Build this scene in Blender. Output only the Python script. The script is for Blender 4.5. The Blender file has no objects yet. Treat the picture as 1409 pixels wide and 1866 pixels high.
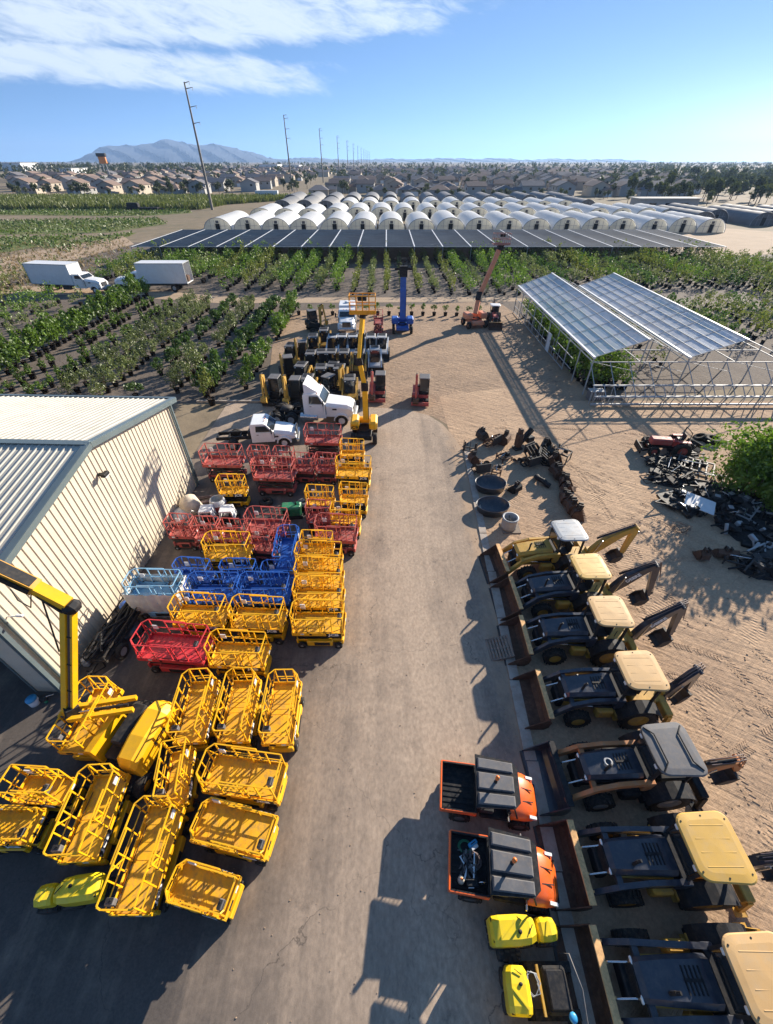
import bpy, math, random
from mathutils import Vector, Matrix
R = random.Random(11)
PI = math.pi
COL = bpy.context.scene.collection
# ------------------------------------------------------------------ camera numbers
F, CX, CY, HC = 755.0, 704.5, 933.0, 17.0
TH = math.atan(640 / 755.0)
CO, SI = math.cos(TH), math.sin(TH)

def G(px, py, z=0.0):
    """point of the place seen at a pixel of the photograph, at height z"""
    x = (px - CX) / F; v = (CY - py) / F
    Y = CO + v * SI; Z = -SI + v * CO
    t = (z - HC) / Z
    return Vector((x * t, Y * t, z))

def HZ(px, py, D):
    """height of a pixel's sight line at distance Y = D, and its X"""
    x = (px - CX) / F; v = (CY - py) / F
    Y = CO + v * SI; Z = -SI + v * CO
    t = D / Y
    return x * t, HC + Z * t

# ------------------------------------------------------------------ materials
MATS = {}
def mat(name, col, rough=0.6, metal=0.0, var=0.25, scale=3.0, dirt=None, dirt_amt=0.35, bump=0.0, bscale=40.0,
        spec=0.5, coat=0.0, trans=0.0, alpha=1.0, emit=None):
    if name in MATS: return MATS[name]
    m = bpy.data.materials.new(name); m.use_nodes = True
    nt = m.node_tree; N = nt.nodes; L = nt.links
    b = N["Principled BSDF"]
    b.inputs["Roughness"].default_value = rough
    b.inputs["Metallic"].default_value = metal
    b.inputs["Specular IOR Level"].default_value = spec
    b.inputs["Coat Weight"].default_value = coat
    b.inputs["Transmission Weight"].default_value = trans
    b.inputs["Alpha"].default_value = alpha
    tc = N.new("ShaderNodeTexCoord")
    oi = N.new("ShaderNodeObjectInfo")
    addv = N.new("ShaderNodeVectorMath"); addv.operation = 'ADD'
    L.new(tc.outputs["Object"], addv.inputs[0])
    mulv = N.new("ShaderNodeVectorMath"); mulv.operation = 'SCALE'; mulv.inputs[3].default_value = 37.0
    cv = N.new("ShaderNodeCombineXYZ")
    L.new(oi.outputs["Random"], cv.inputs[0]); L.new(oi.outputs["Random"], cv.inputs[1])
    L.new(cv.outputs[0], mulv.inputs[0]); L.new(mulv.outputs[0], addv.inputs[1])
    n = N.new("ShaderNodeTexNoise"); n.inputs["Scale"].default_value = scale
    n.inputs["Detail"].default_value = 6; n.inputs["Roughness"].default_value = 0.62
    L.new(addv.outputs[0], n.inputs["Vector"])
    ramp = N.new("ShaderNodeMapRange")
    ramp.inputs[1].default_value = 0.3; ramp.inputs[2].default_value = 0.72
    ramp.inputs[3].default_value = 1 - var; ramp.inputs[4].default_value = 1 + var * 0.6
    L.new(n.outputs["Fac"], ramp.inputs[0])
    mx = N.new("ShaderNodeMix"); mx.data_type = 'RGBA'; mx.blend_type = 'MULTIPLY'; mx.inputs[0].default_value = 1.0
    mx.inputs[6].default_value = (*col, 1)
    L.new(ramp.outputs[0], mx.inputs[7])
    out = mx.outputs[2]
    if dirt:
        n2 = N.new("ShaderNodeTexNoise"); n2.inputs["Scale"].default_value = scale * 2.3
        n2.inputs["Detail"].default_value = 8; n2.inputs["Roughness"].default_value = 0.7
        L.new(addv.outputs[0], n2.inputs["Vector"])
        r2 = N.new("ShaderNodeMapRange"); r2.inputs[1].default_value = 0.46; r2.inputs[2].default_value = 0.74
        r2.inputs[4].default_value = dirt_amt * 1.5
        L.new(n2.outputs["Fac"], r2.inputs[0])
        m2 = N.new("ShaderNodeMix"); m2.data_type = 'RGBA'; m2.inputs[7].default_value = (*dirt, 1)
        L.new(r2.outputs[0], m2.inputs[0]); L.new(out, m2.inputs[6]); out = m2.outputs[2]
        r3 = N.new("ShaderNodeMapRange"); r3.inputs[3].default_value = rough; r3.inputs[4].default_value = min(1, rough + .35)
        L.new(r2.outputs[0], r3.inputs[0]); L.new(r3.outputs[0], b.inputs["Roughness"])
    L.new(out, b.inputs["Base Color"])
    if bump:
        n3 = N.new("ShaderNodeTexNoise"); n3.inputs["Scale"].default_value = bscale; n3.inputs["Detail"].default_value = 4
        L.new(addv.outputs[0], n3.inputs["Vector"])
        bp = N.new("ShaderNodeBump"); bp.inputs["Strength"].default_value = bump; bp.inputs["Distance"].default_value = 0.05
        L.new(n3.outputs["Fac"], bp.inputs["Height"]); L.new(bp.outputs[0], b.inputs["Normal"])
    if emit:
        b.inputs["Emission Color"].default_value = (*emit[0], 1); b.inputs["Emission Strength"].default_value = emit[1]
    MATS[name] = m
    return m

DUST = (0.36, 0.26, 0.17)
YEL = mat("yellow_paint", (0.92, 0.475, 0.006), 0.42, 0, 0.12, 1.2, (0.52, 0.29, 0.05), 0.25, coat=0.15)
YELP = mat("yellow_deck_paint", (0.86, 0.44, 0.008), 0.6, 0, 0.25, 1.7, (0.26, 0.17, 0.08), 0.55)
YELG = mat("lemon_plastic", (0.82, 0.60, 0.015), 0.38, 0, 0.1, 2.0, (0.42, 0.30, 0.08), 0.2, coat=0.2)
REDF = mat("faded_red_paint", (0.46, 0.075, 0.06), 0.6, 0, 0.25, 1.5, (0.42, 0.25, 0.2), 0.45)
REDD = mat("dull_red_deck_paint", (0.36, 0.06, 0.05), 0.7, 0, 0.25, 1.5, (0.38, 0.24, 0.19), 0.5)
REDB = mat("bright_red_paint", (0.60, 0.035, 0.045), 0.45, 0, 0.15, 1.5, (0.4, 0.15, 0.12), 0.3)
BLU = mat("blue_paint", (0.015, 0.10, 0.42), 0.45, 0, 0.2, 1.5, (0.1, 0.14, 0.25), 0.3)
LBL = mat("light_blue_paint", (0.20, 0.42, 0.62), 0.5, 0, 0.2, 1.5, (0.35, 0.38, 0.4), 0.4)
ORG = mat("orange_plastic", (0.85, 0.13, 0.015), 0.38, 0, 0.08, 2, DUST, 0.12, coat=0.3)
ORC = mat("case_orange_paint", (0.50, 0.19, 0.06), 0.6, 0, 0.22, 1.6, DUST, 0.5)
SAL = mat("salmon_paint", (0.72, 0.27, 0.14), 0.55, 0, 0.2, 1.2, DUST, 0.4)
BLK = mat("black_paint", (0.016, 0.017, 0.02), 0.62, 0, 0.3, 3, (0.12, 0.095, 0.07), 0.3, spec=.25)
BLG = mat("black_gloss_hood", (0.030, 0.036, 0.052), 0.30, 0, 0.2, 2.0, (0.13, 0.115, 0.10), 0.3, coat=0.3)
DRK = mat("dark_steel", (0.045, 0.043, 0.042), 0.7, 0.15, 0.3, 4, (0.14, 0.09, 0.06), 0.4)
RUB = mat("tyre_rubber", (0.017, 0.016, 0.016), 0.9, 0, 0.3, 6, (0.16, 0.12, 0.08), 0.4)
GRY = mat("grey_plastic", (0.135, 0.135, 0.14), 0.6, 0, 0.18, 3, DUST, 0.2, spec=.3)
GRL = mat("light_grey_paint", (0.36, 0.37, 0.38), 0.5, 0, 0.15, 2, DUST, 0.3)
ROOFG = mat("canopy_grey_paint", (0.30, 0.33, 0.36), 0.45, 0, 0.2, 1.5, DUST, 0.3)
WHT = mat("white_paint", (0.80, 0.80, 0.79), 0.35, 0, 0.05, 1.0, (0.5, 0.45, 0.4), 0.15, coat=0.3)
WHP = mat("white_panel", (0.70, 0.71, 0.72), 0.5, 0, 0.06, 0.7, (0.5, 0.47, 0.43), 0.2)
CHR = mat("chrome", (0.6, 0.6, 0.6), 0.2, 0.9, 0.1)
GAL = mat("galvanised_steel", (0.40, 0.42, 0.43), 0.65, 0.1, 0.2, 2, (0.4, 0.36, 0.32), 0.3)
STE = mat("pole_steel", (0.22, 0.20, 0.18), 0.6, 0.3, 0.3, 0.4)
GLS = mat("dark_glass", (0.02, 0.025, 0.03), 0.08, 0, 0.1, spec=0.8)
TAN = mat("tan_canopy_plastic", (0.60, 0.365, 0.145), 0.6, 0, 0.12, 1.3, (0.5, 0.38, 0.24), 0.3)
TAY = mat("yellow_canopy_plastic", (0.62, 0.37, 0.075), 0.55, 0, 0.12, 1.3, (0.5, 0.36, 0.2), 0.3)
CATY = mat("worn_machine_yellow", (0.58, 0.33, 0.05), 0.55, 0, 0.25, 1.6, (0.3, 0.2, 0.1), 0.5)
RUST = mat("rusty_steel", (0.10, 0.052, 0.032), 0.8, 0.1, 0.4, 3, (0.20, 0.12, 0.08), 0.5, bump=0.3)
EDGE = mat("worn_edge_yellow", (0.80, 0.46, 0.19), 0.7, 0, 0.3, 5, (0.34, 0.20, 0.10), 0.5)
WOOD = mat("weathered_wood", (0.23, 0.18, 0.14), 0.85, 0, 0.3, 5, bump=0.3)
TARP = mat("white_tarp", (0.62, 0.62, 0.60), 0.55, 0, 0.2, 2, (0.35, 0.32, 0.3), 0.3, bump=0.5, bscale=6)
SEAT = mat("seat_vinyl", (0.02, 0.02, 0.022), 0.6)
LAMPW = mat("lamp_lens", (0.75, 0.75, 0.72), 0.2, 0, 0.05)
LET = mat("white_lettering", (0.78, 0.78, 0.76), 0.5, 0, 0.05)
GRN = mat("green_paint", (0.02, 0.20, 0.09), 0.45, 0, 0.2, 2, DUST, 0.2)
BEAC = mat("orange_beacon", (0.75, 0.19, 0.03), 0.4, 0, 0.05)
CYAN = mat("cyan_plastic", (0.05, 0.33, 0.60), 0.4, 0, 0.05)
HOSE = mat("hose_rubber", (0.16, 0.11, 0.10), 0.6, 0, 0.3, 8)
CREAM = mat("cream_metal_siding", (0.61, 0.535, 0.42), 0.55, 0.0, 0.06, 0.5, (0.42, 0.33, 0.23), 0.2)
def _splash():
    nt = CREAM.node_tree; N = nt.nodes; L = nt.links; p = N["Principled BSDF"]; old = p.inputs["Base Color"].links[0].from_socket
    tc = N.new("ShaderNodeTexCoord"); sp = N.new("ShaderNodeSeparateXYZ"); L.new(tc.outputs["Object"], sp.inputs[0])
    mp = N.new("ShaderNodeMapping"); mp.inputs[3].default_value = (2.5, 2.5, .35); L.new(tc.outputs["Object"], mp.inputs[0]); n = N.new("ShaderNodeTexNoise"); n.inputs["Scale"].default_value = 1.0; n.inputs["Detail"].default_value = 7; n.inputs["Roughness"].default_value = .7; L.new(mp.outputs[0], n.inputs["Vector"])
    r = N.new("ShaderNodeMapRange"); r.inputs[1].default_value = .1; r.inputs[2].default_value = 1.3; r.inputs[3].default_value = .55; r.inputs[4].default_value = -.12; L.new(sp.outputs[2], r.inputs[0])
    a = N.new("ShaderNodeMath"); a.operation = 'MULTIPLY_ADD'; L.new(n.outputs["Fac"], a.inputs[0]); a.inputs[1].default_value = 1.5; a.inputs[2].default_value = -.75
    s_ = N.new("ShaderNodeMath"); s_.operation = 'ADD'; s_.use_clamp = True; L.new(a.outputs[0], s_.inputs[0]); L.new(r.outputs[0], s_.inputs[1])
    s2 = N.new("ShaderNodeMath"); s2.operation = 'MULTIPLY'; s2.inputs[1].default_value = .7; L.new(s_.outputs[0], s2.inputs[0])
    x = N.new("ShaderNodeMix"); x.data_type = 'RGBA'; L.new(s2.outputs[0], x.inputs[0]); L.new(old, x.inputs[6]); x.inputs[7].default_value = (.34, .26, .18, 1); L.new(x.outputs[2], p.inputs["Base Color"])
_splash()
CREAMR = mat("cream_roof_metal", (0.50, 0.47, 0.40), 0.5, 0.0, 0.08, 0.5, (0.36, 0.31, 0.26), 0.35, spec=.2)
TRIM = mat("grey_green_trim", (0.16, 0.205, 0.215), 0.38, 0.3, 0.12, 1.0)
CONC = mat("concrete", (0.42, 0.36, 0.30), 0.9, 0, 0.2, 1.2, (0.24, 0.17, 0.12), 0.5, bump=0.25, bscale=20)
POT = mat("black_nursery_pot", (0.014, 0.014, 0.015), 0.8, 0, 0.2, 3, (0.10, 0.075, 0.055), 0.3, spec=.1)
BARK = mat("bark", (0.13, 0.095, 0.07), 0.95, 0, 0.3, 5, spec=.05)

def jit(a): return R.uniform(-a, a)
# ------------------------------------------------------------------ mesh builder
class MB:
    def __init__(s):
        s.v = []; s.f = []; s.mi = []; s.sm = []; s.mats = []; s.M = Matrix(); s.cur = 0
    def use(s, m):
        if m not in s.mats: s.mats.append(m)
        s.cur = s.mats.index(m); return s
    def at(s, loc=(0, 0, 0), rz=0, rx=0, ry=0):
        s.M = Matrix.Translation(loc) @ Matrix.Rotation(rz, 4, 'Z') @ Matrix.Rotation(ry, 4, 'Y') @ Matrix.Rotation(rx, 4, 'X'); return s
    def add(s, vs, fs, smooth=False):
        o = len(s.v); M = s.M
        s.v.extend([tuple(M @ Vector(p)) for p in vs])
        for f in fs:
            s.f.append([i + o for i in f]); s.mi.append(s.cur); s.sm.append(smooth)
        return s
    def quad(s, a, b, c, d): return s.add([a, b, c, d], [(0, 1, 2, 3)])
    def box(s, c, d, ch=0.0):
        x, y, z = c; a, b, e = d[0] / 2, d[1] / 2, d[2] / 2
        if ch <= 0:
            v = [(x + i * a, y + j * b, z + k * e) for k in (-1, 1) for j in (-1, 1) for i in (-1, 1)]
            return s.add(v, [(0, 2, 3, 1), (4, 5, 7, 6), (0, 1, 5, 4), (2, 6, 7, 3), (0, 4, 6, 2), (1, 3, 7, 5)])
        ch = min(ch, a * .95, b * .95, e * .95)
        pts = []
        idx = {}
        for i in (-1, 1):
            for j in (-1, 1):
                for k in (-1, 1):
                    for ax in range(3):
                        q = [i * (a - ch), j * (b - ch), k * (e - ch)]
                        q[ax] += (i, j, k)[ax] * ch
                        idx[(i, j, k, ax)] = len(pts); pts.append((x + q[0], y + q[1], z + q[2]))
        fs = []
        for ax in range(3):
            o = [t for t in range(3) if t != ax]
            for sg in (-1, 1):
                ring = []
                for (p, q) in ((-1, -1), (1, -1), (1, 1), (-1, 1)):
                    k = [0, 0, 0]; k[ax] = sg; k[o[0]] = p; k[o[1]] = q
                    ring.append(idx[(*k, ax)])
                if (sg > 0) == (ax == 1): ring.reverse()
                fs.append(ring)
        for ax in range(3):
            o = [t for t in range(3) if t != ax]
            for p in (-1, 1):
                for q in (-1, 1):
                    k0 = [0, 0, 0]; k1 = [0, 0, 0]
                    k0[ax] = -1; k1[ax] = 1
                    k0[o[0]] = k1[o[0]] = p; k0[o[1]] = k1[o[1]] = q
                    r = [idx[(*k0, o[0])], idx[(*k1, o[0])], idx[(*k1, o[1])], idx[(*k0, o[1])]]
                    if (p * q > 0) == (ax == 1): r.reverse()
                    fs.append(r)
        for i in (-1, 1):
            for j in (-1, 1):
                for k in (-1, 1):
                    r = [idx[(i, j, k, 0)], idx[(i, j, k, 1)], idx[(i, j, k, 2)]]
                    if i * j * k < 0: r.reverse()
                    fs.append(r)
        return s.add(pts, fs)
    def bar(s, p0, p1, w, h, up=(0, 0, 1)):
        p0 = Vector(p0); p1 = Vector(p1); d = (p1 - p0)
        if d.length < 1e-6: return s
        d.normalize(); u = Vector(up)
        if abs(d.dot(u)) > 0.98: u = Vector((1, 0, 0)) if abs(d.x) < .9 else Vector((0, 1, 0))
        sd = d.cross(u).normalized(); u = sd.cross(d).normalized()
        v = []
        for p in (p0, p1):
            for (i, j) in ((-1, -1), (1, -1), (1, 1), (-1, 1)):
                v.append(p + sd * (i * w / 2) + u * (j * h / 2))
        return s.add(v, [(0, 1, 2, 3), (7, 6, 5, 4), (0, 4, 5, 1), (1, 5, 6, 2), (2, 6, 7, 3), (3, 7, 4, 0)])
    def tube(s, p0, p1, r, n=6, r2=None, caps=True):
        p0 = Vector(p0); p1 = Vector(p1); d = p1 - p0
        if d.length < 1e-6: return s
        d.normalize(); r2 = r if r2 is None else r2
        u = Vector((0, 0, 1)) if abs(d.z) < .9 else Vector((1, 0, 0))
        a = d.cross(u).normalized(); b = a.cross(d).normalized()
        v = []
        for p, rr in ((p0, r), (p1, r2)):
            for k in range(n):
                t = 2 * PI * k / n; v.append(p + a * (rr * math.cos(t)) + b * (rr * math.sin(t)))
        s.add(v, [(k, n + k, n + (k + 1) % n, (k + 1) % n) for k in range(n)], True)
        if caps: s.add([v[k] for k in range(n)], [tuple(range(n))]); s.add([v[n + k] for k in range(n)], [tuple(reversed(range(n)))])
        return s
    def pipe(s, pts, r, n=6, closed=False):
        pts = [Vector(p) for p in pts]
        rings = []
        N = len(pts)
        for i, p in enumerate(pts):
            if closed: d = pts[(i + 1) % N] - pts[i - 1]
            else: d = pts[min(i + 1, N - 1)] - pts[max(i - 1, 0)]
            d.normalize()
            u = Vector((0, 0, 1)) if abs(d.z) < .95 else Vector((1, 0, 0))
            a = d.cross(u).normalized(); b = a.cross(d).normalized()
            rings.append([p + a * (r * math.cos(2 * PI * k / n)) + b * (r * math.sin(2 * PI * k / n)) for k in range(n)])
        v = [q for ring in rings for q in ring]; fs = []
        M = N if closed else N - 1
        for i in range(M):
            j = (i + 1) % N
            for k in range(n):
                fs.append((i * n + k, j * n + k, j * n + (k + 1) % n, i * n + (k + 1) % n))
        return s.add(v, fs, True)
    def prism(s, prof, a, b, axis='y', smooth=False):
        """extrude a 2-D outline; axis y: profile in (x,z); x: (y,z); z: (x,y)"""
        n = len(prof)
        def P3(p, t):
            return {'y': (p[0], t, p[1]), 'x': (t, p[0], p[1]), 'z': (p[0], p[1], t)}[axis]
        v = [P3(p, a) for p in prof] + [P3(p, b) for p in prof]
        s.add(v, [(k, (k + 1) % n, n + (k + 1) % n, n + k) for k in range(n)], smooth)
        s.add([P3(p, a) for p in prof], [tuple(reversed(range(n)))]); s.add([P3(p, b) for p in prof], [tuple(range(n))])
        return s
    def loft(s, rings, caps=True, smooth=False, closed=True):
        n = len(rings[0]); v = [p for r in rings for p in r]; fs = []
        for i in range(len(rings) - 1):
            for k in range(n if closed else n - 1):
                fs.append((i * n + k, i * n + (k + 1) % n, (i + 1) * n + (k + 1) % n, (i + 1) * n + k))
        s.add(v, fs, smooth)
        if caps and closed:
            s.add(rings[0], [tuple(reversed(range(n)))]); s.add(rings[-1], [tuple(range(n))])
        return s
    def lathe(s, prof, c=(0, 0, 0), axis='z', n=16, smooth=True):
        c = Vector(c); v = []
        for (r, h) in prof:
            for k in range(n):
                t = 2 * PI * k / n; x, y = r * math.cos(t), r * math.sin(t)
                v.append(c + Vector({'z': (x, y, h), 'y': (x, h, y), 'x': (h, x, y)}[axis]))
        fs = []
        for i in range(len(prof) - 1):
            for k in range(n):
                fs.append((i * n + k, i * n + (k + 1) % n, (i + 1) * n + (k + 1) % n, (i + 1) * n + k))
        return s.add(v, fs, smooth)
    def mesh(s, name):
        me = bpy.data.meshes.new(name)
        me.from_pydata([tuple(p) for p in s.v], [], s.f)
        for m in s.mats: me.materials.append(m)
        me.polygons.foreach_set("material_index", s.mi)
        me.polygons.foreach_set("use_smooth", s.sm)
        me.update(); return me
    def build(s, name, parent=None, m=None, **kw):
        if m and not s.mats: s.mats.append(m)
        o = bpy.data.objects.new(name, s.mesh(name)); COL.objects.link(o)
        if parent: o.parent = parent
        for k, v in kw.items(): o[k] = v
        return o

def B(m):
    b = MB(); b.use(m); return b

def tag(o, label, cat, group=None, kind=None):
    o["label"] = label; o["category"] = cat
    if group: o["group"] = group
    if kind: o["kind"] = kind
    return o
def thing(name, label, cat, loc=(0, 0, 0), rz=0, group=None):
    o = bpy.data.objects.new(name, None); COL.objects.link(o)
    o.location = loc; o.rotation_euler = (0, 0, rz); o.empty_display_size = .2
    return tag(o, label, cat, group)
def struct(name, mb, m=None):
    o = mb.build(name, None, m); o["kind"] = "structure"; return o
def copy_tree(root, loc, rz=0, label=None, group=None, scale=None):
    r = root.copy(); COL.objects.link(r); r.location = loc; r.rotation_euler = (0, 0, rz)
    if label: r["label"] = label
    if group: r["group"] = group
    if scale: r.scale = scale
    for ch in root.children:
        c = ch.copy(); COL.objects.link(c); c.parent = r
        for g in ch.children:
            d = g.copy(); COL.objects.link(d); d.parent = c
    return r
def text_mesh(body, size, depth=0.004, xs=1.0, bold=0.0):
    c = bpy.data.curves.new("lettering", 'FONT'); c.body = body; c.size = size; c.extrude = depth
    c.align_x = 'CENTER'; c.align_y = 'CENTER'; c.offset = bold; c.resolution_u = 3
    o = bpy.data.objects.new("lettering", c); COL.objects.link(o)
    o.scale = (xs, 1, 1)
    dg = bpy.context.evaluated_depsgraph_get()
    me = bpy.data.meshes.new_from_object(o.evaluated_get(dg))
    me.transform(Matrix.Diagonal((xs, 1, 1, 1)))
    bpy.data.objects.remove(o); bpy.data.curves.remove(c)
    return me
def lettering(body, size, parent, M, m=None, xs=1.25, bold=0.006):
    me = text_mesh(body, size, 0.004, xs, bold)
    me.materials.clear(); me.materials.append(m or LET)
    me.transform(M)
    o = bpy.data.objects.new("lettering", me); COL.objects.link(o); o.parent = parent
    return o
def wheel(parent, c, r, w, rim=GRL, name="wheel", n=18, hub=0.55, lugs=False):
    """axle along y; tyre with the rim as its sub-part"""
    x, y, z = c
    t = B(RUB)
    t.lathe([(r * hub, -w / 2 * .8), (r * .9, -w / 2), (r, -w / 2 * .7), (r, w / 2 * .7), (r * .9, w / 2), (r * hub, w / 2 * .8)], c, 'y', n)
    if lugs:
        for k in range(n):
            a = 2 * PI * k / n
            for sg in (-1, 1):
                da = PI / n * .9
                t.bar((x + (r + .005) * math.cos(a), y + sg * w * .04, z + (r + .005) * math.sin(a)),
                      (x + (r + .005) * math.cos(a + da), y + sg * w * .46, z + (r + .005) * math.sin(a + da)), .05, .05, up=(math.cos(a), 0, math.sin(a)))
    o = t.build(name, parent)
    q = B(rim)
    q.lathe([(0.001, -w * .30), (r * .2, -w * .30), (r * hub * .8, -w * .22), (r * hub, -w * .42), (r * hub, w * .42), (r * hub * .8, w * .22), (r * .2, w * .30), (0.001, w * .30)], c, 'y', 14)
    q.build("rim", o)
    return o
# ------------------------------------------------------------------ scissor lifts
def rot(a, ax): return Matrix.Rotation(a, 4, ax)
def make_lift(L, W, paint, deckp, label, hz=1.12, rail=1.1, text=True, cage=False, folded=False, cham=.20, chassis=None, wrapped=False, step=True, tm=None):
    t = thing("scissor_lift", label, "scissor lift", group="scissor lifts parked on the yard")
    chp = chassis or paint
    # chassis
    b = B(chp)
    b.box((0, 0, .34), (L * .93, W * .62, .26), .03)
    b.box((L * .44, 0, .40), (.10, W * .80, .30), .02); b.box((-L * .44, 0, .40), (.10, W * .80, .30), .02)
    for sy in (-1, 1):
        b.box((0, sy * W * .41, .40), (L * .50, W * .16, .34), .03)
        b.use(BLK); b.box((L * .05, sy * (W * .49 + .006), .41), (L * .30, .012, .22)); b.use(chp)
    b.use(BLK); b.box((0, 0, .18), (L * .7, W * .5, .08))
    b.build("chassis", t)
    for sx in (-1, 1):
        for sy in (-1, 1):
            w = B(RUB); wr = .19 if L > 2 else .15
            cx, cy = sx * L * .36, sy * W * .43
            w.lathe([(.07, -.06), (wr * .93, -.065), (wr, -.045), (wr, .045), (wr * .93, .065), (.07, .06)], (cx, cy, wr), 'y', 12)
            o = w.build("wheel", t)
            q = B(GRL); q.lathe([(.001, -.04), (.075, -.05), (.08, .05), (.001, .04)], (cx, cy, wr), 'y', 8); q.build("rim", o)
    # folded scissor arms
    b = B(BLK if chp is YEL else DRK)
    zb, zt = .50, hz - .10
    for sy in (-1, 1):
        for i in range(3):
            z0 = zb + (zt - zb) * (i + .12) / 3; z1 = zb + (zt - zb) * (i + .88) / 3
            b.bar((-L * .43, sy * W * .30, z0), (L * .43, sy * W * .30, z1), .05, .085)
            b.bar((-L * .43, sy * W * .23, z1), (L * .43, sy * W * .23, z0), .05, .085)
    for i in range(4):
        z = zb + (zt - zb) * i / 3
        b.tube((-L * .42, -W * .33, z), (-L * .42, W * .33, z), .03); b.tube((L * .42, -W * .33, z), (L * .42, W * .33, z), .03)
    b.tube((-L * .2, 0, zb), (L * .15, 0, zt - .1), .06, 8)
    b.build("scissor_arms", t)
    # deck with toe boards
    b = B(deckp)
    b.box((0, 0, hz - .03), (L, W, .06))
    if step: b.box((L * .27, 0, hz + .022), (L * .42, W * .86, .035))
    for k in range(7):
        b.box((-L * .40 + k * L * .085, 0, hz + .004), (.02, W * .82, .008))
    dk = b.build("deck", t)
    b = B(paint)
    for sy in (-1, 1): b.box((0, sy * (W / 2 - .012), hz + .03), (L, .03, .22), .006)
    for sx in (-1, 1): b.box((sx * (L / 2 - .012), 0, hz + .03), (.03, W - .06, .22), .006)
    b.build("toe_board", t)
    # guard rail
    b = B(paint); rw = .037
    h1, h2 = hz + rail * .52, hz + rail
    if folded: h2 = hz + rail * .45; h1 = hz + rail * .26
    c = min(cham, W * .2)
    x0, x1, y = -L / 2 + .02, L / 2 - .02, W / 2 - .02
    xm = L * .04
    for z in (h1, h2):
        zz = rw if z == h2 else rw * .7
        for sy in (-1, 1):
            b.bar((x0 + c, sy * y, z), (xm + .25, sy * y, z), zz, zz)
            b.bar((x0 + c, sy * y, z), (x0, sy * (y - c), z), zz, zz)
            yi = y - .065
            b.bar((xm - L * .22, sy * yi, z + .015), (x1 - .05, sy * yi, z + .015), zz, zz)
            if z == h2: b.bar((x1 - .05, sy * yi, z + .015), (x1, sy * (yi - .09), z - .06), zz, zz)
        b.bar((x0, -(y - c), z), (x0, y - c, z), zz, zz)
        b.bar((x1 - (.05 if z == h1 else 0), -(y - .15), z - (.06 if z == h2 else 0)), (x1 - (.05 if z == h1 else 0), y - .15, z - (.06 if z == h2 else 0)), zz, zz)
    for sy in (-1, 1):
        for x in (x0 + c, xm - L * .23, xm + .25):
            b.bar((x, sy * y, hz), (x, sy * y, h2), rw, rw)
        yi = y - .065
        for x in (xm, L * .27, x1 - .03):
            b.bar((x, sy * yi, hz), (x, sy * yi, h2), rw, rw)
        b.bar((x0, sy * (y - c), hz), (x0, sy * (y - c), h2), rw, rw)
        b.bar((xm, sy * yi, h1), (L * .2, sy * yi, h2), rw * .8, rw * .8)
        b.bar((x0 + .03, sy * y, hz + .12), (x0 + .03, sy * (y - c), h2 - .02), .03, .03)
    b.use(BLK)
    for sy in (-1, 1):
        for x in (x0 + c, xm - L * .23, xm + .25): b.box((x, sy * (y - .003), h1), (.06, .055, .07), .01); b.box((x, sy * (y - .003), hz + .16), (.07, .055, .06), .01)
    b.build("guard_rail", t)
    # gate at the entry end, control box, manual box
    b = B(paint)
    b.bar((x0 - .02, -W * .2, h1 - .2), (x0 - .02, W * .2, h1 - .2), .03, .03); b.bar((x0 - .02, 0, hz + .1), (x0 - .02, 0, h2), .03, .03)
    b.build("gate", t)
    b = B(GRY)
    b.box((x1 - .16, -W * .22, h2 - .18), (.16, .24, .20), .02)
    b.use(BLK); b.box((x1 - .18, -W * .22, h2 - .07), (.10, .18, .04)); b.tube((x1 - .18, -W * .18, h2 - .09), (x1 - .18, -W * .18, h2 + .04), .015)
    b.build("control_box", t)
    b = B(WHP); b.box((x0 + .35, W / 2 - .055, h1 + .05), (.22, .03, .26)); b.build("manual_box", t)
    for sy in (-1, 1):
        b = B(WHP); b.box((-L * .30, sy * (W / 2 + .006), hz + .05), (.16, .008, .09)); b.build("sticker", t)
        b = B(BLK); b.box((-L * .14, sy * (W / 2 + .006), hz + .03), (.10, .008, .12)); b.build("sticker", t)
    b = B(WHP); b.box((L / 2 + .006, W * .2, hz + .03), (.008, .16, .10)); b.build("sticker", t)
    b = B(BLK); b.box((L / 2 + .006, -W * .15, hz + .03), (.008, .22, .12)); b.build("sticker", t)
    b = B(BLK); b.pipe([(x1 - .2, -W * .2, h2 - .25), (x1 - .25, -W * .30, h1), (x1 - .12, -W * .36, hz + .25), (x1 - .5, -W * .40, hz + .06), (0, -W * .41, hz + .05), (-L * .3, -W * .38, hz + .05)], .014, 5)
    b.build("cable", t)
    b = B(DRK)     # ladder
    for sy in (-.16, .16): b.bar((-L / 2 - .03, sy, .3), (-L / 2 - .03, sy, hz), .03, .02)
    for k in range(3): b.bar((-L / 2 - .03, -.16, .42 + k * .25), (-L / 2 - .03, .16, .42 + k * .25), .03, .03)
    b.build("ladder", t)
    if text:
        for sy in (-1, 1):
            p = B(BLK); x = L / 2 - .46
            p.box((x, sy * (W / 2 + .008), hz + .02), (.66, .012, .20))
            pl = p.build("name_plate", t)
            M = Matrix.Translation((x, sy * (W / 2 + .017), hz + .02)) @ rot(PI if sy > 0 else 0, 'Z') @ rot(PI / 2, 'X')
            lettering("JCB", .21, pl, M, tm, 1.35, .008)
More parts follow.
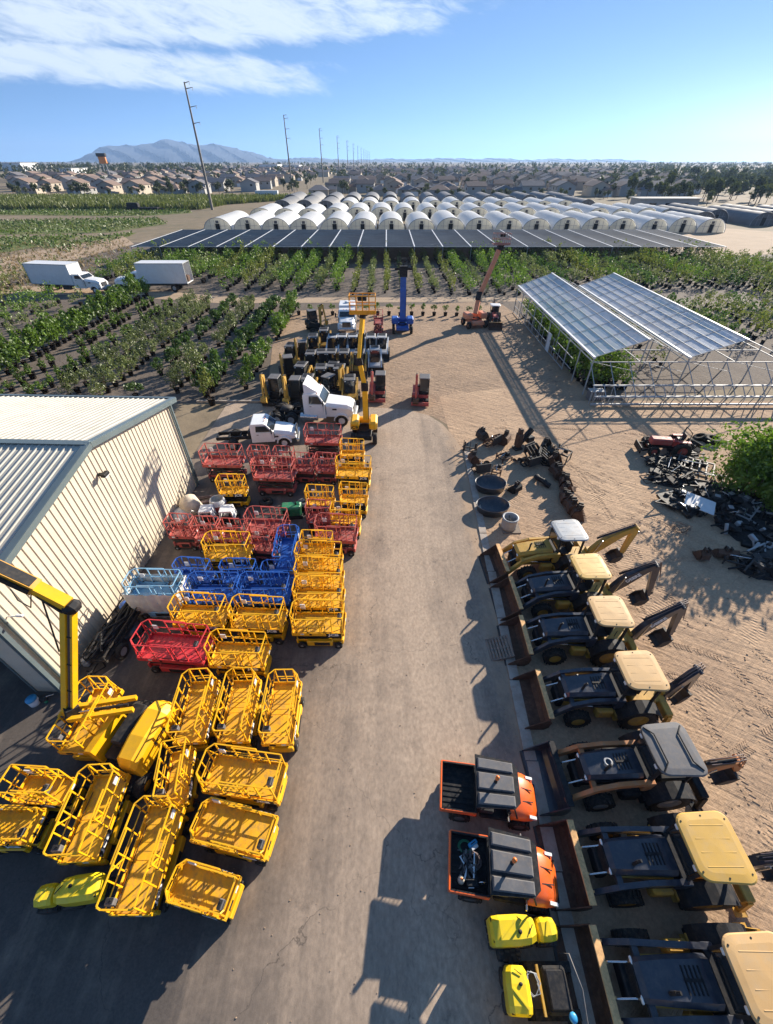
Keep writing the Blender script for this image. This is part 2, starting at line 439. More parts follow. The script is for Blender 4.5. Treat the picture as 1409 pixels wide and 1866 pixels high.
    if wrapped:
        b = B(TARP)
        n = 14
        rings = []
        for (z, ex) in ((hz + .62, .05), (hz + .2, .06), (.85, .02), (.4, -.10), (.05, -.12)):
            ring = []
            for k in range(4 * n):
                s, u = divmod(k, n); u = u / n
                p = [(-1 + 2 * u, -1), (1, -1 + 2 * u), (1 - 2 * u, 1), (-1, 1 - 2 * u)][s]
                w = .035 * math.sin(k * 2.1) + R.uniform(-.02, .02)
                ring.append((p[0] * (L / 2 + ex + w), p[1] * (W / 2 + ex + w), z + R.uniform(-.04, .04)))
            rings.append(ring)
        b.loft(rings, caps=False, smooth=True); b.build("tarp", t)
    return t

LP = {}
def lift(kind, x, y, deg, label):
    """the first of a kind is built, the rest are copies"""
    if kind not in LP:
        spec = {
            "ym": (2.30, 1.12, YEL, YELP, {}), "ys": (1.68, .80, YEL, YELP, dict(cham=.03)), "yl": (2.55, 1.15, YEL, YELP, {}),
            "yf": (2.40, 1.12, YEL, YELP, dict(folded=True)), "ysf": (1.80, .95, YEL, YELP, dict(folded=True, step=False)),
            "rb": (2.85, 1.25, REDB, REDB, dict(text=False)), "rl": (2.60, 1.20, REDF, REDD, dict(text=False, hz=1.35, cham=.03)),
            "rs": (1.38, .85, REDF, REDD, dict(text=False, hz=1.0, cham=.03)), "rm": (2.25, 1.15, REDF, REDD, dict(text=False)),
            "bm": (2.30, 1.12, BLU, BLU, dict(text=False)), "bs": (1.70, .80, BLU, BLU, dict(text=False, hz=.95)),
            "lw": (2.35, 1.15, LBL, LBL, dict(text=False, wrapped=True, hz=1.35)),
        }[kind]
        o = make_lift(spec[0], spec[1], spec[2], spec[3], label, **spec[4]); LP[kind] = o
        o.location = (x, y, 0); o.rotation_euler = (0, 0, math.radians(deg)); return o
    return copy_tree(LP[kind], (x, y, 0), math.radians(deg + R.uniform(-1.2, 1.2)), label)

LIFTS = [
 ("ys", -11.25, 4.48, -3, "small yellow scissor lift behind the low railed one cut by the left edge"),
 ("ysf", -11.75, 3.50, 0, "yellow scissor lift with folded rails cut off by the left edge of the photo"),
 ("ym", -9.18, 3.78, -87, "long yellow scissor lift pointing down beside the two small ones at the far left"),
 ("ym", -10.91, 6.75, -91, "yellow scissor lift under the tall yellow boom beside the dark shed door"),
 ("ys", -6.96, 4.85, -79, "narrow yellow scissor lift standing right of the black boom lift chassis"),
 ("yl", -7.04, 2.78, -90, "longest yellow scissor lift beside the lemon roller at the lower left"),
 ("ym", -7.11, 7.06, -87, "yellow scissor lift parked end on, next to the yellow boom lift's engine cover"),
 ("ym", -5.50, 7.10, -88, "yellow scissor lift parked end on, middle one of the row of three"),
 ("ym", -3.90, 7.03, -89, "yellow scissor lift parked end on, nearest the open driveway in its row of three"),
 ("yl", -4.73, 4.85, -7, "yellow scissor lift with high rails parked crosswise just below the row of three"),
 ("yf", -4.70, 3.45, -11, "yellow scissor lift with low folded rails touching the crosswise one with high rails"),
 ("ysf", -5.19, 2.05, -11, "small low yellow scissor lift parked nearest the camera on the driveway side"),
 ("rb", -8.92, 9.71, -5, "bright red scissor lift among the yellow ones near the shed"),
 ("ym", -6.12, 9.37, -3, "yellow scissor lift standing right of the bright red one"),
 ("ym", -8.37, 11.32, -3, "yellow scissor lift beside the white tarp wrapped lift"),
 ("ym", -5.72, 11.17, -4, "yellow scissor lift in front of the blue ones, near the middle of the yard"),
 ("lw", -10.80, 12.52, -1, "light blue scissor lift wrapped below in white tarp beside the shed wall"),
 ("bm", -8.12, 12.55, 0, "blue scissor lift standing next to the white tarp wrapped one"),
 ("bm", -5.71, 12.55, 0, "blue scissor lift beside the yellow column, right end of the front blue row"),
 ("bs", -9.56, 13.80, -4, "small blue scissor lift behind the white tarp wrapped one"),
 ("bs", -7.28, 13.75, -1, "small blue scissor lift in the middle of the rear blue row"),
 ("bs", -5.24, 13.62, -2, "small blue scissor lift in front of the long blue one turned end on"),
 ("bm", -5.17, 15.25, -89, "long blue scissor lift turned end on, behind the other blue ones"),
 ("ym", -8.29, 15.36, -2, "single yellow scissor lift behind the blue rows and before the red ones"),
 ("rs", -11.41, 17.06, -2, "small red scissor lift closest to the shed wall"),
 ("rs", -9.91, 16.84, 0, "small red scissor lift second from the shed wall"),
 ("rs", -8.40, 16.64, -3, "small red scissor lift third from the shed wall, behind the single yellow one"),
 ("rm", -6.68, 17.35, -4, "pale red scissor lift standing before the green generator"),
 ("rs", -6.75, 15.95, -6, "small red scissor lift squeezed between the single yellow and the end on blue one"),
 ("ym", -3.00, 10.94, -1, "yellow scissor lift at the near end of the stacked column by the driveway"),
 ("ym", -3.14, 12.32, -1, "yellow scissor lift second from the near end of the stacked column"),
 ("ym", -3.27, 13.50, -1, "yellow scissor lift third from the near end of the stacked column"),
 ("ym", -3.44, 14.66, -2, "yellow scissor lift fourth from the near end of the stacked column"),
 ("ys", -3.64, 15.60, -1, "small yellow scissor lift at the far end of the stacked column"),
 ("rm", -2.75, 16.75, -3, "pale red scissor lift by the driveway with a pinkish deck"),
 ("ys", -2.31, 17.95, -4, "small yellow scissor lift right behind the pale red driveway one"),
 ("ys", -1.98, 19.86, -5, "small yellow scissor lift nearest the driveway in the middle group"),
 ("ys", -3.98, 19.59, -3, "small yellow scissor lift behind the dull red one in the middle group"),
 ("rs", -3.91, 18.30, -4, "small dull red scissor lift in front of a small yellow one"),
 ("ym", -2.16, 22.72, -4, "large yellow scissor lift in front of the far yellow boom lift, with clean side plate"),
 ("ys", -2.39, 25.00, -4, "small yellow scissor lift directly before the far yellow boom lift's counterweight"),
 ("rl", -4.60, 26.60, -3, "tall red scissor lift behind, next to the white tractor unit's front wheel"),
 ("rl", -7.25, 22.20, -4, "biggest red scissor lift with a dark base, middle of the far red group"),
 ("rl", -11.04, 23.75, -2, "faded red scissor lift at the corner of the shed"),
 ("ys", -9.58, 20.71, -1, "lone yellow scissor lift in front of the faded red one at the shed corner"),
 ("rs", -8.75, 24.30, -4, "small red scissor lift right below the white cab chassis truck's rear"),
 ("rs", -7.01, 24.20, -3, "small red scissor lift right below the white cab chassis truck's front wheel"),
 ("rs", -5.57, 23.35, -5, "small red scissor lift standing beside the biggest red one"),
 ("rs", -4.08, 23.35, -4, "small red scissor lift between its red neighbour and the large yellow one"),
]
for a in LIFTS: lift(*a)
# ------------------------------------------------------------------ backhoe loaders: +x is the loader end
def rounded(w, l, r, n=4, skew=0.0):
    pts = []
    for (sx, sy, a0) in ((1, 1, 0), (-1, 1, PI / 2), (-1, -1, PI), (1, -1, 1.5 * PI)):
        for k in range(n + 1):
            a = a0 + PI / 2 * k / n
            x = sx * (l / 2 - r) + r * math.cos(a); y = sy * (w / 2 - r) + r * math.sin(a)
            if x > 0: y *= 1 - skew
            pts.append((x, y))
    return pts

def make_backhoe(label, loc, deg, roofm=TAN, hoodm=BLG, armm=BLG, framem=CATY, boomm=BLG, joints=None, bucketm=RUST, edgem=EDGE,
                 text=None, casegrey=False, bz=0.0, swing=0.0):
    t = thing("backhoe_loader", label, "backhoe loader", loc, math.radians(deg), "backhoe loaders lined up along the kerb")
    # frame
    b = B(framem)
    b.box((1.15, 0, .72), (2.9, .62, .34), .04); b.box((-.75, 0, .85), (1.3, .8, .5), .05)
    b.use(BLK); b.box((2.55, 0, .75), (.25, .70, .5), .04); b.box((.55, 0, 1.2), (.22, 1.25, .9), .03); b.box((.1, 0, .62), (1.5, 1.05, .22), .03)
    b.build("chassis", t)
    # hood
    b = B(hoodm)
    prof = [(-.43, 1.0), (-.47, 1.55), (-.36, 1.70), (.36, 1.70), (.47, 1.55), (.43, 1.0)]
    rings = []
    for x, k, dz in ((.72, 1.0, .08), (.9, 1.02, .08), (1.9, .93, -.02), (2.4, .86, -.10), (2.52, .76, -.22)):
        rings.append([(x, y * k, z + (dz if z > 1.1 else 0)) for y, z in prof])
    b.loft(rings)
    h = b.build("hood", t)
    for sy in (-1, 1):
        b = B(framem); b.bar((.75, sy * .475, 1.32), (2.35, sy * .43, 1.22), .03, .12); b.build("side_stripe", h)
    b = B(BLK); b.box((2.53, 0, 1.2), (.04, .58, .5))
    for k in range(6): b.box((2.555, 0, .99 + k * .08), (.015, .52, .025))
    b.build("grille", h)
    b = B(BLK); b.tube((1.9, .22, 1.6), (1.9, .22, 2.05), .045, 8); b.tube((1.9, .22, 2.02), (1.84, .22, 2.12), .04, 8)
    b.build("exhaust", h)
    b = B(BLK); b.box((1.25, 0, 1.772), (.46, .06, .02))
    for k in range(5): b.box((1.05 + k * .10, 0, 1.788 - k * .011), (.035, .5, .014))
    b.build("hood_vent", h)
    if casegrey:
        b = B(GRL); b.lathe([(.13, 1.70), (.15, 1.735), (.11, 1.75), (.085, 1.735)], (1.72, .0, 0), 'z', 18); b.build("badge_ring", h)
    for sy in (-1, 1):
        l = B(LAMPW); l.box((2.52, sy * .33, 1.42), (.05, .16, .10), .02); l.build("headlight", t)
    # wheels
    for sy in (-1, 1):
        wheel(t, (1.95, sy * .80, .46), .46, .32, framem if not casegrey else GRL, lugs=True)
        wheel(t, (-.25, sy * .80, .70), .70, .46, framem if not casegrey else GRL, lugs=True, n=22)
        f = B(BLK if not casegrey else BLK)     # rear fender
        pr = []
        for k in range(9):
            a = math.radians(10 + 160 * k / 8); pr.append((-.25 + .84 * math.cos(a), .70 + .84 * math.sin(a)))
        for k in range(8, -1, -1):
            a = math.radians(10 + 160 * k / 8); pr.append((-.25 + .79 * math.cos(a), .70 + .79 * math.sin(a)))
        f.prism(pr, sy * .56, sy * 1.05); f.build("fender", t)
        s = B(framem)       # step and battery boxes
        s.box((.95, sy * .63, .72), (.62, .30, .50), .06); s.box((.50, sy * .72, .55), (.22, .34, .06)); s.box((.50, sy * .72, .85), (.22, .34, .05))
        s.build("step", t)
    # loader arms
    for sy in (-1, 1):
        b = B(armm)
        b.bar((.55, sy * .60, 1.55), (1.6, sy * .62, 1.50), .13, .24); b.bar((1.55, sy * .62, 1.50), (2.35, sy * .66, 1.24), .13, .24)
        b.bar((2.25, sy * .66, 1.29), (3.02, sy * .70, .45), .13, .24)
        b.box((.55, sy * .60, 1.35), (.30, .16, .62), .02)
        a = b.build("loader_arm", t)
        q = B(CHR); q.tube((.75, sy * .60, 1.05), (2.1, sy * .64, 1.22), .03); q.use(BLK); q.tube((.75, sy * .60, 1.05), (1.5, sy * .62, 1.14), .05, 8)
        q.use(CHR); q.tube((2.15, sy * .30, 1.38), (2.98, sy * .32, .85), .026); q.use(BLK); q.tube((1.75, sy * .3, 1.50), (2.4, sy * .31, 1.22), .045, 8)
        q.build("cylinder", a)
    b = B(armm); b.bar((2.28, -.66, 1.25), (2.28, .66, 1.25), .16, .14); b.build("cross_tube", t)
    # loader bucket, open towards +x
    b = B(bucketm)
    W = 1.0
    outer = [(3.98, .04 + bz), (3.22, .03 + bz), (3.06, .22 + bz), (3.02, .58 + bz), (3.14, .92 + bz)]
    inner = [(3.20, .90 + bz), (3.09, .58 + bz), (3.13, .26 + bz), (3.26, .10 + bz), (3.98, .065 + bz)]
    b.prism(outer + inner, -W, W)
    for sy in (-1, 1):
        b.prism([(3.98, .04 + bz), (3.22, .03 + bz), (3.06, .22 + bz), (3.02, .58 + bz), (3.14, .92 + bz), (3.42, .66 + bz), (3.92, .20 + bz)], sy * W, sy * (W + .03))
    bk = b.build("loader_bucket", t)
    b = B(edgem)
    b.box((3.10, 0, .945 + bz), (.20, 2.0, .05), .008)
    for y in (-.7, -.3, .3, .7): b.box((3.00, y, .72 + bz), (.10, .05, .4))
    b.build("spill_guard", bk)
    b = B(DRK); b.box((3.99, 0, .05 + bz), (.14, 2.04, .03))
    b.build("cutting_edge", bk)
    # canopy
    b = B(roofm)
    zc = 2.70
    o1 = [(x, y * (1 - .13 * max(0, x))) for x, y in rounded(1.62, 1.52, .27, 5, .0)]; rings = []
    for k, dz in ((.96, -.07), (1.0, -.03), (1.0, .0), (.96, .035), (.75, .055), (.0, .065)):
        rings.append([(x * k * (1) - .02, y * k, zc + dz) for x, y in o1])
    b.loft(rings, caps=False); b.add(rings[0], [tuple(range(len(rings[0])))])
    for k in range(4 if not casegrey else 0): b.box((-.03, -.45 + .30 * k, zc + .054), (.95, .025, .018), .006)
    if casegrey:
        b.use(BLK)
        for sx in (-1, 1):
            b.pipe([(sx * .62, -.66, zc + .05), (sx * .40, -.42, zc + .10), (sx * .40, .42, zc + .10), (sx * .62, .66, zc + .05)], .024, 6)
        b.pipe([(.70, -.62, zc + .05), (.76, -.40, zc + .06), (.76, .40, zc + .06), (.70, .62, zc + .05)], .022, 6)
    else:
        b.use(BLK)
        for (x, y) in ((.62, .55), (.62, -.55), (-.64, .60), (-.64, -.60), (0, -.68), (0, .68)): b.tube((x, y, zc + .02), (x, y, zc + .055), .022, 8)
    b.build("canopy", t)
    for sy in (-1, 1):
        b = B(BLK); b.bar((-.66, sy * .56, 1.3), (-.60, sy * .58, zc - .04), .08, .08); b.build("canopy_post", t)
        b = B(BLK); b.bar((.48, sy * .54, 1.2), (.60, sy * .56, zc - .04), .07, .07); b.build("canopy_post", t)
    b = B(GLS); b.quad((.57, -.5, 1.75), (.57, .5, 1.75), (.61, .5, 2.62), (.61, -.5, 2.62)); b.build("windscreen", t)
    b = B(SEAT); b.box((-.1, 0, 1.22), (.5, .5, .16), .05); b.box((-.36, 0, 1.55), (.14, .48, .6), .05)
    b.build("seat", t)
    b = B(BLK); b.box((.30, 0, 1.25), (.2, .5, .5), .04); b.tube((.32, 0, 1.45), (.16, 0, 1.64), .03); b.build("console", t)
    b = B(BLK); b.lathe([(.17, .0), (.20, .02), (.17, .04)], (.16, 0, 1.62), 'z', 14); b.bar((-.03, 0, 1.64), (.35, 0, 1.64), .03, .02); b.build("steering_wheel", t)
    for y in (-.22, .22): b = B(BLK); b.tube((-.62, y, 1.2), (-.62, y, 1.6), .015); b.build("control_lever", t)
    # work lamps
    for sy in (-1, 1):
        l = B(LAMPW); l.box((.72, sy * .45, 2.60), (.06, .14, .10), .02); l.build("work_lamp", t)
    # backhoe
    j = joints or [(-1.45, .95), (-1.75, 1.75), (-2.45, 2.85), (-2.75, 1.25), (-2.45, .75)]
    b = B(framem); b.box((-1.32, 0, .95), (.28, 1.9, .34), .03); b.box((-1.5, 0, .98), (.3, .36, .6), .04)
    b.build("swing_frame", t)
    for sy in (-1, 1):
        b = B(framem); b.bar((-1.34, sy * .92, 1.0), (-1.34, sy * 1.02, .35), .14, .16); b.box((-1.34, sy * 1.04, .30), (.34, .28, .06)); b.build("stabiliser", t)
    y0 = 0.12
    def beam(mb, pts, widths, th):
        L_, R_ = [], []
        for i, p in enumerate(pts):
            a = Vector(pts[max(i - 1, 0)]); c = Vector(pts[min(i + 1, len(pts) - 1)]); d = (c - a).normalized(); n = Vector((-d.y, d.x))
            L_.append(Vector(p) + n * widths[i]); R_.append(Vector(p) - n * widths[i])
        for i in range(len(pts) - 1):
            q = [L_[i], L_[i + 1], R_[i + 1], R_[i]]
            mb.prism([tuple(v) for v in q], y0 - th, y0 + th)
    b = B(boomm); A0, A1, A2 = Vector(j[0]), Vector(j[1]), Vector(j[2]); pp = []
    for q in range(7):
        u = q / 6; pp.append(tuple(A0 * (1 - u) ** 2 + A1 * 2 * u * (1 - u) + A2 * u * u + Vector((-.10, .12)) * math.sin(PI * u)))
    beam(b, pp, [.13, .20, .25, .24, .19, .14, .10], .12)
    for q in (0, 6): b.tube((pp[q][0], y0 - .19, pp[q][1]), (pp[q][0], y0 + .19, pp[q][1]), .07, 8)
    bo = b.build("boom", t)
    q = B(CHR); q.tube((j[0][0] - .12, y0 + .2, j[0][1] + .15), (j[1][0] + .05, y0 + .2, j[1][1] + .25), .03); q.use(BLK); q.tube((j[1][0] + .3, y0, j[1][1] + .25), (j[2][0] + .12, y0, j[2][1] + .12), .055, 8)
    q.use(HOSE)
    for k in range(3): q.pipe([(j[1][0] + .2, y0 - .08 + .08 * k, j[1][1] + .35), (j[2][0] + .35, y0 - .08 + .08 * k, j[2][1] + .05), (j[2][0] - .1, y0 - .1 + .08 * k, j[2][1] + .28), (j[3][0] - .15, y0, (j[2][1] + j[3][1]) / 2)], .016, 5)
    q.build("hose", bo)
    if text:
        p = (Vector(j[1]) + Vector(j[2])) / 2; d = (Vector(j[2]) - Vector(j[1])).normalized()
        p = Vector(pp[3]) * .8 + Vector(pp[4]) * .2; d = (Vector(pp[5]) - Vector(pp[2])).normalized()
        ang = math.atan2(d.y, -d.x)
        M = Matrix.Translation((p.x, y0 + .138, p.y)) @ rot(PI, 'Z') @ rot(PI / 2, 'X') @ rot(ang, 'Z')
        lettering(text, .25, bo, M, None, 1.05, .009)
    b = B(boomm); beam(b, [j[2], ((j[2][0] * .8 + j[3][0] * .2), (j[2][1] * .8 + j[3][1] * .2)), j[3]], [.14, .15, .08], .10)
    dp = b.build("dipper", t)
    q = B(CHR); q.tube((j[2][0] - .2, y0, j[2][1] - .3), (j[3][0] - .16, y0, j[3][1] + .2), .028); q.use(DRK); q.bar((j[3][0] - .18, y0, j[3][1] + .2), (j[4][0] - .2, y0, j[4][1] + .1), .08, .05)
    q.build("cylinder", dp)
    b = B(DRK)
    x, z = j[3]
    pr = [(x, z), (x + .10, z - .35), (x + .32, z - .55), (x + .62, z - .52), (x + .60, z - .47), (x + .36, z - .48), (x + .18, z - .30), (x + .12, z + .02)]
    b.prism(pr, y0 - .32, y0 + .32)
    for sy in (-.32, .30): b.prism([(x, z), (x + .10, z - .35), (x + .32, z - .55), (x + .62, z - .52), (x + .40, z - .15)], y0 + sy, y0 + sy + .025)
    for k in range(4): b.box((x + .66, y0 - .27 + .18 * k, z - .50), (.12, .05, .05))
    db = b.build("digging_bucket", t)
    Sw = Matrix.Translation((-1.45, 0, 0)) @ Matrix.Rotation(math.radians(swing), 4, 'Z') @ Matrix.Translation((1.45, 0, 0))
    for o in (bo, dp, db): o.matrix_local = Sw
    return t

BJ = [(-1.45, .95), (-1.8, 2.0), (-2.85, 3.05), (-3.25, 1.0), (-2.9, .5)]
make_backhoe("yellow hooded backhoe loader with grey topped yellow rimmed canopy, farthest of the line", (9.26, 15.45, 0), -176,
             roofm=ROOFG, hoodm=CATY, armm=CATY, framem=CATY, boomm=CATY, joints=[(-1.45, .95), (-1.9, 1.9), (-3.3, 3.0), (-3.2, 1.2), (-3.0, .8)], swing=-6)
make_backhoe("black hooded backhoe loader with dusty yellow canopy, next to the all yellow one", (9.40, 13.0, 0), -178, roofm=TAY, text="DEERE", joints=BJ, swing=-9)
make_backhoe("black hooded backhoe loader with pale tan canopy beside the leaning wooden pallet", (9.30, 10.5, 0), 179, roofm=TAN, text="DEERE", joints=BJ, swing=7)
make_backhoe("black hooded backhoe loader with boom shadow on its tan canopy, next to the orange one", (9.35, 7.88, 0), 180, roofm=TAN,
             joints=[(-1.45, .95), (-1.8, 1.6), (-2.3, 2.5), (-2.6, 1.0), (-2.3, .6)], swing=16)
make_backhoe("orange backhoe loader with dark grey canopy and black bucket", (9.10, 5.20, 0), -178, roofm=GRY, hoodm=BLG, armm=ORC, framem=BLK, boomm=ORC,
             bucketm=BLG, edgem=BLK, casegrey=True, joints=[(-1.45, .95), (-1.9, 1.35), (-2.6, 1.75), (-2.9, 1.0), (-2.6, .6)])
make_backhoe("black hooded backhoe loader with bright yellow canopy, beside the orange one on the near side", (8.95, 2.74, 0), 180, roofm=TAY, text="DEERE",
             joints=[(-1.45, .95), (-1.9, 1.6), (-2.9, 2.3), (-3.0, 1.1), (-2.7, .6)])
make_backhoe("black hooded backhoe loader cut off by the lower right corner of the photo", (8.75, .30, 0), 179, roofm=TAN, joints=BJ)

# ------------------------------------------------------------------ utility vehicles: +x is the front
def make_utv(label, loc, deg, loaded):
    t = thing("utility_vehicle", label, "utility vehicle", loc, math.radians(deg), "orange utility vehicles by the kerb")
    b = B(BLK); b.box((0, 0, .48), (2.7, 1.0, .2), .04); b.box((.2, 0, .62), (1.0, 1.35, .12), .04)
    b.bar((1.5, -.5, .55), (1.5, .5, .55), .06, .1); b.build("chassis", t)
    for x in (1.02, -.92):
        for sy in (-1, 1): wheel(t, (x, sy * .62, .32), .32, .26, GRY, lugs=True, n=14)
    # hood
    b = B(ORG)
    pr = [(-.66, .70), (-.70, .95), (-.45, 1.10), (.45, 1.10), (.70, .95), (.66, .70)]
    rings = []
    for x, ky, dz in ((.62, 1.0, .04), (.9, 1.0, .03), (1.15, .97, -.04), (1.35, .90, -.13), (1.5, .78, -.25), (1.58, .62, -.38)):
        rings.append([(x, y * ky, z + (dz if z > .8 else dz * .4)) for y, z in pr])
    b.loft(rings, smooth=True); hd = b.build("hood", t)
    b = B(BLK); b.bar((.75, -.22, 1.145), (1.4, -.16, 1.0), .03, .02); b.bar((.75, .22, 1.145), (1.4, .16, 1.0), .03, .02); b.box((1.55, 0, .62), (.10, 1.0, .16), .03); b.build("trim", hd)
    for sy in (-1, 1):
        l = B(LAMPW); l.prism([(1.22, .80), (1.50, .78), (1.48, .92), (1.25, .99)], sy * .52, sy * .60, 'y'); l.build("headlight", t)
    # roll cage + roof
    b = B(BLK)
    for sy in (-1, 1):
        b.pipe([(-.42, sy * .66, .6), (-.42, sy * .64, 1.80), (.60, sy * .62, 1.80), (.84, sy * .66, 1.0)], .028, 6)
    b.tube((-.42, -.64, 1.80), (-.42, .64, 1.80), .028); b.tube((-.42, -.64, 1.3), (-.42, .64, 1.3), .025)
    for k in range(7): b.tube((-.43, -.48 + .16 * k, .9), (-.43, -.48 + .16 * k, 1.75), .008, 4)
    b.build("roll_cage", t)
    b = B(BLK)
    o = [(-.56, -.76), (.62, -.66), (.80, -.48), (.80, .48), (.62, .66), (-.56, .76)]
    b.prism([(x, y) for x, y in o], 1.80, 1.86, 'z')
    b.use(GRY)
    for (y0, y1) in ((-.66, -.34), (-.24, .24), (.34, .66)):
        k = .93
        b.loft([[(-.50, y0, 1.86), (.64, y0 * k, 1.86), (.64, y1 * k, 1.86), (-.50, y1, 1.86)], [(-.46, y0 + .03 , 1.915), (.60, y0 * k + .03, 1.90), (.60, y1 * k - .03, 1.90), (-.46, y1 - .03, 1.915)]])
    b.build("roof", t)
    b = B(BEAC); b.lathe([(.001, 2.16), (.06, 2.16), (.065, 2.30), (.045, 2.35), (.001, 2.36)], (.06, 0, 0), 'z', 12); b.use(BLK); b.lathe([(.075, 1.88), (.045, 1.93), (.04, 2.17)], (.06, 0, 0), 'z', 12); b.build("beacon", t)
    b = B(SEAT); b.box((-.12, 0, .86), (.5, 1.2, .16), .05); b.box((-.34, 0, 1.15), (.12, 1.2, .5), .05); b.build("seat", t)
    b = B(BLK); b.lathe([(.15, 0), (.175, .02), (.15, .04)], (.38, .32, 1.15), 'z', 12); b.tube((.38, .32, 1.15), (.6, .32, .95), .02); b.box((.60, 0, .98), (.14, 1.2, .22), .04); b.build("dashboard", t)
    for sy in (-1, 1):
        m = B(CHR); m.box((.50, sy * .80, 1.28), (.05, .14, .12), .02); m.use(BLK); m.tube((.52, sy * .64, 1.25), (.52, sy * .76, 1.28), .015); m.build("mirror", t)
    # cargo bed
    b = B(BLK)
    b.box((-1.02, 0, .78), (1.12, 1.36, .05))
    for k in range(8): b.box((-1.02, -.56 + .16 * k, .815), (1.04, .07, .025), .008)
    b.box((-.47, 0, .93), (.04, 1.36, .30)); b.box((-1.57, 0, .93), (.04, 1.36, .28))
    for sy in (-1, 1): b.box((-1.02, sy * .68, .93), (1.12, .04, .28))
    bed = b.build("cargo_bed", t)
    b = B(ORG)
    b.box((-1.60, 0, .95), (.05, 1.42, .30), .015); b.box((-1.02, -.71, .95), (1.14, .04, .24), .01); b.box((-1.02, .71, .95), (1.14, .04, .24), .01)
    b.build("bed_rail", bed)
    return t

make_utv("orange utility vehicle with empty ribbed cargo bed, behind its loaded twin", (3.42, 4.52, 0), -7, False)
make_utv("orange utility vehicle with cargo bed full of hoses and tools", (3.48, 2.52, 0), -8, True)
# the load: each lies in the bed
def heap_hose(label, loc, r, m, turns=5, name="hose_coil"):
    b = B(m); pts = []
    for k in range(turns * 14):
        a = 2 * PI * k / 14; q = r * (1 + .18 * math.sin(k * .37))
        pts.append((q * math.cos(a) * 1.1, q * .85 * math.sin(a), .02 + .014 * k / 14 + R.uniform(0, .015)))
    b.pipe(pts, .013, 5); o = b.build(name); o.location = loc; return tag(o, label, "hose")
heap_hose("dull pinkish hose coil lying in the loaded utility vehicle's bed", (2.55, 2.72, .84), .24, HOSE, 7)
heap_hose("thin green cord coil at the far corner of the loaded cargo bed", (2.42, 3.08, .84), .17, GRN, 4, "cord_coil")
def small_thing(name, label, cat, loc, fn, rz=0):
    b = MB(); fn(b); o = b.build(name); o.location = loc; o.rotation_euler = (0, 0, rz); return tag(o, label, cat)
small_thing("tool_case", "pale blue plastic tool case in the far corner of the loaded cargo bed", "tool case", (2.66, 3.14, .84),
            lambda b: (b.use(CYAN), b.box((0, 0, .07), (.30, .12, .14), .02), b.use(WHP), b.box((0, -.10, .05), (.24, .10, .1), .015), b.use(BLK), b.bar((-.08, 0, .16), (.08, 0, .16), .02, .03)), .5)
small_thing("power_tool", "black and white cut off saw lying in the loaded cargo bed", "power tool", (2.50, 2.22, .84),
            lambda b: (b.use(BLK), b.box((0, 0, .1), (.34, .2, .18), .03), b.tube((.1, .05, .2), (-.2, .05, .24), .02), b.use(CHR), b.lathe([(.001, -.01), (.13, -.01), (.13, .01), (.001, .01)], (.28, 0, .13), 'y', 16), b.use(WHP), b.box((-.05, -.11, .12), (.16, .02, .06)))) 
small_thing("fuel_can", "cream coloured jug lying at the near corner of the loaded cargo bed", "jug", (2.18, 2.28, .84),
            lambda b: (b.use(CREAM), b.lathe([(.001, 0), (.09, 0), (.10, .03), (.10, .2), (.05, .26), (.03, .30), (.001, .30)], (0, 0, 0), 'z', 12), b.use(BEAC), b.lathe([(.001, .30), (.035, .30), (.035, .33), (.001, .33)], (0, 0, 0), 'z', 10)))

small_thing("tool_pile", "jumble of dark tools and wrenches filling the middle of the loaded cargo bed", "tools", (2.40, 2.62, .84),
            lambda b: [(b.use(R.choice([BLK, DRK, CHR, HOSE, GRY])), b.bar((jit(.30), jit(.42), R.uniform(.02, .16)), (jit(.30), jit(.42), R.uniform(.02, .16)), R.uniform(.02, .05), R.uniform(.02, .06))) for k in range(34)], -.1)
# ------------------------------------------------------------------ trench rollers
def make_roller(label, loc, deg, second=True):
    t = thing("trench_roller", label, "trench roller", loc, math.radians(deg), "yellow hooded trench rollers")
    def hood(x0, x1, w, z0, z1):
        b = B(YELG); rings = []
        n = 6
        for i, (fx, k, dz) in enumerate(((0, .80, -.16), (.06, .96, -.05), (.2, 1, .0), (.62, 1, .0), (.86, .92, -.03), (1, .70, -.14))):
            x = x0 + (x1 - x0) * fx; hw = w / 2 * k; zt = z1 + dz
            rings.append([(x, -hw, z0), (x, -hw, zt - .12), (x, -hw + .12, zt), (x, hw - .12, zt), (x, hw, zt - .12), (x, hw, z0)])
        b.loft(rings); b.bar((x0 + .18, -w * .30, z1 + .012), (x0 + .55 * (x1 - x0), w * .30, z1 + .012), .05, .03)
        return b
    h = hood(-.72, .52, .62, .55, 1.15).build("rear_hood", t)
    b = B(BLK); b.lathe([(.05, 1.14), (.05, 1.19), (.001, 1.19)], (.05, -.05, 0), 'z', 10); b.bar((.28, -.1, 1.16), (.42, .08, 1.16), .02, .02); b.bar((-.66, -.22, 1.02), (-.66, .25, 1.02), .04, .05); b.build("filler_cap", h)
    if second: hood(.60, 1.16, .50, .50, .95).build("front_hood", t)
    b = B(BLK); b.box((-.05, 0, .48), (1.2, .5, .2), .03); b.box((.9, 0, .45), (.6, .42, .16), .03); b.tube((.4, 0, .5), (.75, 0, .5), .09, 8); b.build("frame", t)
    for x in (-.42, .22, .92):
        d = B(DRK); d.lathe([(.02, -.31), (.25, -.31), (.25, .31), (.02, .31)], (x, 0, .27), 'y', 18)
        for k in range(12):
            a = 2 * PI * k / 12
            for y in (-.24, -.08, .08, .24): d.box((x + .26 * math.cos(a + y), y, .27 + .26 * math.sin(a + y)), (.06, .12, .06))
        d.build("drum", t)
    return t
make_roller("lemon yellow trench roller with two hoods on the kerb below the loaded utility vehicle", (3.55, 1.25, 0), 2)
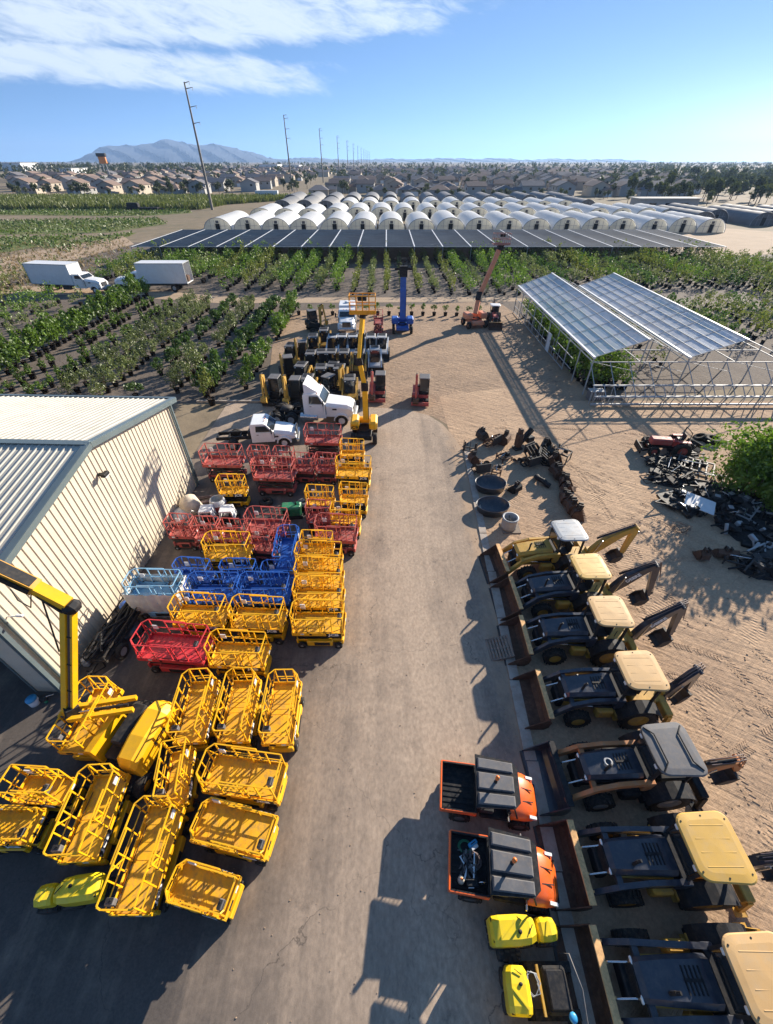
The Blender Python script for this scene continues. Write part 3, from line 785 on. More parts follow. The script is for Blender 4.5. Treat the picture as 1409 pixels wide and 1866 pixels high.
make_roller("lemon yellow trench roller in the shade at the lower left beside the longest lift", (-9.0, 2.08, 0), 187)
make_roller("lemon yellow trench roller with single hood and cables, beside the walk behind loader", (3.35, .24, 0), 88, False).scale = (.70, .95, .95)
make_roller("lemon yellow trench roller cut off by the bottom edge of the photo", (3.5, -.98, 0), 2, True)

# walk-behind mini loader
t = thing("walk_behind_loader", "black walk behind mini loader with bent silver handle rail beside the kerb", "mini loader", (4.35, .18, 0), 0)
b = B(BLK); b.box((0, 0, .62), (.62, .85, .55), .06); b.box((0, 0, .95), (.5, .7, .12), .03); b.build("body", t)
for sy in (-1, 1):
    k = B(RUB); pr = [(-.7, .10), (-.55, 0), (.55, 0), (.7, .10), (.62, .36), (-.55, .40)]; k.prism(pr, sy * .42 - .1, sy * .42 + .1); k.build("track", t)
b = B(CATY); b.bar((-.42, -.44, .9), (-.42, .44, .9), .05, .10); b.build("control_bar", t)
b = B(GRY); b.pipe([(.42, -.62, .5), (.5, -.60, 1.12), (.55, 0, 1.2), (.44, .62, 1.12), (.36, .66, .5)], .014, 6); b.build("handle_rail", t)
b = B(CYAN); b.lathe([(.001, 0), (.10, 0), (.10, .05), (.05, .08), (.001, .08)], (.22, -.45, 1.0), 'z', 12); b.build("fuel_cap", t)
b = B(GRL)
pts = [(-.62 + .16 * math.cos(k * .9) + .05 * math.sin(k * 2.3), .1 + .22 * math.sin(k * .9), 1.0 + .02 * math.sin(k)) for k in range(22)]
b.pipe(pts, .012, 5); cb = b.build("cable_loop"); cb.location = (4.35, .18, -.02); tag(cb, "loose loops of pale cable hanging beside the walk behind loader", "cable")
# wooden pallet leaning on the kerb
t = thing("wooden_pallet", "grey weathered wooden pallet leaning against a loader bucket on the kerb", "pallet", (5.15, 10.35, .06), math.radians(5))
t.rotation_euler = (0, math.radians(-16), math.radians(4))
b = B(WOOD)
for k in range(8): b.box((-.48 + .138 * k, 0, .12), (.10, 1.1, .022))
b.build("top_board", t)
b = B(WOOD)
for y in (-.5, 0, .5): b.box((0, y, .055), (1.06, .09, .10))
b.build("stringer", t)
# ------------------------------------------------------------------ metal shed
BW, BL = 14.65, 34.0
bang = math.atan2(.55, 14.6)
shed = thing("metal_shed", "cream ribbed metal shed with pitched roof and grey green trim beside the lifts", "shed", (-13.55, 8.36, 0), -bang)
EH, RH = 6.15, 7.55
def ribs(mb, p0, p1, up_dir, n, out, w0=.10, w1=.045, d=.032):
    """standing ribs: from p0 to p1 is the base line, up_dir(i/n) gives the far end"""
b = B(CREAM)
# gable wall facing +x (local x = 0), with ribs
def gz(y): return EH + (RH - EH) * (1 - abs(y - BW / 2) / (BW / 2))
b.prism([(0, 0), (BW, 0), (BW, EH), (BW / 2, RH), (0, EH)], -.12, 0, 'x')
n = 48
for i in range(1, n):
    y = BW * i / n; z = gz(y) - .05
    b.loft([[(0, y - .05, 0), (.036, y - .022, 0), (.036, y + .022, 0), (0, y + .05, 0)], [(0, y - .05, z), (.036, y - .022, z), (.036, y + .022, z), (0, y + .05, z)]])
# far wall, back wall
b.box((-BL / 2, BW - .06, EH / 2), (BL - .3, .12, EH)); b.prism([(.13, 0), (BW - .13, 0), (BW - .13, EH), (BW / 2, RH), (.13, EH)], -BL, -BL + .12, 'x')
# near wall with the door opening between x=-1.05 and x=-7
b.box((-.60, .06, EH / 2), (.95, .12, EH)); b.box((-4.2, .06, EH - .5), (6.2, .12, 1.0)); b.box((-20.6, .06, EH / 2), (26.6, .12, EH))
b.build("wall", shed)
b = B(CREAMR)
for sg in (0, 1):
    ya, yb = (BW / 2, BW + .25) if sg else (BW / 2, -.25)
    zb = EH - .05
    b.add([(-BL, ya, RH + .06), (.28, ya, RH + .06), (.28, yb, zb + .06), (-BL, yb, zb + .06), (-BL, ya, RH - .02), (.28, ya, RH - .02), (.28, yb, zb - .02), (-BL, yb, zb - .02)],
          [(0, 1, 2, 3), (4, 5, 6, 7), (0, 1, 5, 4), (1, 2, 6, 5), (2, 3, 7, 6), (3, 0, 4, 7)])
    for k in range(int(BL / .305)):
        x = .05 - k * .305
        b.loft([[(x - .05, ya, RH + .06), (x - .02, ya, RH + .10), (x + .02, ya, RH + .10), (x + .05, ya, RH + .06)],
                [(x - .05, yb, zb + .06), (x - .02, yb, zb + .10), (x + .02, yb, zb + .10), (x + .05, yb, zb + .06)]])
rf = b.build("roof", shed)
b = B(TRIM)
b.bar((-BL, BW / 2, RH + .11), (.30, BW / 2, RH + .11), .34, .03)
b.build("ridge_cap", rf)
b = B(TRIM)
for sg in (-1, 1):
    yb = BW / 2 + sg * (BW / 2 + .28)
    b.bar((.26, BW / 2 + sg * .0, RH + .11), (.26, yb, EH + .06), .26, .05)
    b.bar((.40, BW / 2, RH + .00), (.40, yb, EH - .05), .05, .26)
    b.bar((-BL, yb, EH + .0), (.36, yb, EH + .0), .16, .18)
b.bar((.06, -.03, 0), (.06, -.03, EH), .16, .16); b.bar((.06, BW + .03, 0), (.06, BW + .03, EH), .10, .10)
b.box((-1.11, .055, 2.6), (.07, .20, 5.2)); b.box((-7.24, .055, 2.6), (.07, .20, 5.2)); b.box((-4.2, .055, 5.18), (6.1, .20, .07))
b.build("trim", shed)
b = B(GRL); b.box((-6.2, .35, 4.9), (1.6, .3, .5)); b.tube((-7.1, .5, 5.0), (-1.1, .5, 5.0), .22, 10); b.build("roller_door", shed)
b = B(TRIM); b.tube((.10, BW - .25, 0), (.10, BW - .25, EH - .1), .055, 8); b.tube((.10, .28, 0), (.10, .28, EH - .1), .055, 8); b.build("downspout", shed)
b = B(BLK); b.box((.14, 7.3, 6.0), (.24, .14, .10)); b.box((.34, 7.3, 6.02), (.22, .42, .16), .03); b.use(LAMPW); b.box((.36, 7.3, 5.93), (.16, .34, .03)); b.build("wall_lamp", shed)
b = B(WHP); b.tube((.03, .5, 4.6), (.45, .5, 4.66), .03); b.box((.5, .5, 4.68), (.26, .1, .1), .02); b.build("security_camera", shed)

# ------------------------------------------------------------------ boom lifts
def ubeam(b, p0, p1, w, h): b.bar(p0, p1, w, h)
YB = YEL
t = thing("boom_lift", "yellow articulated boom lift with black chassis, its boom reaching over the shed", "boom lift", (-9.1, 6.2, 0), math.radians(-12))
b = B(BLK); b.box((0, -.1, .62), (1.5, 2.9, .40), .05); b.box((0, -1.62, .62), (1.0, .16, .5), .04); b.use(DRK); b.lathe([(.62, .8), (.62, 1.0)], (0, 0, 0), 'z', 20); b.build("chassis", t)
lettering("JCB", .20, t, Matrix.Translation((.05, -1.71, .62)) @ rot(PI / 2, 'X'), LET)
for sx in (-1, 1):
    for sy in (-1, 1):
        w = B(RUB); c = (sx * .92, sy * 1.05 - .1, .42)
        w.lathe([(.2, -.15), (.40, -.16), (.42, -.1), (.42, .1), (.40, .16), (.2, .15)], c, 'x', 18); o = w.build("wheel", t)
        q = B(YB); q.lathe([(.001, -.1), (.2, -.12), (.2, .12), (.001, .1)], c, 'x', 12); q.build("rim", o)
b = B(BLK); b.box((0, .1, 1.12), (1.1, 1.9, .30), .05); b.box((-.15, .2, 1.45), (.5, 1.4, .5), .05); b.build("turret", t)
b = B(YB)
rings = []
for y, k, zt in ((-1.05, .72, 1.62), (-.9, .92, 1.86), (-.2, 1.0, 1.98), (.7, 1.0, 1.98), (1.05, .9, 1.82), (1.2, .7, 1.6)):
    w = .44 * k; rings.append([(.62 - w, y, .85), (.62 - w, y, zt - .2), (.62 - w * .6, y, zt), (.62 + w * .55, y, zt), (.62 + w, y, zt - .22), (.62 + w, y, .85)])
b.loft(rings); ec = b.build("engine_cover", t)
lettering("JCB", .26, ec, Matrix.Translation((1.075, .1, 1.45)) @ rot(PI / 2, 'Z') @ rot(PI / 2, 'X'), BLK, 1.5)
b = B(YB); b.prism([(-.62, .85), (-.95, .85), (-1.0, 1.7), (-.7, 1.8)], -.95, .5); b.build("side_panel", t)
Minv = (Matrix.Translation((-9.1, 6.2, 0)) @ Matrix.Rotation(math.radians(-12), 4, 'Z')).inverted()
def lp(p): return Minv @ Vector(p)
J0 = lp(G(246, 1282, 1.95)); J1 = lp(G(128, 1300, 2.05)); J2 = lp(G(126, 1105, 6.0)); J3 = lp(G(60, 1068, 6.75)); J4 = lp(G(0, 1040, 7.4))
b = B(YB)
sd = (J1 - J0).cross(Vector((0, 0, 1))).normalized()
for s in (-1, 1): b.bar(J0 + sd * s * .22, J1 + sd * s * .22, .13, .20)
b.use(BLK); b.tube(J0 * .9 + J1 * .1, J0 * .3 + J1 * .7, .06, 8); b.use(CHR); b.tube(J0 * .3 + J1 * .7, J1, .035, 8)
b.build("lower_link", t)
b = B(BLK); b.bar(J1 + Vector((-.05, -.05, -.3)), J1 + (J2 - J1) * .08, .46, .4); b.box(J2 + Vector((.1, 0, 0)), (.5, .5, .44), .14); b.build("elbow_joint", t)
b = B(YB)
sd = Vector((1, .25, 0)).normalized()
b.bar(J1 - sd * .12, J2 - sd * .12, .19, .26, up=(0, 1, 0)); b.bar(J1 + sd * .15, J2 + sd * .15, .08, .22, up=(0, 1, 0))
b.use(BLK); b.bar(J1 + sd * .05, J2 + sd * .05, .14, .10, up=(0, 1, 0)); 
b.use(HOSE)
for q in range(2): b.tube(J1 + sd * (.03 + .05 * q) + Vector((0, -.09, 0)), J2 + sd * (.03 + .05 * q) + Vector((0, -.09, 0)), .018, 5)
b.use(BLK)
for f in (.25, .5, .75): b.box(J1 * (1 - f) + J2 * f + sd * .04 + Vector((0, -.08, 0)), (.2, .06, .05))
b.build("riser_boom", t)
b = B(YB); b.bar(J2 + Vector((.05, 0, .12)), J3, .36, .40); ub = b.build("upper_boom", t)
b = B(mat("boom_ochre_paint", (.70, .33, .02), .45, 0, .2, 2, DUST, .3)); d4 = J4 + (J4 - J3) * 2.2
b.bar(J3 - (J4 - J3) * .1, d4, .40, .46); b.use(BLK); b.bar(J3 - (J4 - J3) * .15 + Vector((0, 0, .26)), d4 + Vector((0, 0, .26)), .34, .10); b.bar(J3 + Vector((.05, -.24, -.02)), d4 + Vector((.05, -.24, 0)), .05, .22); b.build("outer_boom", t)
b = B(BLK); b.bar(J2 + Vector((-.1, -.1, -.12)), J3 + Vector((.1, -.05, -.25)), .26, .16); b.pipe([J3 + Vector((0, -.2, -.2)), J3 + Vector((-.3, -.3, -.8)), J3 + Vector((-.6, -.3, -.5)), J3 + Vector((-.7, -.2, -.1))], .02, 5); b.tube(J3 + Vector((.2, -.1, -.3)), J2 * .55 + J1 * .45 + Vector((-.5, .1, 0)), .03); b.build("cylinder", t)

def basket(t, c, w, d, m, yaw=0):
    b = B(m); b.at(c, yaw)
    for z in (0, .55, 1.1):
        b.bar((-w / 2, -d / 2, z), (w / 2, -d / 2, z), .05, .05); b.bar((-w / 2, d / 2, z), (w / 2, d / 2, z), .05, .05)
        b.bar((-w / 2, -d / 2, z), (-w / 2, d / 2, z), .05, .05); b.bar((w / 2, -d / 2, z), (w / 2, d / 2, z), .05, .05)
    for k in range(5):
        x = -w / 2 + w * k / 4
        b.bar((x, -d / 2, 0), (x, -d / 2, 1.1), .04, .04); b.bar((x, d / 2, 0), (x, d / 2, 1.1), .04, .04)
    b.box((0, 0, -.02), (w, d, .05)); b.box((0, -d / 2, .12), (w, .03, .2))
    b.use(BLK); b.box((0, -d / 2 + .15, .95), (.6, .3, .3), .03)
    return b.build("basket", t)

def far_boom(label, loc, deg, m, base, joints, bw, bd, bsk=True, bz=0, bm=None, segs=None, name="boom_lift"):
    t = thing(name, label, "boom lift", loc, math.radians(deg))
    inv = (Matrix.Translation(loc) @ Matrix.Rotation(math.radians(deg), 4, 'Z')).inverted()
    L_, W_ = base
    b = B(m if m is not YEL else BLK); b.box((0, 0, .65), (W_ * .6, L_, .4), .05); b.use(DRK); b.lathe([(.55, .8), (.55, 1.0)], (0, 0, 0), 'z', 18); b.build("chassis", t)
    for sx in (-1, 1):
        for sy in (-1, 1):
            w = B(RUB); c = (sx * W_ * .42, sy * L_ * .36, .45)
            w.lathe([(.2, -.16), (.43, -.17), (.45, -.1), (.45, .1), (.43, .17), (.2, .16)], c, 'x', 16); o = w.build("wheel", t)
            q = B(m); q.lathe([(.001, -.1), (.22, -.12), (.22, .12), (.001, .1)], c, 'x', 12); q.build("rim", o)
    b = B(m)
    for sx in (-1, 1): b.box((sx * W_ * .36, .05, 1.38), (W_ * .32, L_ * .62, .70), .14)
    b.box((0, L_ * .30, 1.2), (W_ * .7, .4, .5), .1); b.build("engine_cover", t)
    js = [inv @ Vector(p) for p in joints]
    for i in range(len(js) - 1):
        w = (segs or [.32, .26, .2])[i]
        b = B(m); b.bar(js[i], js[i + 1], w, w * 1.15); b.use(BLK); d = (js[i + 1] - js[i]).normalized()
        b.bar(js[i + 1] - d * w * 1.1, js[i + 1] + d * w * .7, w * 1.25, w * 1.5); b.tube(js[i] + Vector((w * .62, 0, 0)), js[i] * .4 + js[i + 1] * .6 + Vector((w * .62, 0, 0)), .05, 6)
        b.build("boom", t)
    if bsk: basket(t, js[-1] + Vector((0, 0, bz)), bw, bd, bm or m, -math.radians(deg))
    return t
t = far_boom("yellow boom lift with bent boom and basket beyond the yellow lifts", (-1.75, 29.3, 0), 0, YEL, (2.5, 2.0),
         [(-1.62, 29.4, 1.6), (-1.62, 29.5, 4.3), (-1.95, 29.6, 6.1), (-1.62, 30.4, 9.0)], 1.75, .8, True, .1, mat("basket_amber", (.75, .32, .01), .5), [.34, .28, .26])
lettering("JCB", .30, t, Matrix.Translation((-.72, -.80, 1.35)) @ rot(PI / 2, 'X'), BLK, None or 1.3)
far_boom("bright blue boom lift with straight upright mast and narrow black top platform", (2.05, 56.6, 0), 0, BLU, (2.6, 2.7),
         [(2.05, 56.6, 1.6), (2.05, 56.7, 7.0)], 2.1, .8, True, .1, BLK, [.62])
far_boom("salmon coloured boom lift with boom slanting up over the tree rows", (11.75, 58.8, 0), 15, SAL, (2.6, 2.8),
         [(11.75, 58.6, 1.6), (12.1, 59.4, 3.6), (13.95, 59.6, 9.1)], 2.0, 1.0, True, .15, mat("basket_dusky", (.36, .16, .13), .6), [.55, .42])

# ------------------------------------------------------------------ trucks, +x is the front
def make_truck(name, label, cat, loc, deg, kind, sc=1.0, group=None):
    t = thing(name, label, cat, loc, math.radians(deg), group); t.scale = (sc, sc, sc)
    big = kind in ("tractor", "box")
    wr = .50 if big else .41
    W = 1.18 if big else .98
    if big: x_h0, x_h1, zc0, zh, zr = 1.15, 3.45, .85, 1.95, 2.75
    else: x_h0, x_h1, zc0, zh, zr = 1.05, 2.75, .70, 1.42, 2.05
    if kind == "box": zr = 2.55
    cabL = 1.75 if big else 1.65
    xr = {"tractor": -3.4, "box": -7.2, "pickup": -3.3, "service": -2.9}[kind]
    b = B(BLK)
    for sy in (-.42, .42): b.bar((xr, sy, wr + .35), (x_h1 - .2, sy, wr + .35), .10, .26)
    for k in range(5): b.bar((xr + (x_h0 - xr) * k / 5, -.42, wr + .33), (xr + (x_h0 - xr) * k / 5, .42, wr + .33), .12, .14)
    b.build("frame", t)
    # hood: lofted sections
    b = B(WHT); rings = []
    for x, k, z in ((x_h0, 1.0, zh + .06), (x_h0 + .5, .98, zh), (x_h1 - .45, .93, zh - .14), (x_h1 - .05, .86, zh - .36), (x_h1, .80, zh - .6)):
        w = W * .92 * k; rings.append([(x, -w, zc0), (x, -w, z - .25), (x, -w * .8, z - .03), (x, 0, z + .02), (x, w * .8, z - .03), (x, w, z - .25), (x, w, zc0)])
    b.loft(rings, smooth=False); hd = b.build("hood", t)
    b = B(BLK); b.box((x_h1 + .01, 0, zc0 + .38), (.08, W * .95, .52), .03)
    b.use(CHR)
    for k in range(4): b.box((x_h1 + .06, 0, zc0 + .20 + .12 * k), (.02, W * .88, .03))
    b.build("grille", hd)
    for sy in (-1, 1):
        l = B(LAMPW); l.box((x_h1 - .06, sy * W * .70, zc0 + .38), (.14, .26, .2), .04); l.build("headlight", t)
    b = B(BLK)
    b.box((x_h0 + .09, 0, zh + .075), (.05, W * 1.5, .03))
    for sy in (-1, 1): b.box((x_h0 + .09, sy * W * .955, (zc0 + zh) / 2 + .1), (.035, .05, zh - zc0 - .2)); b.box((x_h1 - 1.5, sy * W * .90, zh - .45), (.36, .07, .12), .02)
    b.build("panel_gap", hd)
    for k in range(5 if big else 3): b = B(BEAC); b.box((x_h0 - .55, (k - (2 if big else 1)) * W * .38, zr + .02), (.10, .07, .05), .01); b.build("marker_lamp", t)
    b = B(CHR if not big else GRL); b.box((x_h1 + .08, 0, zc0 - .12), (.24, W * 1.9, .30), .06); b.build("bumper", t)
    # cab
    b = B(WHT); x1 = x_h0 + .03; x0 = x1 - cabL
    side = [(x0, zc0 - .1), (x1 + .05, zc0 - .1), (x1 + .05, zh), (x1 - .45, zr - .08), (x1 - .6, zr), (x0 + .12, zr), (x0, zr - .12)]
    rings = [[(x, -W * 1.0 * (.88 if z > zr - .2 else 1), z) for x, z in side], [(x, W * (.88 if z > zr - .2 else 1), z) for x, z in side]]
    b.loft(rings); cab = b.build("cab", t)
    b = B(GLS)
    wz0, wz1 = zh + .06, zr - .14
    b.add([(x1 + .045, -W * .86, wz0), (x1 + .045, W * .86, wz0), (x1 - .36, W * .80, wz1), (x1 - .36, -W * .80, wz1)], [(0, 1, 2, 3)])
    b.build("windscreen", cab)
    for sy in (-1, 1):
        d = B(WHT); d.box((x1 - .72, sy * (W + .012), (zc0 + zh) / 2 + .02), (1.12, .03, zh - zc0 - .06), .01); d.use(BLK); d.box((x1 - 1.14, sy * (W + .03), zh - .18), (.16, .02, .04)); dr = d.build("door", t)
        g = B(GLS); g.prism([(x1 - 1.25, wz0 - .02), (x1 - .16, wz0 - .02), (x1 - .5, wz1 - .02), (x1 - 1.2, wz1 - .02)], sy * (W * .90), sy * (W * .99)); g.build("window", dr)
        m = B(BLK); m.box((x1 - .05, sy * (W + .28), zh + .22), (.08, .16, .42), .03); m.bar((x1 - .1, sy * W, zh + .2), (x1 - .05, sy * (W + .25), zh + .3), .03, .03); m.build("mirror", t)
        f = B(WHT if not big else WHT); xw = x_h1 - .95
        pr = []
        for k in range(9): a = math.radians(5 + 170 * k / 8); pr.append((xw + (wr + .16) * math.cos(a), wr + (wr + .16) * math.sin(a)))
        for k in range(8, -1, -1): a = math.radians(5 + 170 * k / 8); pr.append((xw + (wr + .07) * math.cos(a), wr + (wr + .07) * math.sin(a)))
        f.prism(pr, sy * (W * .62), sy * (W * 1.04)); f.build("fender", t)
        wheel(t, (xw, sy * W * .86, wr), wr, .27, WHP)
        axles = {"tractor": (-1.75, -2.95), "box": (-5.4,), "pickup": (-2.1,), "service": (-1.5,)}[kind]
        for xa in axles:
            for dy in (0, -.33): wheel(t, (xa, sy * (W * .94 + dy * (1 if big else .85)), wr), wr, .25, GRL if dy == 0 else BLK)
            if kind == "tractor":
                q = B(RUB); q.box((xa - .58, sy * .95, .7), (.02, .5, .6)); q.build("mud_flap", t)
        if big and kind == "tractor":
            q = B(CHR); q.tube((-.9, sy * 1.0, .78), (.5, sy * 1.0, .78), .32, 16); q.use(BLK); q.box((-.2, sy * 1.0, 1.12), (.9, .3, .03)); q.build("fuel_tank", t)
    if kind == "tractor":
        b = B(WHT); rings = []
        for x, w, z in ((x1 - .55, .62, zr + .02), (x1 - .9, .85, zr + .30), (x1 - 1.35, .98, zr + .68), (x1 - 1.60, 1.0, zr + .80)):
            rings.append([(x, -w, zr - .02), (x, -w * .94, z), (x, w * .94, z), (x, w, zr - .02)])
        b.loft(rings, caps=False); b.build("roof_fairing", t)
        b = B(BLK); b.box((x0 - .04, 0, 1.7), (.05, 1.9, 1.6)); b.build("cab_back", t)
        b = B(DRK); b.lathe([(.02, 1.12), (.48, 1.10), (.46, 1.02), (.02, 1.0)], (-2.3, 0, 0), 'z', 18); b.box((-2.3, 0, .98), (1.0, .9, .1)); b.build("fifth_wheel", t)
        b = B(DRK); b.box((-.75, 0, .95), (.7, 1.0, .06)); b.pipe([(x0 - .05, .3, 1.6), (-1.0, .3, 1.1), (-1.4, .2, 1.25), (-1.7, .2, 1.0)], .03, 6); b.build("air_line", t)
    if kind == "pickup":
        b = B(BLK); b.box((-.80, 0, 1.0), (.2, 1.1, .5), .04); b.tube((-2.1, -.9, wr), (-2.1, .9, wr), .08, 8); b.lathe([(.001, .40), (.18, .42), (.18, .6), (.001, .62)], (-1.4, .5, 0), 'z', 12); b.build("axle", t)
    if kind == "service":
        b = B(WHP); b.box((-1.75, 0, 1.55), (2.4, 1.9, 1.35), .06); b.lathe([(.001, 2.22), (.3, 2.23), (.3, 2.35), (.001, 2.37)], (-1.75, 0, 0), 'z', 16)
        b.build("service_body", t)
        for sy in (-1, 1):
            d = B(GRL)
            for k in range(3): d.box((-2.5 + .75 * k, sy * .955, 1.5), (.66, .02, .95), .005)
            d.build("locker_door", t)
    if kind == "box":
        b = B(WHP)
        L0, L1, z0, z1, w = -7.6, -.55, 1.15, 3.75, 1.24
        b.box(((L0 + L1) / 2, 0, z0), (L1 - L0, 2 * w, .10)); b.box(((L0 + L1) / 2, 0, z1), (L1 - L0, 2 * w, .06))
        for sy in (-1, 1):
            b.box(((L0 + L1) / 2, sy * (w - .02), (z0 + z1) / 2), (L1 - L0, .04, z1 - z0 - .1))
            for k in range(13): b.box((L0 + .4 + k * .52, sy * (w + .006), (z0 + z1) / 2), (.03, .014, z1 - z0 - .1))
        b.box((L1 - .02, 0, (z0 + z1) / 2), (.04, 2 * w - .1, z1 - z0 - .1)); bx = b.build("cargo_box", t)
        b = B(GAL)
        for sy in (-1, 1):
            b.bar((L0, sy * w, z0), (L0, sy * w, z1), .08, .08); b.bar((L0, sy * w, z1), (L1, sy * w, z1), .07, .07); b.bar((L0, sy * w, z0), (L1, sy * w, z0), .07, .10)
        b.bar((L0, -w, z1), (L0, w, z1), .08, .08); b.bar((L1, -w, z1), (L1, w, z1), .07, .07); b.build("edge_rail", bx)
        b = B(DRK); b.box((-2.0, -1.0, .75), (1.2, .5, .5)); b.build("tool_box", t)
    return t
make_truck("tractor_unit", "white day cab tractor unit with roof fairing parked by the nursery edge", "truck", (-6.15, 32.4, 0), -3, "tractor")
make_truck("cab_chassis_truck", "white cab chassis truck with bare frame beside the tractor unit", "truck", (-9.75, 28.55, 0), 6, "pickup")
make_truck("service_truck", "white service truck facing the camera among the small loaders", "truck", (-5.15, 58.2, 0), -88, "service", 1.15)
bt = make_truck("box_truck", "white box truck facing right on the nursery track, left one of two", "truck", (-50.9, 77.9, 0), -9, "box", 1.12, "white box trucks on the nursery track")
bt2 = make_truck("box_truck", "white box truck facing left with open rear, right one of two", "truck", (-41.9, 79.2, 0), 180, "box", 1.12, "white box trucks on the nursery track")
# what the open truck carries
tag(B(RUST).box((0, 0, .45), (.9, .9, .9), .03).build("storage_rack"), "brown rack inside the open rear of the right box truck", "rack").location = (-33.9, 79.2, 1.4)

# ------------------------------------------------------------------ compact machines, +x is the front
def make_excavator(label, m, loc, deg, arm=(1.5, 2.6, 2.0, 1.3)):
    t = thing("mini_excavator", label, "mini excavator", loc, math.radians(deg), "compact machines parked in the dirt lot")
    for sy in (-1, 1):
        k = B(RUB); pr = [(-.95, .22), (-.80, .02), (.80, .02), (.95, .22), (.80, .46), (-.80, .46)]; k.prism(pr, sy * .62 - .16, sy * .62 + .16); k.use(DRK)
        for i in range(4): k.lathe([(.001, -.17), (.12, -.17), (.12, .17), (.001, .17)], (-.6 + .4 * i, sy * .62, .16), 'y', 8)
        k.build("track", t)
    b = B(DRK); b.box((0, 0, .38), (1.1, .9, .2)); b.lathe([(.4, .45), (.4, .56)], (0, 0, 0), 'z', 14); b.build("undercarriage", t)
    b = B(m if m is REDF else BLK); b.prism([(1.15, .05), (1.25, .15), (1.2, .42), (1.1, .42)], -.80, .80); b.bar((.5, -.3, .3), (1.15, -.3, .25), .08, .1); b.bar((.5, .3, .3), (1.15, .3, .25), .08, .1); b.build("blade", t)
    b = B(m if m is REDF else BLK); b.prism([(.55, .56), (.55, .85), (-.1, .95), (-.75, 1.25), (-1.0, 1.05), (-1.0, .6), (-.8, .56)], -.72, .72); b.use(BLK); b.box((-.72, .1, 1.2), (.4, .9, .12), .04); b.build("house", t)
    b = B(BLK)
    x0, x1, y0, y1, z0, z1 = -.55, .5, -.10, .72, .9, 2.32
    for x in (x0, x1):
        for y in (y0, y1): b.bar((x, y, z0), (x - (.1 if x > 0 else 0), y, z1), .07, .07)
    b.box(((x0 + x1) / 2, (y0 + y1) / 2, .98), (1.0, .8, .3), .03); b.use(SEAT); b.box((-.2, .3, 1.25), (.5, .5, .6), .08)
    cb = b.build("cab", t)
    b = B(GRY); b.box(((x0 + x1) / 2 - .03, (y0 + y1) / 2, z1 + .02), (1.12, .94, .08), .03); b.build("cab_roof", cb)
    b = B(GLS); b.box((x0 + .02, (y0 + y1) / 2, 1.75), (.03, .7, .95)); b.box(((x0 + x1) / 2, y1 - .01, 1.72), (.88, .02, .9)); b.box(((x0 + x1) / 2, y0 + .01, 1.72), (.88, .02, .9)); b.quad((x1 - .01, y0 + .05, 1.2), (x1 - .01, y1 - .05, 1.2), (x1 - .09, y1 - .05, 2.25), (x1 - .09, y0 + .05, 2.25)); b.build("window", cb)
    bx, bz, dx, dz = arm
    y = -.38
    b = B(m); b.prism([(.65, .7), (.85, .62), (bx - .25, bz - .25), (bx + .05, bz), (bx - .1, bz + .08), (bx - .6, bz - .12)], y - .10, y + .10); b.box((.7, y, .72), (.3, .3, .4), .04); b.build("boom", t)
    b = B(m); b.prism([(bx - .1, bz + .12), (bx + .06, bz + .1), (dx + .06, dz), (dx - .06, dz), (bx - .12, bz - .1)], y - .08, y + .08); b.use(BLK); b.tube((bx - .5, y, bz + .05), (bx - .05, y, bz + .16), .05, 6); b.build("dipper", t)
    b = B(m if m is not REDF else RUST); b.prism([(dx - .08, dz + .05), (dx + .16, dz - .05), (dx + .22, dz - .35), (dx - .05, dz - .62), (dx - .36, dz - .52), (dx - .10, dz - .42)], y - .26, y + .26); b.build("bucket", t)
    return t
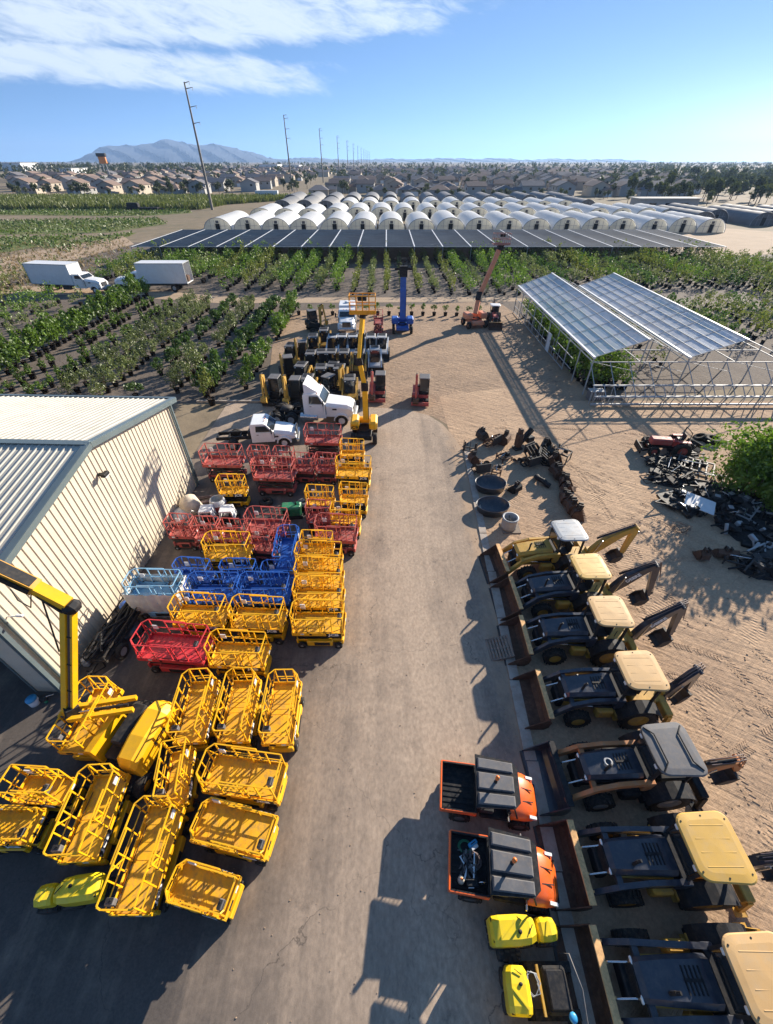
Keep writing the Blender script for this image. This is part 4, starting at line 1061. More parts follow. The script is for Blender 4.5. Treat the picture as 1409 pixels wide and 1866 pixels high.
def make_loader(label, m, loc, deg, up=0.0):
    t = thing("skid_steer_loader", label, "skid steer", loc, math.radians(deg), "compact machines parked in the dirt lot")
    for sy in (-1, 1):
        k = B(RUB); pr = [(-1.05, .25), (-.85, .02), (.85, .02), (1.05, .25), (.6, .62), (-.85, .62)]; k.prism(pr, sy * .72 - .18, sy * .72 + .18); k.use(DRK)
        for i in range(4): k.lathe([(.001, -.19), (.15, -.19), (.15, .19), (.001, .19)], (-.6 + .4 * i, sy * .72, .2), 'y', 8)
        k.build("track", t)
    b = B(m); b.prism([(1.0, .3), (1.0, .62), (.5, .8), (-1.0, 1.15), (-1.45, 1.1), (-1.45, .4), (-1.2, .3)], -.54, .54); b.use(BLK); b.prism([(-1.0, 1.16), (-1.5, 1.12), (-1.5, .5), (-1.46, .5)], -.50, .50); b.build("body", t)
    b = B(BLK)
    for x, dx in ((-.75, 0), (.62, -.08)):
        for y in (-.46, .46): b.bar((x, y, .9), (x + dx, y, 2.05), .09, .09)
    b.use(SEAT); b.box((-.2, 0, 1.2), (.5, .6, .7), .08); cb = b.build("cab", t)
    b = B(GRY if m is CATY else GRL); b.box((-.1, 0, 2.08), (1.5, 1.04, .09), .03); b.use(BLK); b.box((-.4, 0, 2.14), (.7, .8, .05), .02); b.build("cab_roof", cb)
    b = B(GLS); b.quad((.63, -.42, .85), (.63, .42, .85), (.55, .42, 2.0), (.55, -.42, 2.0)); b.quad((-.76, -.42, 1.2), (-.76, .42, 1.2), (-.76, .42, 2.0), (-.76, -.42, 2.0))
    for y in (-.47, .47): b.quad((-.7, y, 1.1), (.58, y, 1.1), (.54, y, 1.98), (-.7, y, 1.98))
    b.build("window", cb)
    for sy in (-1, 1):
        b = B(m); b.prism([(-1.35, 1.0), (-1.2, 1.62), (-.9, 1.7), (1.05, 1.12 + up), (1.42, .45 + up), (1.28, .40 + up), (.95, .95 + up), (-.85, 1.5), (-1.05, 1.45), (-1.15, 1.0)], sy * .66 - .07, sy * .66 + .07); b.build("lift_arm", t)
        l = B(LAMPW); l.box((.66, sy * .36, 2.0), (.05, .14, .08), .02); l.build("headlight", t)
    b = B(DRK); z = up * .9
    b.prism([(2.15, .04 + z), (1.45, .03 + z), (1.36, .3 + z), (1.5, .62 + z), (1.54, .60 + z), (1.42, .3 + z), (1.5, .09 + z), (2.15, .07 + z)], -.9, .9)
    for sy in (-.9, .87): b.prism([(2.15, .04 + z), (1.45, .03 + z), (1.36, .3 + z), (1.5, .62 + z), (2.05, .2 + z)], sy, sy + .03)
    b.build("bucket", t)
    return t
EX = make_excavator("yellow mini excavator with upright arm, leftmost of the front row behind the tractor unit", CATY, (0, 0, 0), 0, (1.25, 2.9, 1.55, 1.1))
p = G(493, 686, 2.35); EX.location = (p.x, p.y, 0); EX.rotation_euler = (0, 0, math.radians(-95))
for (px, py, dg, lb) in [(531, 689, -92, "yellow mini excavator second from the left in the front row behind the tractor unit"),
                         (518, 650, -75, "yellow mini excavator with high arm at the nursery edge, left of the middle row"),
                         (545, 622, -80, "yellow mini excavator farther back beside the potted shrubs"),
                         (604, 685, 60, "yellow mini excavator turned away behind the tractor unit's fairing"),
                         (570, 566, 30, "lone yellow mini excavator farthest back on the left side of the dirt lot")]:
    p = G(px, py, 2.35); copy_tree(EX, (p.x, p.y, 0), math.radians(dg), lb)
RX = make_excavator("red mini excavator with upright arm beside the far yellow boom", REDF, (0, 0, 0), 0, (1.3, 2.9, 1.55, 1.0))
p = G(687, 680, 2.35); RX.location = (p.x, p.y, 0); RX.rotation_euler = (0, 0, math.radians(-92))
p = G(768, 686, 2.35); copy_tree(RX, (p.x, p.y, 0), math.radians(-95), "red mini excavator with raised arm standing alone on the dirt lot")
SK = make_loader("black cabbed skid steer with yellow arms, third in the front row behind the tractor unit", CATY, (0, 0, 0), 0)
p = G(560, 687, 2.1); SK.location = (p.x, p.y, 0); SK.rotation_euler = (0, 0, math.radians(-92))
for (px, py, dg, lb) in [(637, 688, -88, "yellow armed skid steer just left of the far yellow boom, front row"),
                         (566, 642, -90, "yellow armed skid steer at the right end of the middle left cluster"),
                         (529, 628, -95, "yellow armed skid steer at the back of the middle left cluster"),
                         (570, 612, -86, "yellow armed skid steer behind the middle left cluster"),
                         (585, 668, -88, "yellow armed skid steer second gap from the left behind the front row"), (618, 668, -92, "yellow armed skid steer behind the tractor unit's roof fairing"), (604, 640, -90, "yellow armed skid steer left of the one standing alone"), (655, 640, -92, "yellow armed skid steer between the far yellow boom and the white pair"),
                         (586, 640, -84, "yellow armed skid steer between the middle cluster and the centre"), (606, 664, -96, "yellow armed skid steer right behind the front row's middle"),
                         (590, 600, -88, "yellow armed skid steer near the white service truck's left side"), (657, 606, -91, "yellow armed skid steer hidden behind the far yellow boom"), (548, 664, -99, "yellow armed skid steer between the front row and the middle cluster"),
                         (627, 640, -90, "yellow armed skid steer alone in the middle of the lot, nearer than its row")]:
    p = G(px, py, 2.1); copy_tree(SK, (p.x, p.y, 0), math.radians(dg), lb)
SW = make_loader("white and black skid steer, left end of the row before the white service truck", WHP, (0, 0, 0), 0)
p = G(606, 612, 2.1); SW.location = (p.x, p.y, 0); SW.rotation_euler = (0, 0, math.radians(-90))
for (px, py, dg, lb) in [(624, 611, -91, "white and black skid steer, second in the row before the white service truck"),
                         (643, 611, -88, "white and black skid steer, third in the row before the white service truck"),
                         (676, 612, -90, "white and black skid steer right of the far yellow boom, back row"),
                         (696, 612, -92, "white and black skid steer at the right end of the back row"),
                         (683, 634, -88, "white and black skid steer right of the far yellow boom, nearest one")]:
    p = G(px, py, 2.1); copy_tree(SW, (p.x, p.y, 0), math.radians(dg), lb)
p = G(690, 606); lift("rl", p.x, p.y, -90, "dark based red scissor lift far back beside the white service truck")
t = make_backhoe("small red tractor with pale canopy beside the salmon boom lift", (14.6, 60.3, 0), -95, roofm=WHP, hoodm=REDF, armm=DRK, framem=DRK, boomm=DRK)
t["group"] = "machines at the back of the dirt lot"; t["category"] = "tractor"; t.name = "compact_tractor"
t.scale = (.85, .85, .85)
# ------------------------------------------------------------------ attachments and scrap
def jit(a): return R.uniform(-a, a)
def fn_digbucket(m, w=.6, s=1.0):
    def f(b):
        b.use(m); q = [(0, .75), (-.28, .55), (-.34, .22), (-.12, .02), (.45, .04), (.45, .08), (-.08, .08), (-.27, .25), (-.22, .52), (.02, .68)]
        b.prism([(x * s, z * s) for x, z in q], -w / 2, w / 2)
        for y in (-w / 2, w / 2 - .03): b.prism([(0, .75 * s), (-.28 * s, .55 * s), (-.34 * s, .22 * s), (-.12 * s, .02), (.45 * s, .04), (.2 * s, .5 * s)], y, y + .03)
        for k in range(4): b.box((.5 * s, -w / 2 + .08 + k * (w - .16) / 3, .06), (.16, .06, .05))
        b.use(DRK); b.box((-.05 * s, -.1, .82 * s), (.26 * s, .05, .3 * s)); b.box((-.05 * s, .1, .82 * s), (.26 * s, .05, .3 * s)); b.tube((-.05 * s, -.2, .85 * s), (-.05 * s, .2, .85 * s), .03)
    return f
def fn_frame(m, w=1.2, l=1.6, h=.4, n=4):
    def f(b):
        b.use(m)
        for y in (-w / 2, w / 2): b.bar((-l / 2, y, h), (l / 2, y, h), .08, .1); b.bar((-l / 2, y, 0), (-l / 2, y, h + .3), .07, .07); b.bar((l / 2, y, 0), (l / 2, y, h), .07, .07)
        for k in range(n + 1): b.bar((-l / 2 + l * k / n, -w / 2, h), (-l / 2 + l * k / n, w / 2, h), .07, .07)
        b.use(CHR); b.tube((-l * .4, 0, h + .1), (l * .3, .1, h + .22), .035); b.use(BLK); b.box((l * .2, -.1, h + .2), (.3, .26, .3), .05); b.pipe([(-l * .3, .2, h + .1), (0, .35, h + .4), (l * .3, .1, h + .2)], .02, 5)
    return f
def fn_engine(m):
    def f(b):
        b.use(m); b.box((0, 0, .42), (.7, .5, .36), .06); b.use(DRK); b.box((0, 0, .15), (1.1, .6, .14)); b.lathe([(.001, -.06), (.18, -.06), (.18, .06), (.001, .06)], (.1, .32, .4), 'y', 12)
        for sx in (-.4, .4):
            for sy in (-.38, .38): b.use(RUB); b.lathe([(.02, -.07), (.2, -.07), (.2, .07), (.02, .07)], (sx, sy, .2), 'y', 12)
        b.use(CHR); b.tube((.2, .1, .55), (.2, .1, .85), .03); b.pipe([(-.4, -.2, .3), (-.9, -.2, .9), (-.95, .2, .9), (-.4, .2, .3)], .02, 5); b.use(GRL); b.box((-.1, 0, .63), (.3, .26, .08), .02)
    return f
def fn_mower(m):
    def f(b):
        b.use(m); b.prism([(-.5, -.8), (.4, -.8), (.6, -.5), (.6, .5), (.4, .8), (-.5, .8), (-.65, .3), (-.65, -.3)], .18, .34, 'z'); b.use(DRK)
        for y in (-.5, 0, .5): b.lathe([(.001, .36), (.16, .36), (.16, .44), (.05, .48), (.001, .48)], (0, y, 0), 'z', 12)
        b.bar((-.6, -.3, .3), (-1.5, 0, .5), .06, .08); b.bar((-.6, .3, .3), (-1.5, 0, .5), .06, .08)
        for y in (-.7, .7):
            b.use(RUB); b.lathe([(.03, -.06), (.18, -.06), (.18, .06), (.03, .06)], (.7, y, .18), 'y', 12); b.use(GRL); b.tube((.4, y, .36), (.72, y, .36), .03)
    return f
def fn_grapple(m):
    def f(b):
        b.use(m)
        for y in (-.5, -.17, .17, .5):
            b.prism([(-.3, .9), (-.15, .95), (.35, .6), (.6, .15), (.5, .12), (.2, .45), (-.2, .75)], y - .03, y + .03); b.prism([(-.3, .9), (-.36, .4), (.1, .02), (.55, .06), (.5, .12), (.12, .1), (-.24, .45)], y - .03, y + .03)
        b.tube((-.28, -.55, .85), (-.28, .55, .85), .06, 8); b.tube((-.25, -.55, .4), (-.25, .55, .4), .05, 8); b.use(CHR); b.tube((-.3, 0, .5), (.2, 0, .75), .04)
        b.use(DRK); b.box((-.38, 0, .65), (.1, 1.0, .7), .02)
    return f
def fn_auger(m):
    def f(b):
        b.use(m); b.tube((-.8, 0, .2), (.8, 0, .2), .05, 8)
        for k in range(44):
            a0, a1 = k * .5, (k + 1) * .5; x0, x1 = -.75 + k * .034, -.75 + (k + 1) * .034
            b.quad((x0, .05 * math.cos(a0), .2 + .05 * math.sin(a0)), (x0, .2 * math.cos(a0), .2 + .2 * math.sin(a0)), (x1, .2 * math.cos(a1), .2 + .2 * math.sin(a1)), (x1, .05 * math.cos(a1), .2 + .05 * math.sin(a1)))
    return f
def fn_breaker(m):
    def f(b):
        b.use(m); b.box((0, 0, .8), (.42, .5, 1.1), .05); b.box((0, 0, 1.5), (.3, .4, .5), .05); b.use(DRK); b.tube((0, 0, .3), (0, 0, -.02), .08, 8, .03); b.box((0, .0, .1), (.6, .6, .14)); b.use(CHR); b.tube((.25, .1, 1.1), (.3, .1, 1.6), .03)
    return f
def fn_fork(m):
    def f(b):
        b.use(m); b.box((-.5, 0, .4), (.08, 1.1, .08)); b.box((-.5, 0, .1), (.08, 1.1, .08))
        for y in (-.4, .4): b.box((-.44, y, .4), (.06, .12, .8)); b.bar((-.44, y, .05), (.7, y, .03), .12, .05)
        for y in (-.5, 0, .5): b.box((-.5, y, .5), (.05, .05, .9))
    return f
def fn_tyre(r=.5, w=.35):
    def f(b):
        b.use(RUB); b.lathe([(r * .5, 0), (r * .92, 0), (r, .07), (r, w - .07), (r * .92, w), (r * .5, w), (r * .48, w * .5), (r * .5, 0)], (0, 0, 0), 'z', 20)
        for k in range(20):
            a = 2 * PI * k / 20; b.bar((r * math.cos(a), r * math.sin(a), .04), (r * math.cos(a + .15), r * math.sin(a + .15), w - .04), .05, .04, up=(math.cos(a), math.sin(a), 0))
    return f
def fn_pile(m1, m2, n, rx, ry, s=.5):
    def f(b):
        b.use(m1); rg = []
        for hh, kk in ((0, 1.05), (.12, .9), (.22, .6), (.28, .2)): rg.append([(rx * kk * math.cos(q * .524) * R.uniform(.85, 1.1), ry * kk * math.sin(q * .524) * R.uniform(.85, 1.1), hh * R.uniform(.8, 1.3)) for q in range(12)])
        b.loft(rg)
        for k in range(n):
            x, y, z = jit(rx), jit(ry), R.uniform(.08, .5)
            b.use(R.choice([m1, m1, m2]))
            if k % 3 == 0: b.bar((x - jit(s) - .3, y - jit(s), z), (x + R.uniform(.1, s), y + jit(s), z + jit(.2)), .08, .08)
            elif k % 3 == 1: b.at((x, y, z), R.uniform(0, 3), jit(.5)); b.box((0, 0, 0), (R.uniform(.15, s), R.uniform(.15, s), R.uniform(.08, .3)), .03); b.at()
            else: b.tube((x, y, .02), (x + jit(.3), y + jit(.3), z + .3), R.uniform(.03, .1), 8)
    return f
def put(name, label, cat, px, py, fn, rz=0, z=0):
    p = G(px, py, z); return small_thing(name, label, cat, (p.x, p.y, z), fn, rz)
ATT = [
 ("skid_fork", "black pallet fork frame lying at the far end of the kerb", "fork frame", 858, 818, fn_fork(DRK), 1.2),
 ("rake_attachment", "rusty toothed attachment second from the kerb's far end", "attachment", 897, 812, fn_grapple(RUST), 2.3),
 ("breaker_attachment", "tall rusty black hydraulic breaker standing in the attachment row", "breaker", 942, 818, fn_breaker(RUST), .3),
 ("grapple", "black grapple bucket with raised claws in the attachment row", "grapple", 968, 832, fn_grapple(DRK), -1.0),
 ("grapple", "large black grapple at the middle of the attachment row", "grapple", 988, 842, fn_grapple(BLK), -.4),
 ("digging_bucket", "rusty bucket at the right end of the attachment row", "bucket", 1008, 848, fn_digbucket(RUST, .9, 1.2), -.8),
 ("digging_bucket", "dark bucket between the grapple and the rusty end bucket", "bucket", 1003, 832, fn_digbucket(DRK, .7, 1.1), .9),
 ("post_auger", "black auger leaning among attachments near the kerb", "auger", 880, 855, fn_auger(DRK), 1.0),
 ("grapple", "black root grapple beside the kerb, behind the oval tubs", "grapple", 876, 862, fn_grapple(BLK), 1.8),
 ("plate_attachment", "small dark steel frame on the sand left of the tall breaker", "frame", 918, 838, fn_frame(RUST, .7, .9, .3, 2), .5),
 ("auger_bit", "rusty auger bit lying behind the black curved chute", "auger", 952, 842, fn_auger(RUST), .2),
 ("bucket_attachment", "dark bucket lying behind the fork frame at the kerb's far end", "bucket", 878, 800, fn_digbucket(DRK, .8, 1.1), .6),
 ("bucket_attachment", "rusty bucket leaning between the toothed attachment and the tall breaker", "bucket", 918, 808, fn_digbucket(RUST, .9, 1.2), 2.6),
 ("trencher", "black trencher chain bar standing right of the tall breaker", "trencher", 955, 812, lambda b: (b.use(BLK), b.bar((-.6, 0, .2), (.5, .1, 1.3), .25, .4), b.use(DRK), [b.box((-.6 + .1 * k, -.16, .28 + .1 * k), (.08, .06, .2)) for k in range(11)], b.box((.4, .1, .5), (.6, .7, .5), .05)), .4),
 ("bucket_attachment", "wide black bucket behind the row's large grapple", "bucket", 992, 822, fn_digbucket(BLK, 1.3, 1.2), -.5),
 ("plate_attachment", "dark frame leaning at the right end of the attachment row", "frame", 1022, 838, fn_frame(DRK, .9, 1.0, .7, 2), -.7),
 ("grapple", "small black grapple just below the large grapple", "grapple", 966, 850, fn_grapple(BLK), 2.0),
 ("bucket_attachment", "rusty bucket at the head of the toothed bucket row", "bucket", 1012, 866, fn_digbucket(RUST, .9, 1.1), .3),
 ("bucket_attachment", "black bucket on the sand between the tubs and the curved chute", "bucket", 938, 896, fn_digbucket(BLK, .7, .9), 2.2),
 ("plate_attachment", "small rusty frame above the farther oval tub", "frame", 905, 862, fn_frame(RUST, .6, .8, .3, 2), 1.2),
 ("bucket_attachment", "rusty bucket near the fork frame, right beside the kerb", "bucket", 862, 842, fn_digbucket(RUST, .7, 1.0), .2),
]
for a in ATT: put(*a)
# the row of toothed buckets
BK = None
for k in range(9):
    f = k / 8; p = G(1018 + 24 * f + 6 * math.sin(k), 872 + 72 * f, 0)
    if BK is None:
        BK = small_thing("digging_bucket", "rusty toothed digging bucket in the diagonal row behind the yellow hooded backhoe", "bucket", (p.x, p.y, 0), fn_digbucket(RUST, .55, 1.0), .1); BK["group"] = "toothed buckets in a diagonal row"; o = BK
    else:
        o = BK.copy(); COL.objects.link(o); o.location = (p.x, p.y, 0)
    o.rotation_euler = (0, jit(.15), jit(.4)); s = R.uniform(.8, 1.25); o.scale = (s, s, s)
# oval stock tanks
def tub(label, px, py, m):
    b = B(m); e = 1.28
    b.lathe([(.62, 0), (.74, .02), (.80, .50), (.83, .55), (.80, .56), (.77, .50), (.70, .05), (.001, .04)], (0, 0, 0), 'z', 28)
    b.v = [(x * e, y, z) for x, y, z in b.v]
    o = b.build("stock_tank"); p = G(px, py, .2); o.location = (p.x, p.y, 0); o.rotation_euler = (0, 0, jit(.2)); return tag(o, label, "tub")
tub("black oval tub, the farther of two by the kerb", 893, 886, BLG); tub("black oval tub, the nearer of two by the kerb", 897, 926, BLG)
t = thing("culvert_ring", "short white ribbed pipe standing on a small wooden board near the tubs", "pipe", G(926, 962, 0))
b = B(GRL); b.lathe([(.40, .08), (.46, .10), (.43, .22), (.46, .34), (.43, .46), (.46, .58), (.43, .7), (.48, .80), (.50, .86), (.42, .88), (.38, .84), (.36, .1)], (0, 0, 0), 'z', 22); b.build("pipe_body", t)
b = B(BLK); b.bar((-.36, 0, .72), (.36, 0, .72), .03, .03); b.bar((0, -.36, .72), (0, .36, .72), .03, .03); b.build("brace", t)
b = B(WOOD); b.box((.12, -.05, .035), (1.1, .95, .06), .01); b.build("board", t)
b = B(BLK); b.pipe([(-.1, .55, .15), (-.25, .3, .3), (-.2, 0, .35), (.1, -.2, .3), (.25, -.45, .2), (.45, -.6, .16)], .19, 10); o = b.build("drain_chute"); p = G(985, 880); o.location = p; tag(o, "thick black curved chute lying on the sand", "chute")
# right side machines
t = thing("farm_tractor", "dull red farm tractor with front frame beside the green bush", "tractor", G(1212, 825), math.radians(172))
b = B(REDF); b.box((.7, 0, 1.0), (1.5, .62, .5), .08); b.box((-.5, 0, .9), (.8, .5, .5), .06); b.build("hood", t)
b = B(BLK); b.box((0, 0, .62), (2.6, .4, .3), .04); b.bar((1.4, -.5, .55), (1.4, .5, .55), .1, .1); b.bar((.9, -.5, .6), (2.0, -.55, .4), .08, .14); b.bar((.9, .5, .6), (2.0, .55, .4), .08, .14); b.box((2.1, 0, .4), (.1, 1.3, .5), .02); b.build("frame", t)
for sy in (-1, 1):
    wheel(t, (-.65, sy * .72, .62), .62, .38, REDF, lugs=True); wheel(t, (1.15, sy * .6, .38), .38, .22, REDF, lugs=True, n=14)
    f = B(REDF); f.box((-.65, sy * .55, 1.28), (.9, .3, .06), .02); f.build("fender", t)
b = B(SEAT); b.box((-.55, 0, 1.25), (.45, .45, .12), .04); b.box((-.76, 0, 1.5), (.1, .45, .4), .04); b.build("seat", t)
b = B(BLK); b.pipe([(-.9, -.5, .9), (-.9, -.5, 2.0), (-.9, .5, 2.0), (-.9, .5, .9)], .035, 6); b.build("roll_bar", t)
TY = put("loose_tyre", "big loose tyre lying flat against the green bush", "tyre", 1296, 806, fn_tyre(.62, .42))
for (px, py, lb) in [(1276, 800, "loose tyre between the red tractor and the green bush"), (1178, 806, "loose tyre at the left end of the red tractor"), (1262, 812, "worn tyre leaning on the red tractor's rear")]:
    o = TY.copy(); COL.objects.link(o); o.location = G(px, py); o.rotation_euler = (jit(.5), jit(.5), jit(2)); s = R.uniform(.7, .95); o.scale = (s, s, s); o["label"] = lb
SCR = [
 ("implement_frame", "grey steel implement frame with long struts in front of the green bush", "frame", 1262, 858, fn_frame(GRY, 1.6, 2.2, .5, 5), -.6),
 ("implement_frame", "dark implement frame left of the grey strutted one", "frame", 1228, 866, fn_frame(DRK, 1.2, 1.6, .4, 4), .5),
 ("implement_frame", "long dark frame against the foot of the green bush", "frame", 1290, 878, fn_frame(DRK, 1.2, 2.4, .35, 5), -.4),
 ("lawn_implement", "black mower deck at the left end of the row below the frames", "mower deck", 1222, 918, fn_mower(BLK), .3),
 ("small_engine", "black engine unit left of the white sheet", "engine", 1238, 908, fn_engine(BLK), 1.1),
 ("small_engine", "black and white wheeled engine right of the white sheet", "engine", 1303, 918, fn_engine(DRK), -.5),
 ("small_engine", "grey wheeled engine second right of the white sheet", "engine", 1326, 912, fn_engine(BLK), .4),
 ("small_engine", "dark wheeled engine at the bush's lower edge", "engine", 1350, 918, fn_engine(GRY), 2.0),
 ("lawn_implement", "dark mower deck behind the white sheet", "mower deck", 1292, 896, fn_mower(DRK), 1.6),
 ("steel_bracket", "pale steel bracket frame above the scrap rows at the right edge", "frame", 1352, 945, fn_frame(GRL, .7, .9, .4, 2), .7),
 ("steel_bracket", "pale steel frame standing in the scrap by the right edge", "frame", 1384, 938, fn_frame(GRL, .8, 1.1, .5, 2), -.3),
 ("scrap_heap", "heap of black machine parts by the right edge", "scrap heap", 1376, 972, fn_pile(BLK, DRK, 40, 1.6, 1.2, .7), 0),
 ("scrap_heap", "heap of dark tangled parts below the white sheet's right end", "scrap heap", 1340, 958, fn_pile(BLK, GRL, 30, 1.1, .8, .6), 0),
 ("scrap_heap", "heap of grey and black brackets nearest the right edge", "scrap heap", 1398, 1005, fn_pile(DRK, GRL, 30, .9, .9, .6), 0),
 ("scraper_attachment", "small rusty box shaped attachment standing alone on the sand", "attachment", 1276, 1018, fn_digbucket(RUST, .5, .9), 1.5),
 ("scraper_attachment", "wide rusty blade attachment right of the small box shaped one", "attachment", 1318, 1015, fn_digbucket(RUST, 1.1, .8), 1.4),
 ("steel_bracket", "dark frame lying across the wide rusty blade", "frame", 1350, 1028, fn_frame(DRK, .9, 1.8, .3, 3), -.5),
 ("wire_coil", "tangle of rusty wire on the sand below the mower deck", "wire", 1238, 966, lambda b: (b.use(RUST), [b.pipe([(.5 * math.cos(k * .5 + q) + jit(.1), .35 * math.sin(k * .5 + q) + jit(.1), .1 + .06 * q + jit(.05)) for k in range(13)], .012, 4) for q in range(5)]), 0),
 ("bent_rod_frame", "thin bent rod frame lying on the sand left of the frames", "frame", 1186, 872, lambda b: (b.use(RUST), b.pipe([(-.8, -.4, .03), (.5, -.5, .03), (.7, .3, .03), (-.5, .5, .03)], .025, 5, True), b.tube((-.6, 0, .03), (.6, 0, .03), .02)), .3),
 ("scrap_heap", "long heap of black parts along the foot of the green bush", "scrap heap", 1318, 900, fn_pile(BLK, DRK, 46, 2.0, .8, .7), 0),
 ("scrap_heap", "heap of black parts between white sheet and right edge", "scrap heap", 1352, 936, fn_pile(BLK, DRK, 46, 1.5, .9, .7), 0),
 ("scrap_heap", "heap of dark tubes and boxes left of the grey strutted frame", "scrap heap", 1248, 842, fn_pile(BLK, DRK, 30, 1.2, .7, .7), 0),
 ("scrap_heap", "dark heap below the grey brackets at the right edge", "scrap heap", 1385, 1038, fn_pile(BLK, DRK, 36, 1.3, .8, .8), 0),
 ("small_engine", "dark wheeled engine below the white sheet's left corner", "engine", 1256, 936, fn_engine(BLK), .2),
 ("small_engine", "black wheeled engine lowest in the row by the white sheet", "engine", 1322, 936, fn_engine(BLK), 1.3),
 ("scrap_heap", "heap of dark parts piled against the red tractor's rear", "scrap heap", 1240, 822, fn_pile(BLK, DRK, 30, 1.0, .6, .6), 0),
 ("scrap_heap", "dark heap above the mower deck, left of the grey strutted frame", "scrap heap", 1222, 878, fn_pile(BLK, DRK, 34, 1.3, .7, .7), 0),
 ("scrap_heap", "black heap reaching farthest left below the red tractor", "scrap heap", 1196, 846, fn_pile(DRK, BLK, 22, .8, .5, .6), 0),
 ("implement_frame", "black implement frame beside the black heap below the red tractor", "frame", 1215, 856, fn_frame(BLK, 1.3, 1.9, .5, 4), .9),
]
for a in SCR: put(*a)
t = thing("flat_sheet", "bright white sheet lying tilted on an engine frame", "panel", G(1273, 922, .4), math.radians(-28)); t.rotation_euler = (math.radians(12), math.radians(8), math.radians(-30)); t.location.z = .62
b = B(WHP); b.box((0, 0, 0), (1.7, 1.15, .05), .01); b.build("sheet_panel", t)
b = B(DRK)
for x in (-.6, .6):
    for y in (-.4, .4): b.bar((x, y, -.02), (x * .9, y, -.7), .06, .06)
b.build("support_frame", t)
# ------------------------------------------------------------------ things along the shed
def bag(b, m, r, h):
    b.use(m); rings = []
    for z, k in ((0, .9), (.2, 1.08), (.55, 1.0), (.8, .75), (.95, .4), (1, .12)):
        rings.append([(r * k * math.cos(a) * (1 + .12 * math.sin(3 * a + z * 5)), r * k * math.sin(a) * (1 + .12 * math.cos(2 * a + z * 4)), h * z) for a in [2 * PI * i / 16 for i in range(16)]])
    b.loft(rings, smooth=True)
BEI = mat("beige_tarp", (.55, .47, .37), .8, 0, .25, 2, bump=.5, bscale=7)
put("tarp_bundle", "large beige wrapped bundle against the shed wall behind the red lifts", "bundle", 352, 932, lambda b: bag(b, BEI, .62, 1.25))
put("tarp_bundle", "flatter dirty white wrapped bundle left of the large beige one", "bundle", 333, 942, lambda b: bag(b, TARP, .6, .6))
put("hose_stack", "stack of grey and brown hoses right of the beige bundle", "hoses", 378, 926, lambda b: (b.use(HOSE), [b.pipe([(-1.0, .12 * k + jit(.1), .1 + .07 * (k % 4)), (0, .12 * k + jit(.2), .14 + .07 * (k % 4)), (1.1, .12 * k + jit(.1), .1)], .05, 6) for k in range(9)]), .3)
put("mixer_drum", "rusty red mixer drum with pale rim near the hoses", "mixer", 404, 936, lambda b: (b.use(REDD), b.lathe([(.2, .2), (.5, .5), (.5, .9)], (0, 0, 0), 'z', 16), b.use(TARP), b.lathe([(.5, .9), (.42, 1.2), (.36, 1.22), (.38, 1.18), (.46, .9), (.2, .4)], (0, 0, 0), 'z', 16), b.use(BLK), b.box((0, 0, .15), (.9, .6, .2), .04)))
for (px, lb) in ((384, "white framed wheeled machine, left of a pair behind the small red lifts"), (420, "white framed wheeled machine, right of a pair behind the small red lifts")):
    put("walk_saw", lb, "machine", px, 952, lambda b: (fn_engine(BLK)(b), b.use(WHP), b.prism([(-.45, .5), (-.35, 1.15), (.35, 1.15), (.45, .5), (.38, .5), (.3, 1.05), (-.3, 1.05), (-.38, .5)], -.35, .35)), .1)
put("loose_tyre", "old tyre lying between the lone yellow lift and the pale red one", "tyre", 486, 918, fn_tyre(.42, .3))
put("barrel_reel", "dark hose reel standing beside the green generator", "reel", 556, 930, lambda b: (b.use(GRY), b.lathe([(.1, .1), (.42, .1), (.42, .16), (.2, .18), (.2, .6), (.42, .62), (.42, .68), (.1, .68)], (0, 0, 0), 'z', 18), b.use(BLK), b.lathe([(.2, .2), (.34, .2), (.34, .58), (.2, .58)], (0, 0, 0), 'z', 14)))
put("generator", "green portable generator behind the blue lift turned end on", "generator", 534, 940, lambda b: (b.use(GRN), b.box((0, 0, .55), (1.2, .7, .7), .08), b.use(BLK), b.box((0, 0, .1), (1.3, .8, .2), .03), b.box((-.3, -.36, .6), (.4, .02, .3)), b.tube((.3, 0, .9), (.3, 0, 1.1), .05, 8)), .1)
t = thing("utility_trailer", "black trailer with grey wheel parked tight along the shed wall", "trailer", (-12.3, 11.0, 0), math.radians(85))
b = B(RUB); b.box((0, 0, .62), (3.2, 1.0, .14), .02); b.bar((-1.6, 0, .55), (-2.7, 0, .5), .1, .1)
for y in (-.48, .48):
    b.bar((-1.6, y, 1.0), (1.6, y, 1.0), .05, .05)
    for k in range(5): b.bar((-1.6 + .8 * k, y, .6), (-1.6 + .8 * k, y, 1.0), .04, .04)
b.build("trailer_bed", t)
for sy in (-1, 1): wheel(t, (-.9, sy * .62, .36), .36, .22, GRL)
b = B(BLK)
for k in range(16): b.pipe([(-1.5 + jit(.2), jit(.4), .72 + .02 * k), (-.5 + jit(.3), jit(.4), .78 + .025 * k), (.4 + jit(.3), jit(.4), .74 + .02 * k), (1.4 + jit(.3), jit(.4), .72 + .01 * k)], .05, 6)
q = b.build("black_hose_bundle"); q.location = (-12.3, 11.0, 0); q.rotation_euler = (0, 0, math.radians(85)); tag(q, "black hoses heaped on the trailer along the shed wall", "hoses")
put("black_bag_heap", "heap of black plastic sheeting at the foot of the white tarp wrapped lift", "plastic sheet", 240, 1150, lambda b: bag(b, BLG, .55, .5))
put("blue_tarp", "crumpled bright blue plastic under the corner of the white tarp wrapped lift", "plastic sheet", 232, 1106, lambda b: bag(b, BLU, .3, .35))
